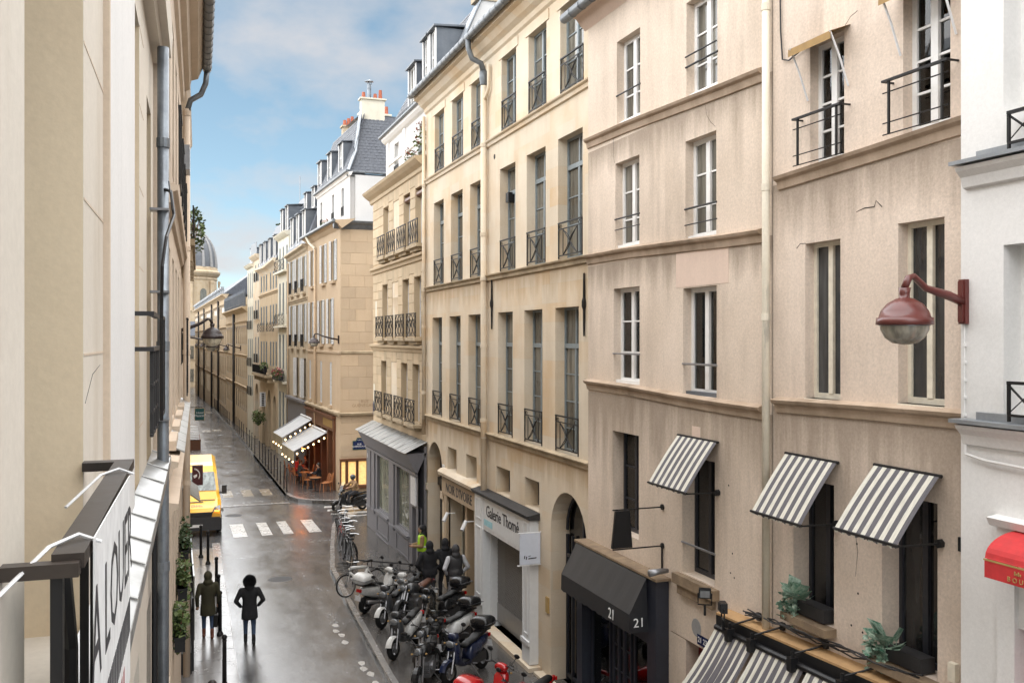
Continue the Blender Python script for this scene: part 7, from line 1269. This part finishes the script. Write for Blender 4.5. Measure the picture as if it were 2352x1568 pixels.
# ================================================================ people
def cap(mb, a, b, ra, rb, n=12, sx=1.0):
    a, b = Vector(a), Vector(b); d = (b - a).normalized(); P, R = [], []
    for k in range(4): t = math.pi / 2 * k / 4; P.append(a - d * ra * math.cos(t)); R.append(max(.002, ra * math.sin(t)))
    for k in range(5): P.append(a.lerp(b, k / 4)); R.append(ra + (rb - ra) * k / 4)
    for k in range(3, -1, -1): t = math.pi / 2 * k / 4; P.append(b + d * rb * math.cos(t)); R.append(max(.002, rb * math.sin(t)))
    mb.tube(P, R, n)
def blob(name, fn, mat, parent, vox=.018, sm=6):
    mb = MB(); fn(mb); o = mb.obj(name, mat, parent, True); m = o.modifiers.new('Remesh', 'REMESH'); m.mode = 'VOXEL'; m.voxel_size = vox; m.use_smooth_shade = True; s = o.modifiers.new('Smooth', 'SMOOTH'); s.iterations = sm; s.factor = .5; return o
def hand(mb, p, d, s=1):                                        # palm, four fingers, thumb
    p = Vector(p); d = Vector(d).normalized(); side = d.cross(Vector((0, 1, 0))).normalized(); up = side.cross(d)
    cap(mb, p, p + d * .06, .036, .034, 8)
    for k in range(4): q = p + d * .07 + side * (.024 * (k - 1.5)); L = (.05, .065, .06, .045)[k]; cap(mb, q, q + d * L * .6, .0095, .009, 6); cap(mb, q + d * L * .6, q + d * L * .9 + up * .025, .009, .008, 6)
    cap(mb, p + side * .03, p + side * .055 * s + d * .05, .011, .009, 6)
def head(r, z, hair=True, hood=None, y=0, fx=0, hs=1.0):
    def f(mb):
        mb.ell((fx, y, z), .078, .098, .118, 16, 12); mb.ell((fx, y + .02, z - .06), .06, .078, .07, 12, 8); cap(mb, (fx, y - .01, z - .1), (fx, y - .02, z - .22), .055, .06)
        mb.ell((fx, y + .10, z - .012), .014, .02, .024, 8, 6); [mb.ell((fx + s * .08, y - .005, z - .01), .012, .024, .032, 8, 6) for s in (-1, 1)]; mb.ell((fx, y + .083, z - .058), .026, .014, .010, 8, 6)
    blob('head', f, M['skin'], r, .012, 3)
    mb = MB(); [mb.ell((fx + s * .032, y + .088, z + .018), .012, .008, .008, 8, 6) for s in (-1, 1)]; mb.obj('eyes', M['hair'], r)
    if hair: blob('hair', lambda mb: (mb.ell((fx, y - .018, z + .03), .092, .105, .105, 14, 10), mb.ell((fx, y - .05, z - .02), .08, .07, .09, 12, 8)), M['hair'], r, .014, 3)
    if hood: blob('hood', lambda mb: (mb.ell((fx, y - .03, z + .02), .112 * hs, .125 * hs, .142 * hs, 16, 12), mb.ell((fx, y - .07, z - .13), .13, .10, .09, 14, 10), cap(mb, (fx, y - .03, z - .10), (fx, y - .03, z - .22), .095, .125)), hood, r, .016, 6)
def person(label, x, y, rz, h=1.72, coat='coatb', hem=.78, legs='dark', shoes='black', hood=True, hair=False, sleeves=None, stride=.16, arms='down', zoff=.12, wide=1.0, group=None):
    r = empty('person', (0, 0, 0), label, 'person', group, world=False); k = h / 1.74
    ft = [(-.10, stride, 0), (.10, -stride, 0)]                 # walks towards +y
    def lower(mb):
        mb.ell((0, 0, .92), .15, .10, .12, 14, 8)
        for s, (fx, fy, _) in zip((-1, 1), ft): kn = (s * .10, fy * .5 + .05, .50); cap(mb, (s * .085, 0, .88), kn, .095, .066); cap(mb, kn, (fx, fy - .02, .10), .064, .047)
    blob('trousers', lower, M[legs], r)
    for s, (fx, fy, _) in zip((-1, 1), ft):
        def shoe(mb, fx=fx, fy=fy): cap(mb, (fx, fy - .06, .055), (fx, fy + .14, .042), .05, .04); cap(mb, (fx, fy - .03, .07), (fx, fy - .02, .22 if shoes != 'shoe' else .10), .05, .052)
        blob('shoe', shoe, M[shoes], r, .012, 3)
    def torso(mb):
        Z = [(hem, .02, .02), (hem + .005, .205, .165), (hem + .15, .20, .16), (1.0, .178, .142), (1.14, .175, .138), (1.28, .198, .145), (1.38, .20, .135), (1.44, .15, .11), (1.47, .02, .02)]; rg = [[mb.pt((rx * wide * math.cos(2 * math.pi * q / 18), ry * math.sin(2 * math.pi * q / 18), z + .008 * math.sin(q * 1.9))) for q in range(18)] for z, rx, ry in Z]
        for ra_, rb_ in zip(rg, rg[1:]):
            for q in range(18): mb.face(ra_[q], ra_[(q + 1) % 18], rb_[(q + 1) % 18], rb_[q])
        mb.face(*rg[0][::-1]); mb.face(*rg[-1]); cap(mb, (-.15 * wide, 0, 1.40), (.15 * wide, 0, 1.40), .075, .075); cap(mb, (0, 0, 1.42), (0, .01, 1.5), .085, .07)
    def armsf(mb, sides=(-1, 1)):
        for s in sides:
            sh = (s * .2 * wide, 0, 1.40)
            if arms == 'down': el, wr = (s * (.28 * wide), -.03 + s * .04, 1.12), (s * .27 * wide, .08 + s * .05, .87)
            elif arms == 'pocket': el, wr = (s * (.33 * wide), -.06, 1.14), (s * .22 * wide, .10, .96)
            else: el, wr = (s * .27, .02, 1.14), (s * .12, .28, 1.12)
            cap(mb, sh, el, .075, .062); cap(mb, el, wr, .06, .048)
    if sleeves: [blob('sleeve', lambda mb, s=s: armsf(mb, (s,)), M[sleeves], r) for s in (-1, 1)]; blob('coat', torso, M[coat], r)
    else: blob('coat', lambda mb: (torso(mb), armsf(mb)), M[coat], r)
    if arms != 'pocket':
        def hands(mb):
            for s in (-1, 1):
                if arms == 'down': hand(mb, (s * .27 * wide, .09 + s * .05, .86), (0, .15, -1), -s)
                else: hand(mb, (s * .12, .29, 1.12), (-.2 * s, 1, .1), s)
        blob('hands', hands, M['skin'], r, .008, 2)
    head(r, 1.62, hair, M[coat] if hood else None, .02)
    r.scale = (k, k, k); r.location = (x, y, gz(y) + zoff); r.rotation_euler = (0, 0, rz); return r
p = person('person in an olive hooded coat carrying a black handbag on the left pavement', .86, 25.3, .0, 1.68, 'coatg', .60, 'jeans', 'boot', wide=1.0, stride=.09)
hb = empty('handbag', (1.06, 25.4, .5), 'black leather handbag hanging from the olive coated walker', 'bag')
mb = MB(); [None for _ in ()]; mb.prism([(.98, 25.2, .40), (1.04, 25.56, .40), (1.05, 25.50, .68), (1.0, 25.26, .68)], (.10, -.02, 0)); mb.obj('bag_body', M['seat'], hb); mb = MB(); mb.tube([(1.06, 25.3, .68), (1.07, 25.36, .88), (1.08, 25.44, .68)], .008, 5); mb.obj('strap', M['seat'], hb)
p = person('person in a black fur hooded coat and jeans walking in the wet road', 1.86, 24.85, -.05, 1.70, 'coatb', .64, 'jeans', 'black', arms='pocket', zoff=0, stride=.10, wide=1.05)
mb = MB(); rnd = random.Random(2)
for k in range(3000):
    v_ = Vector((rnd.gauss(0, 1), rnd.gauss(0, 1) - .5, rnd.gauss(0, 1))).normalized(); q = Vector((v_.x * .135, -.02 + v_.y * .13, 1.625 + v_.z * .145))
    d = (v_ + Vector([rnd.uniform(-.6, .6) for _ in range(3)])).normalized() * rnd.uniform(.03, .06); e = d.cross(Vector((.3, 1, .2))).normalized() * .007; mb.poly([q - e, q + d, q + e])
mb.obj('fur_trim', M['coatb'], p)
person('man in a black hooded jacket walking beside the grey shop', 7.0, 26.3, .05, 1.80, 'coatb', .82, 'dark', 'black', arms='pocket', wide=1.15, stride=.12)
person('person in dark hooded jacket partly hidden behind the man in the quilted vest', 7.55, 26.6, .0, 1.78, 'coatb', .85, 'dark', 'black', arms='pocket')
person('man in a charcoal quilted vest with pale sleeves and grey sweatpants', 7.58, 25.6, .08, 1.80, 'vestb', .92, 'sweat', 'shoe', sleeves='sleeve', arms='pocket', wide=1.05, stride=.18)
p = person('man in a fluorescent yellow vest looking at a phone by the dark carriage door', 7.45, 28.9, 1.35, 1.76, 'hivis', .95, 'dark', 'black', hood=False, hair=True, sleeves='tanj', arms='hold', stride=.05)
blob('hood', lambda mb: (mb.ell((0, -.03, 1.64), .11, .115, .13, 14, 10), cap(mb, (0, -.05, 1.52), (0, -.03, 1.42), .10, .13)), M['coatb'], p, .016, 4)
mb = MB(); mb.box(-.19, .19, -.145, .145, 1.08, 1.12); mb.obj('reflective_band', M['alu'], p)
ph = empty('phone', (7.08, 28.98, 1.28), 'dark phone held by the man in the yellow vest', 'phone'); mb = MB(); mb.box(7.04, 7.12, 28.92, 29.06, 1.285, 1.297); mb.obj('phone_body', M['black'], ph)
person('distant person in black on the far pavement beside the posts', 5.95, 117, .1, 1.75, 'coatb', .8, 'dark', 'black')
p = person('dark haired person cut off at the bottom edge on the left pavement', .65, 17.15, 3.1, 1.72, 'coatb', .8, 'dark', 'black', hood=False, hair=True)
# ================================================================ scooter rider at the crossing
rs = two_wheeler('scooter', 'black scooter with rider crossing at the zebra stripes', 7.75, 43.4, 196, body='mblack', screen=True, big=1.3, lean=.0); rs['group'] = ''; del rs['group']; rs.location.z = gz(43) + .0
pr_ = empty('person', (0, 0, 0), 'scooter rider in tan jacket and dark helmet at the crossing', 'person', world=False)
blob('jacket', lambda mb: (mb.ell((-.28, 0, .98), .17, .2, .16, 14, 10), mb.ell((-.25, 0, 1.15), .15, .21, .18, 14, 10), mb.ell((-.2, 0, 1.3), .13, .2, .12, 14, 10), [(cap(mb, (-.2, s * .2, 1.34), (.02, s * .3, 1.15), .07, .06), cap(mb, (.02, s * .3, 1.15), (.28, s * .32, 1.14), .058, .045)) for s in (-1, 1)]), M['tanj'], pr_)
blob('trousers', lambda mb: [(cap(mb, (-.28, s * .1, .9), (.12, s * .17, .80), .1, .075), cap(mb, (.12, s * .17, .8), (.18, s * .15, .42), .07, .05)) for s in (-1, 1)], M['dark'], pr_)
blob('head', lambda mb: (mb.ell((-.12, 0, 1.53), .09, .075, .1, 12, 10), cap(mb, (-.14, 0, 1.46), (-.18, 0, 1.36), .055, .06)), M['skin'], pr_, .012, 3)
blob('helmet', lambda mb: (mb.ell((-.14, 0, 1.57), .135, .125, .13, 16, 12),), plain('dark_teal_helmet', (.02, .035, .045), .2, coat=.6), pr_, .014, 4)
blob('hands', lambda mb: [hand(mb, (.27, s * .33, 1.14), (1, 0, -.2), s) for s in (-1, 1)], M['skin'], pr_, .008, 2)
pr_.location = rs.location; pr_.rotation_euler = rs.rotation_euler
# ================================================================ cafe terrace
def chair_proto():
    r = empty('cafe_chair', (0, 0, 0), None, 'chair', 'rattan chairs of the cafe terrace', world=False)
    mb = MB(); loft(mb, [(-.2, .16, .44, .47), (-.1, .2, .44, .475), (.12, .2, .44, .475), (.2, .17, .44, .47)]); mb.obj('seat', M['rattan'], r)
    for sx, sy in ((-1, -1), (-1, 1), (1, -1), (1, 1)): mb = MB(); mb.tube([(sx * .17, sy * .17, .45), (sx * .21, sy * .2, 0)], .016, 6); mb.obj('leg', M['rattan'], r)
    mb = MB(); mb.tube([(-.18, -.19, .45), (-.24, -.19, .75), (-.26, -.12, .88), (-.27, 0, .91), (-.26, .12, .88), (-.24, .19, .75), (-.18, .19, .45)], .016, 6); [mb.tube([(-.19, yy, .47), (-.26, yy, .88)], .009, 5) for yy in (-.1, -.05, 0, .05, .1)]; mb.obj('backrest', M['rattan'], r); return r
def table_proto():
    r = empty('cafe_table', (0, 0, 0), None, 'table', 'small round cafe tables', world=False)
    mb = MB(); mb.lathe([(0, .74), (.3, .74), (.31, .725), (.3, .71), (0, .71)], n=20); mb.obj('table_top', M['wood2'], r); mb = MB(); mb.tube([(0, 0, .03), (0, 0, .71)], .028, 8); mb.obj('column', M['iron'], r); mb = MB(); mb.lathe([(0, .05), (.05, .05), (.2, .02), (.21, 0)], n=14); mb.obj('base', M['iron'], r); return r
cp, tp = chair_proto(), table_proto()
zc_ = lambda y: gz(y) + .19
chairs = [(7.42, 48.75, 200, 'empty rattan chair with curved back at the near corner of the cafe terrace'), (7.62, 49.1, 185, 'rattan chair tucked beside the corner chair against the cafe front'), (6.75, 50.3, 30, 'rattan chair with its back to the kerb posts, left of the front table'), (7.1, 51.4, 180, 'rattan chair in shadow behind the seated guest'), (6.5, 52.4, 10, 'dark rattan chair on the kerb side under the near awning'), (7.2, 53.2, 180, 'rattan chair against the cafe front under the near awning'), (6.45, 54.2, 5, 'rattan chair farthest out under the awning edge'), (7.1, 55.0, 175, 'rattan chair deep under the far awning'), (6.4, 56.0, 0, 'last rattan chair of the terrace by the far awning')]
for i, (x, y, a, l) in enumerate(chairs): o = cp if i == 0 else copy_tree(cp); o.location = (x, y, zc_(y)); o.rotation_euler = (0, 0, math.radians(a)); o['label'] = l
for i, (x, y, l) in enumerate(((6.95, 48.95, 'round wooden cafe table at the near end of the terrace'), (6.75, 51.4, 'second cafe table under the near awning'), (6.8, 53.2, 'third cafe table under the near awning'), (6.75, 55.1, 'cafe table under the far awning'))): o = tp if i == 0 else copy_tree(tp); o.location = (x, y, zc_(y)); o['label'] = l
def sitter(label, x, y, rz, top, legs='dark'):
    r = empty('person', (0, 0, 0), label, 'person', 'guests seated on the cafe terrace', world=False)
    blob('trousers', lambda mb: [(cap(mb, (s * .09, 0, .53), (s * .11, .42, .52), .095, .07), cap(mb, (s * .11, .42, .52), (s * .11, .38, .1), .065, .045), cap(mb, (s * .11, .36, .05), (s * .11, .52, .04), .045, .035)) for s in (-1, 1)], M[legs], r)
    blob('top', lambda mb: (mb.ell((0, -.02, .66), .18, .14, .18, 14, 10), mb.ell((0, -.01, .85), .18, .13, .22, 14, 10), cap(mb, (-.15, 0, 1.0), (.15, 0, 1.0), .075, .075), [(cap(mb, (s * .2, 0, 1.0), (s * .26, .12, .78), .065, .055), cap(mb, (s * .26, .12, .78), (s * .12, .32, .80), .052, .042)) for s in (-1, 1)]), M[top], r)
    blob('hands', lambda mb: [hand(mb, (s * .12, .33, .80), (-.3 * s, 1, 0), s) for s in (-1, 1)], M['skin'], r, .008, 2); head(r, 1.22, True, None, .02); r.location = (x, y, zc_(y)); r.rotation_euler = (0, 0, rz); return r
sitter('seated guest in dark clothes leaning over the front cafe table', 7.3, 50.2, 1.2, 'coatb'); sitter('seated guest in dark jacket with blue jeans under the near awning', 6.55, 51.9, -1.4, 'vestb', 'jeans'); sitter('seated guest in red under the awning edge', 6.6, 53.6, -1.3, 'redcloth'); sitter('seated guest in maroon deep under the awnings', 7.15, 54.1, 1.5, 'maroon')
M['heat'] = plain('glowing_heater', (.9, .25, .05), .4, emit=(1, .24, .04), es=28)
for s, l in ((2.6, 'glowing orange heater under the near cafe awning'), (4.6, 'glowing orange heater deeper under the near cafe awning')):
    o = empty('patio_heater', F4((s, 1.2, 1.9)), l, 'heater'); mb = MB(F4); mb.box(s - .35, s + .35, 1.15, 1.25, 1.86, 1.98); mb.obj('housing', M['black'], o); mb = MB(F4); mb.box(s - .32, s + .32, 1.16, 1.24, 1.845, 1.86); mb.obj('glowing_element', M['heat'], o)
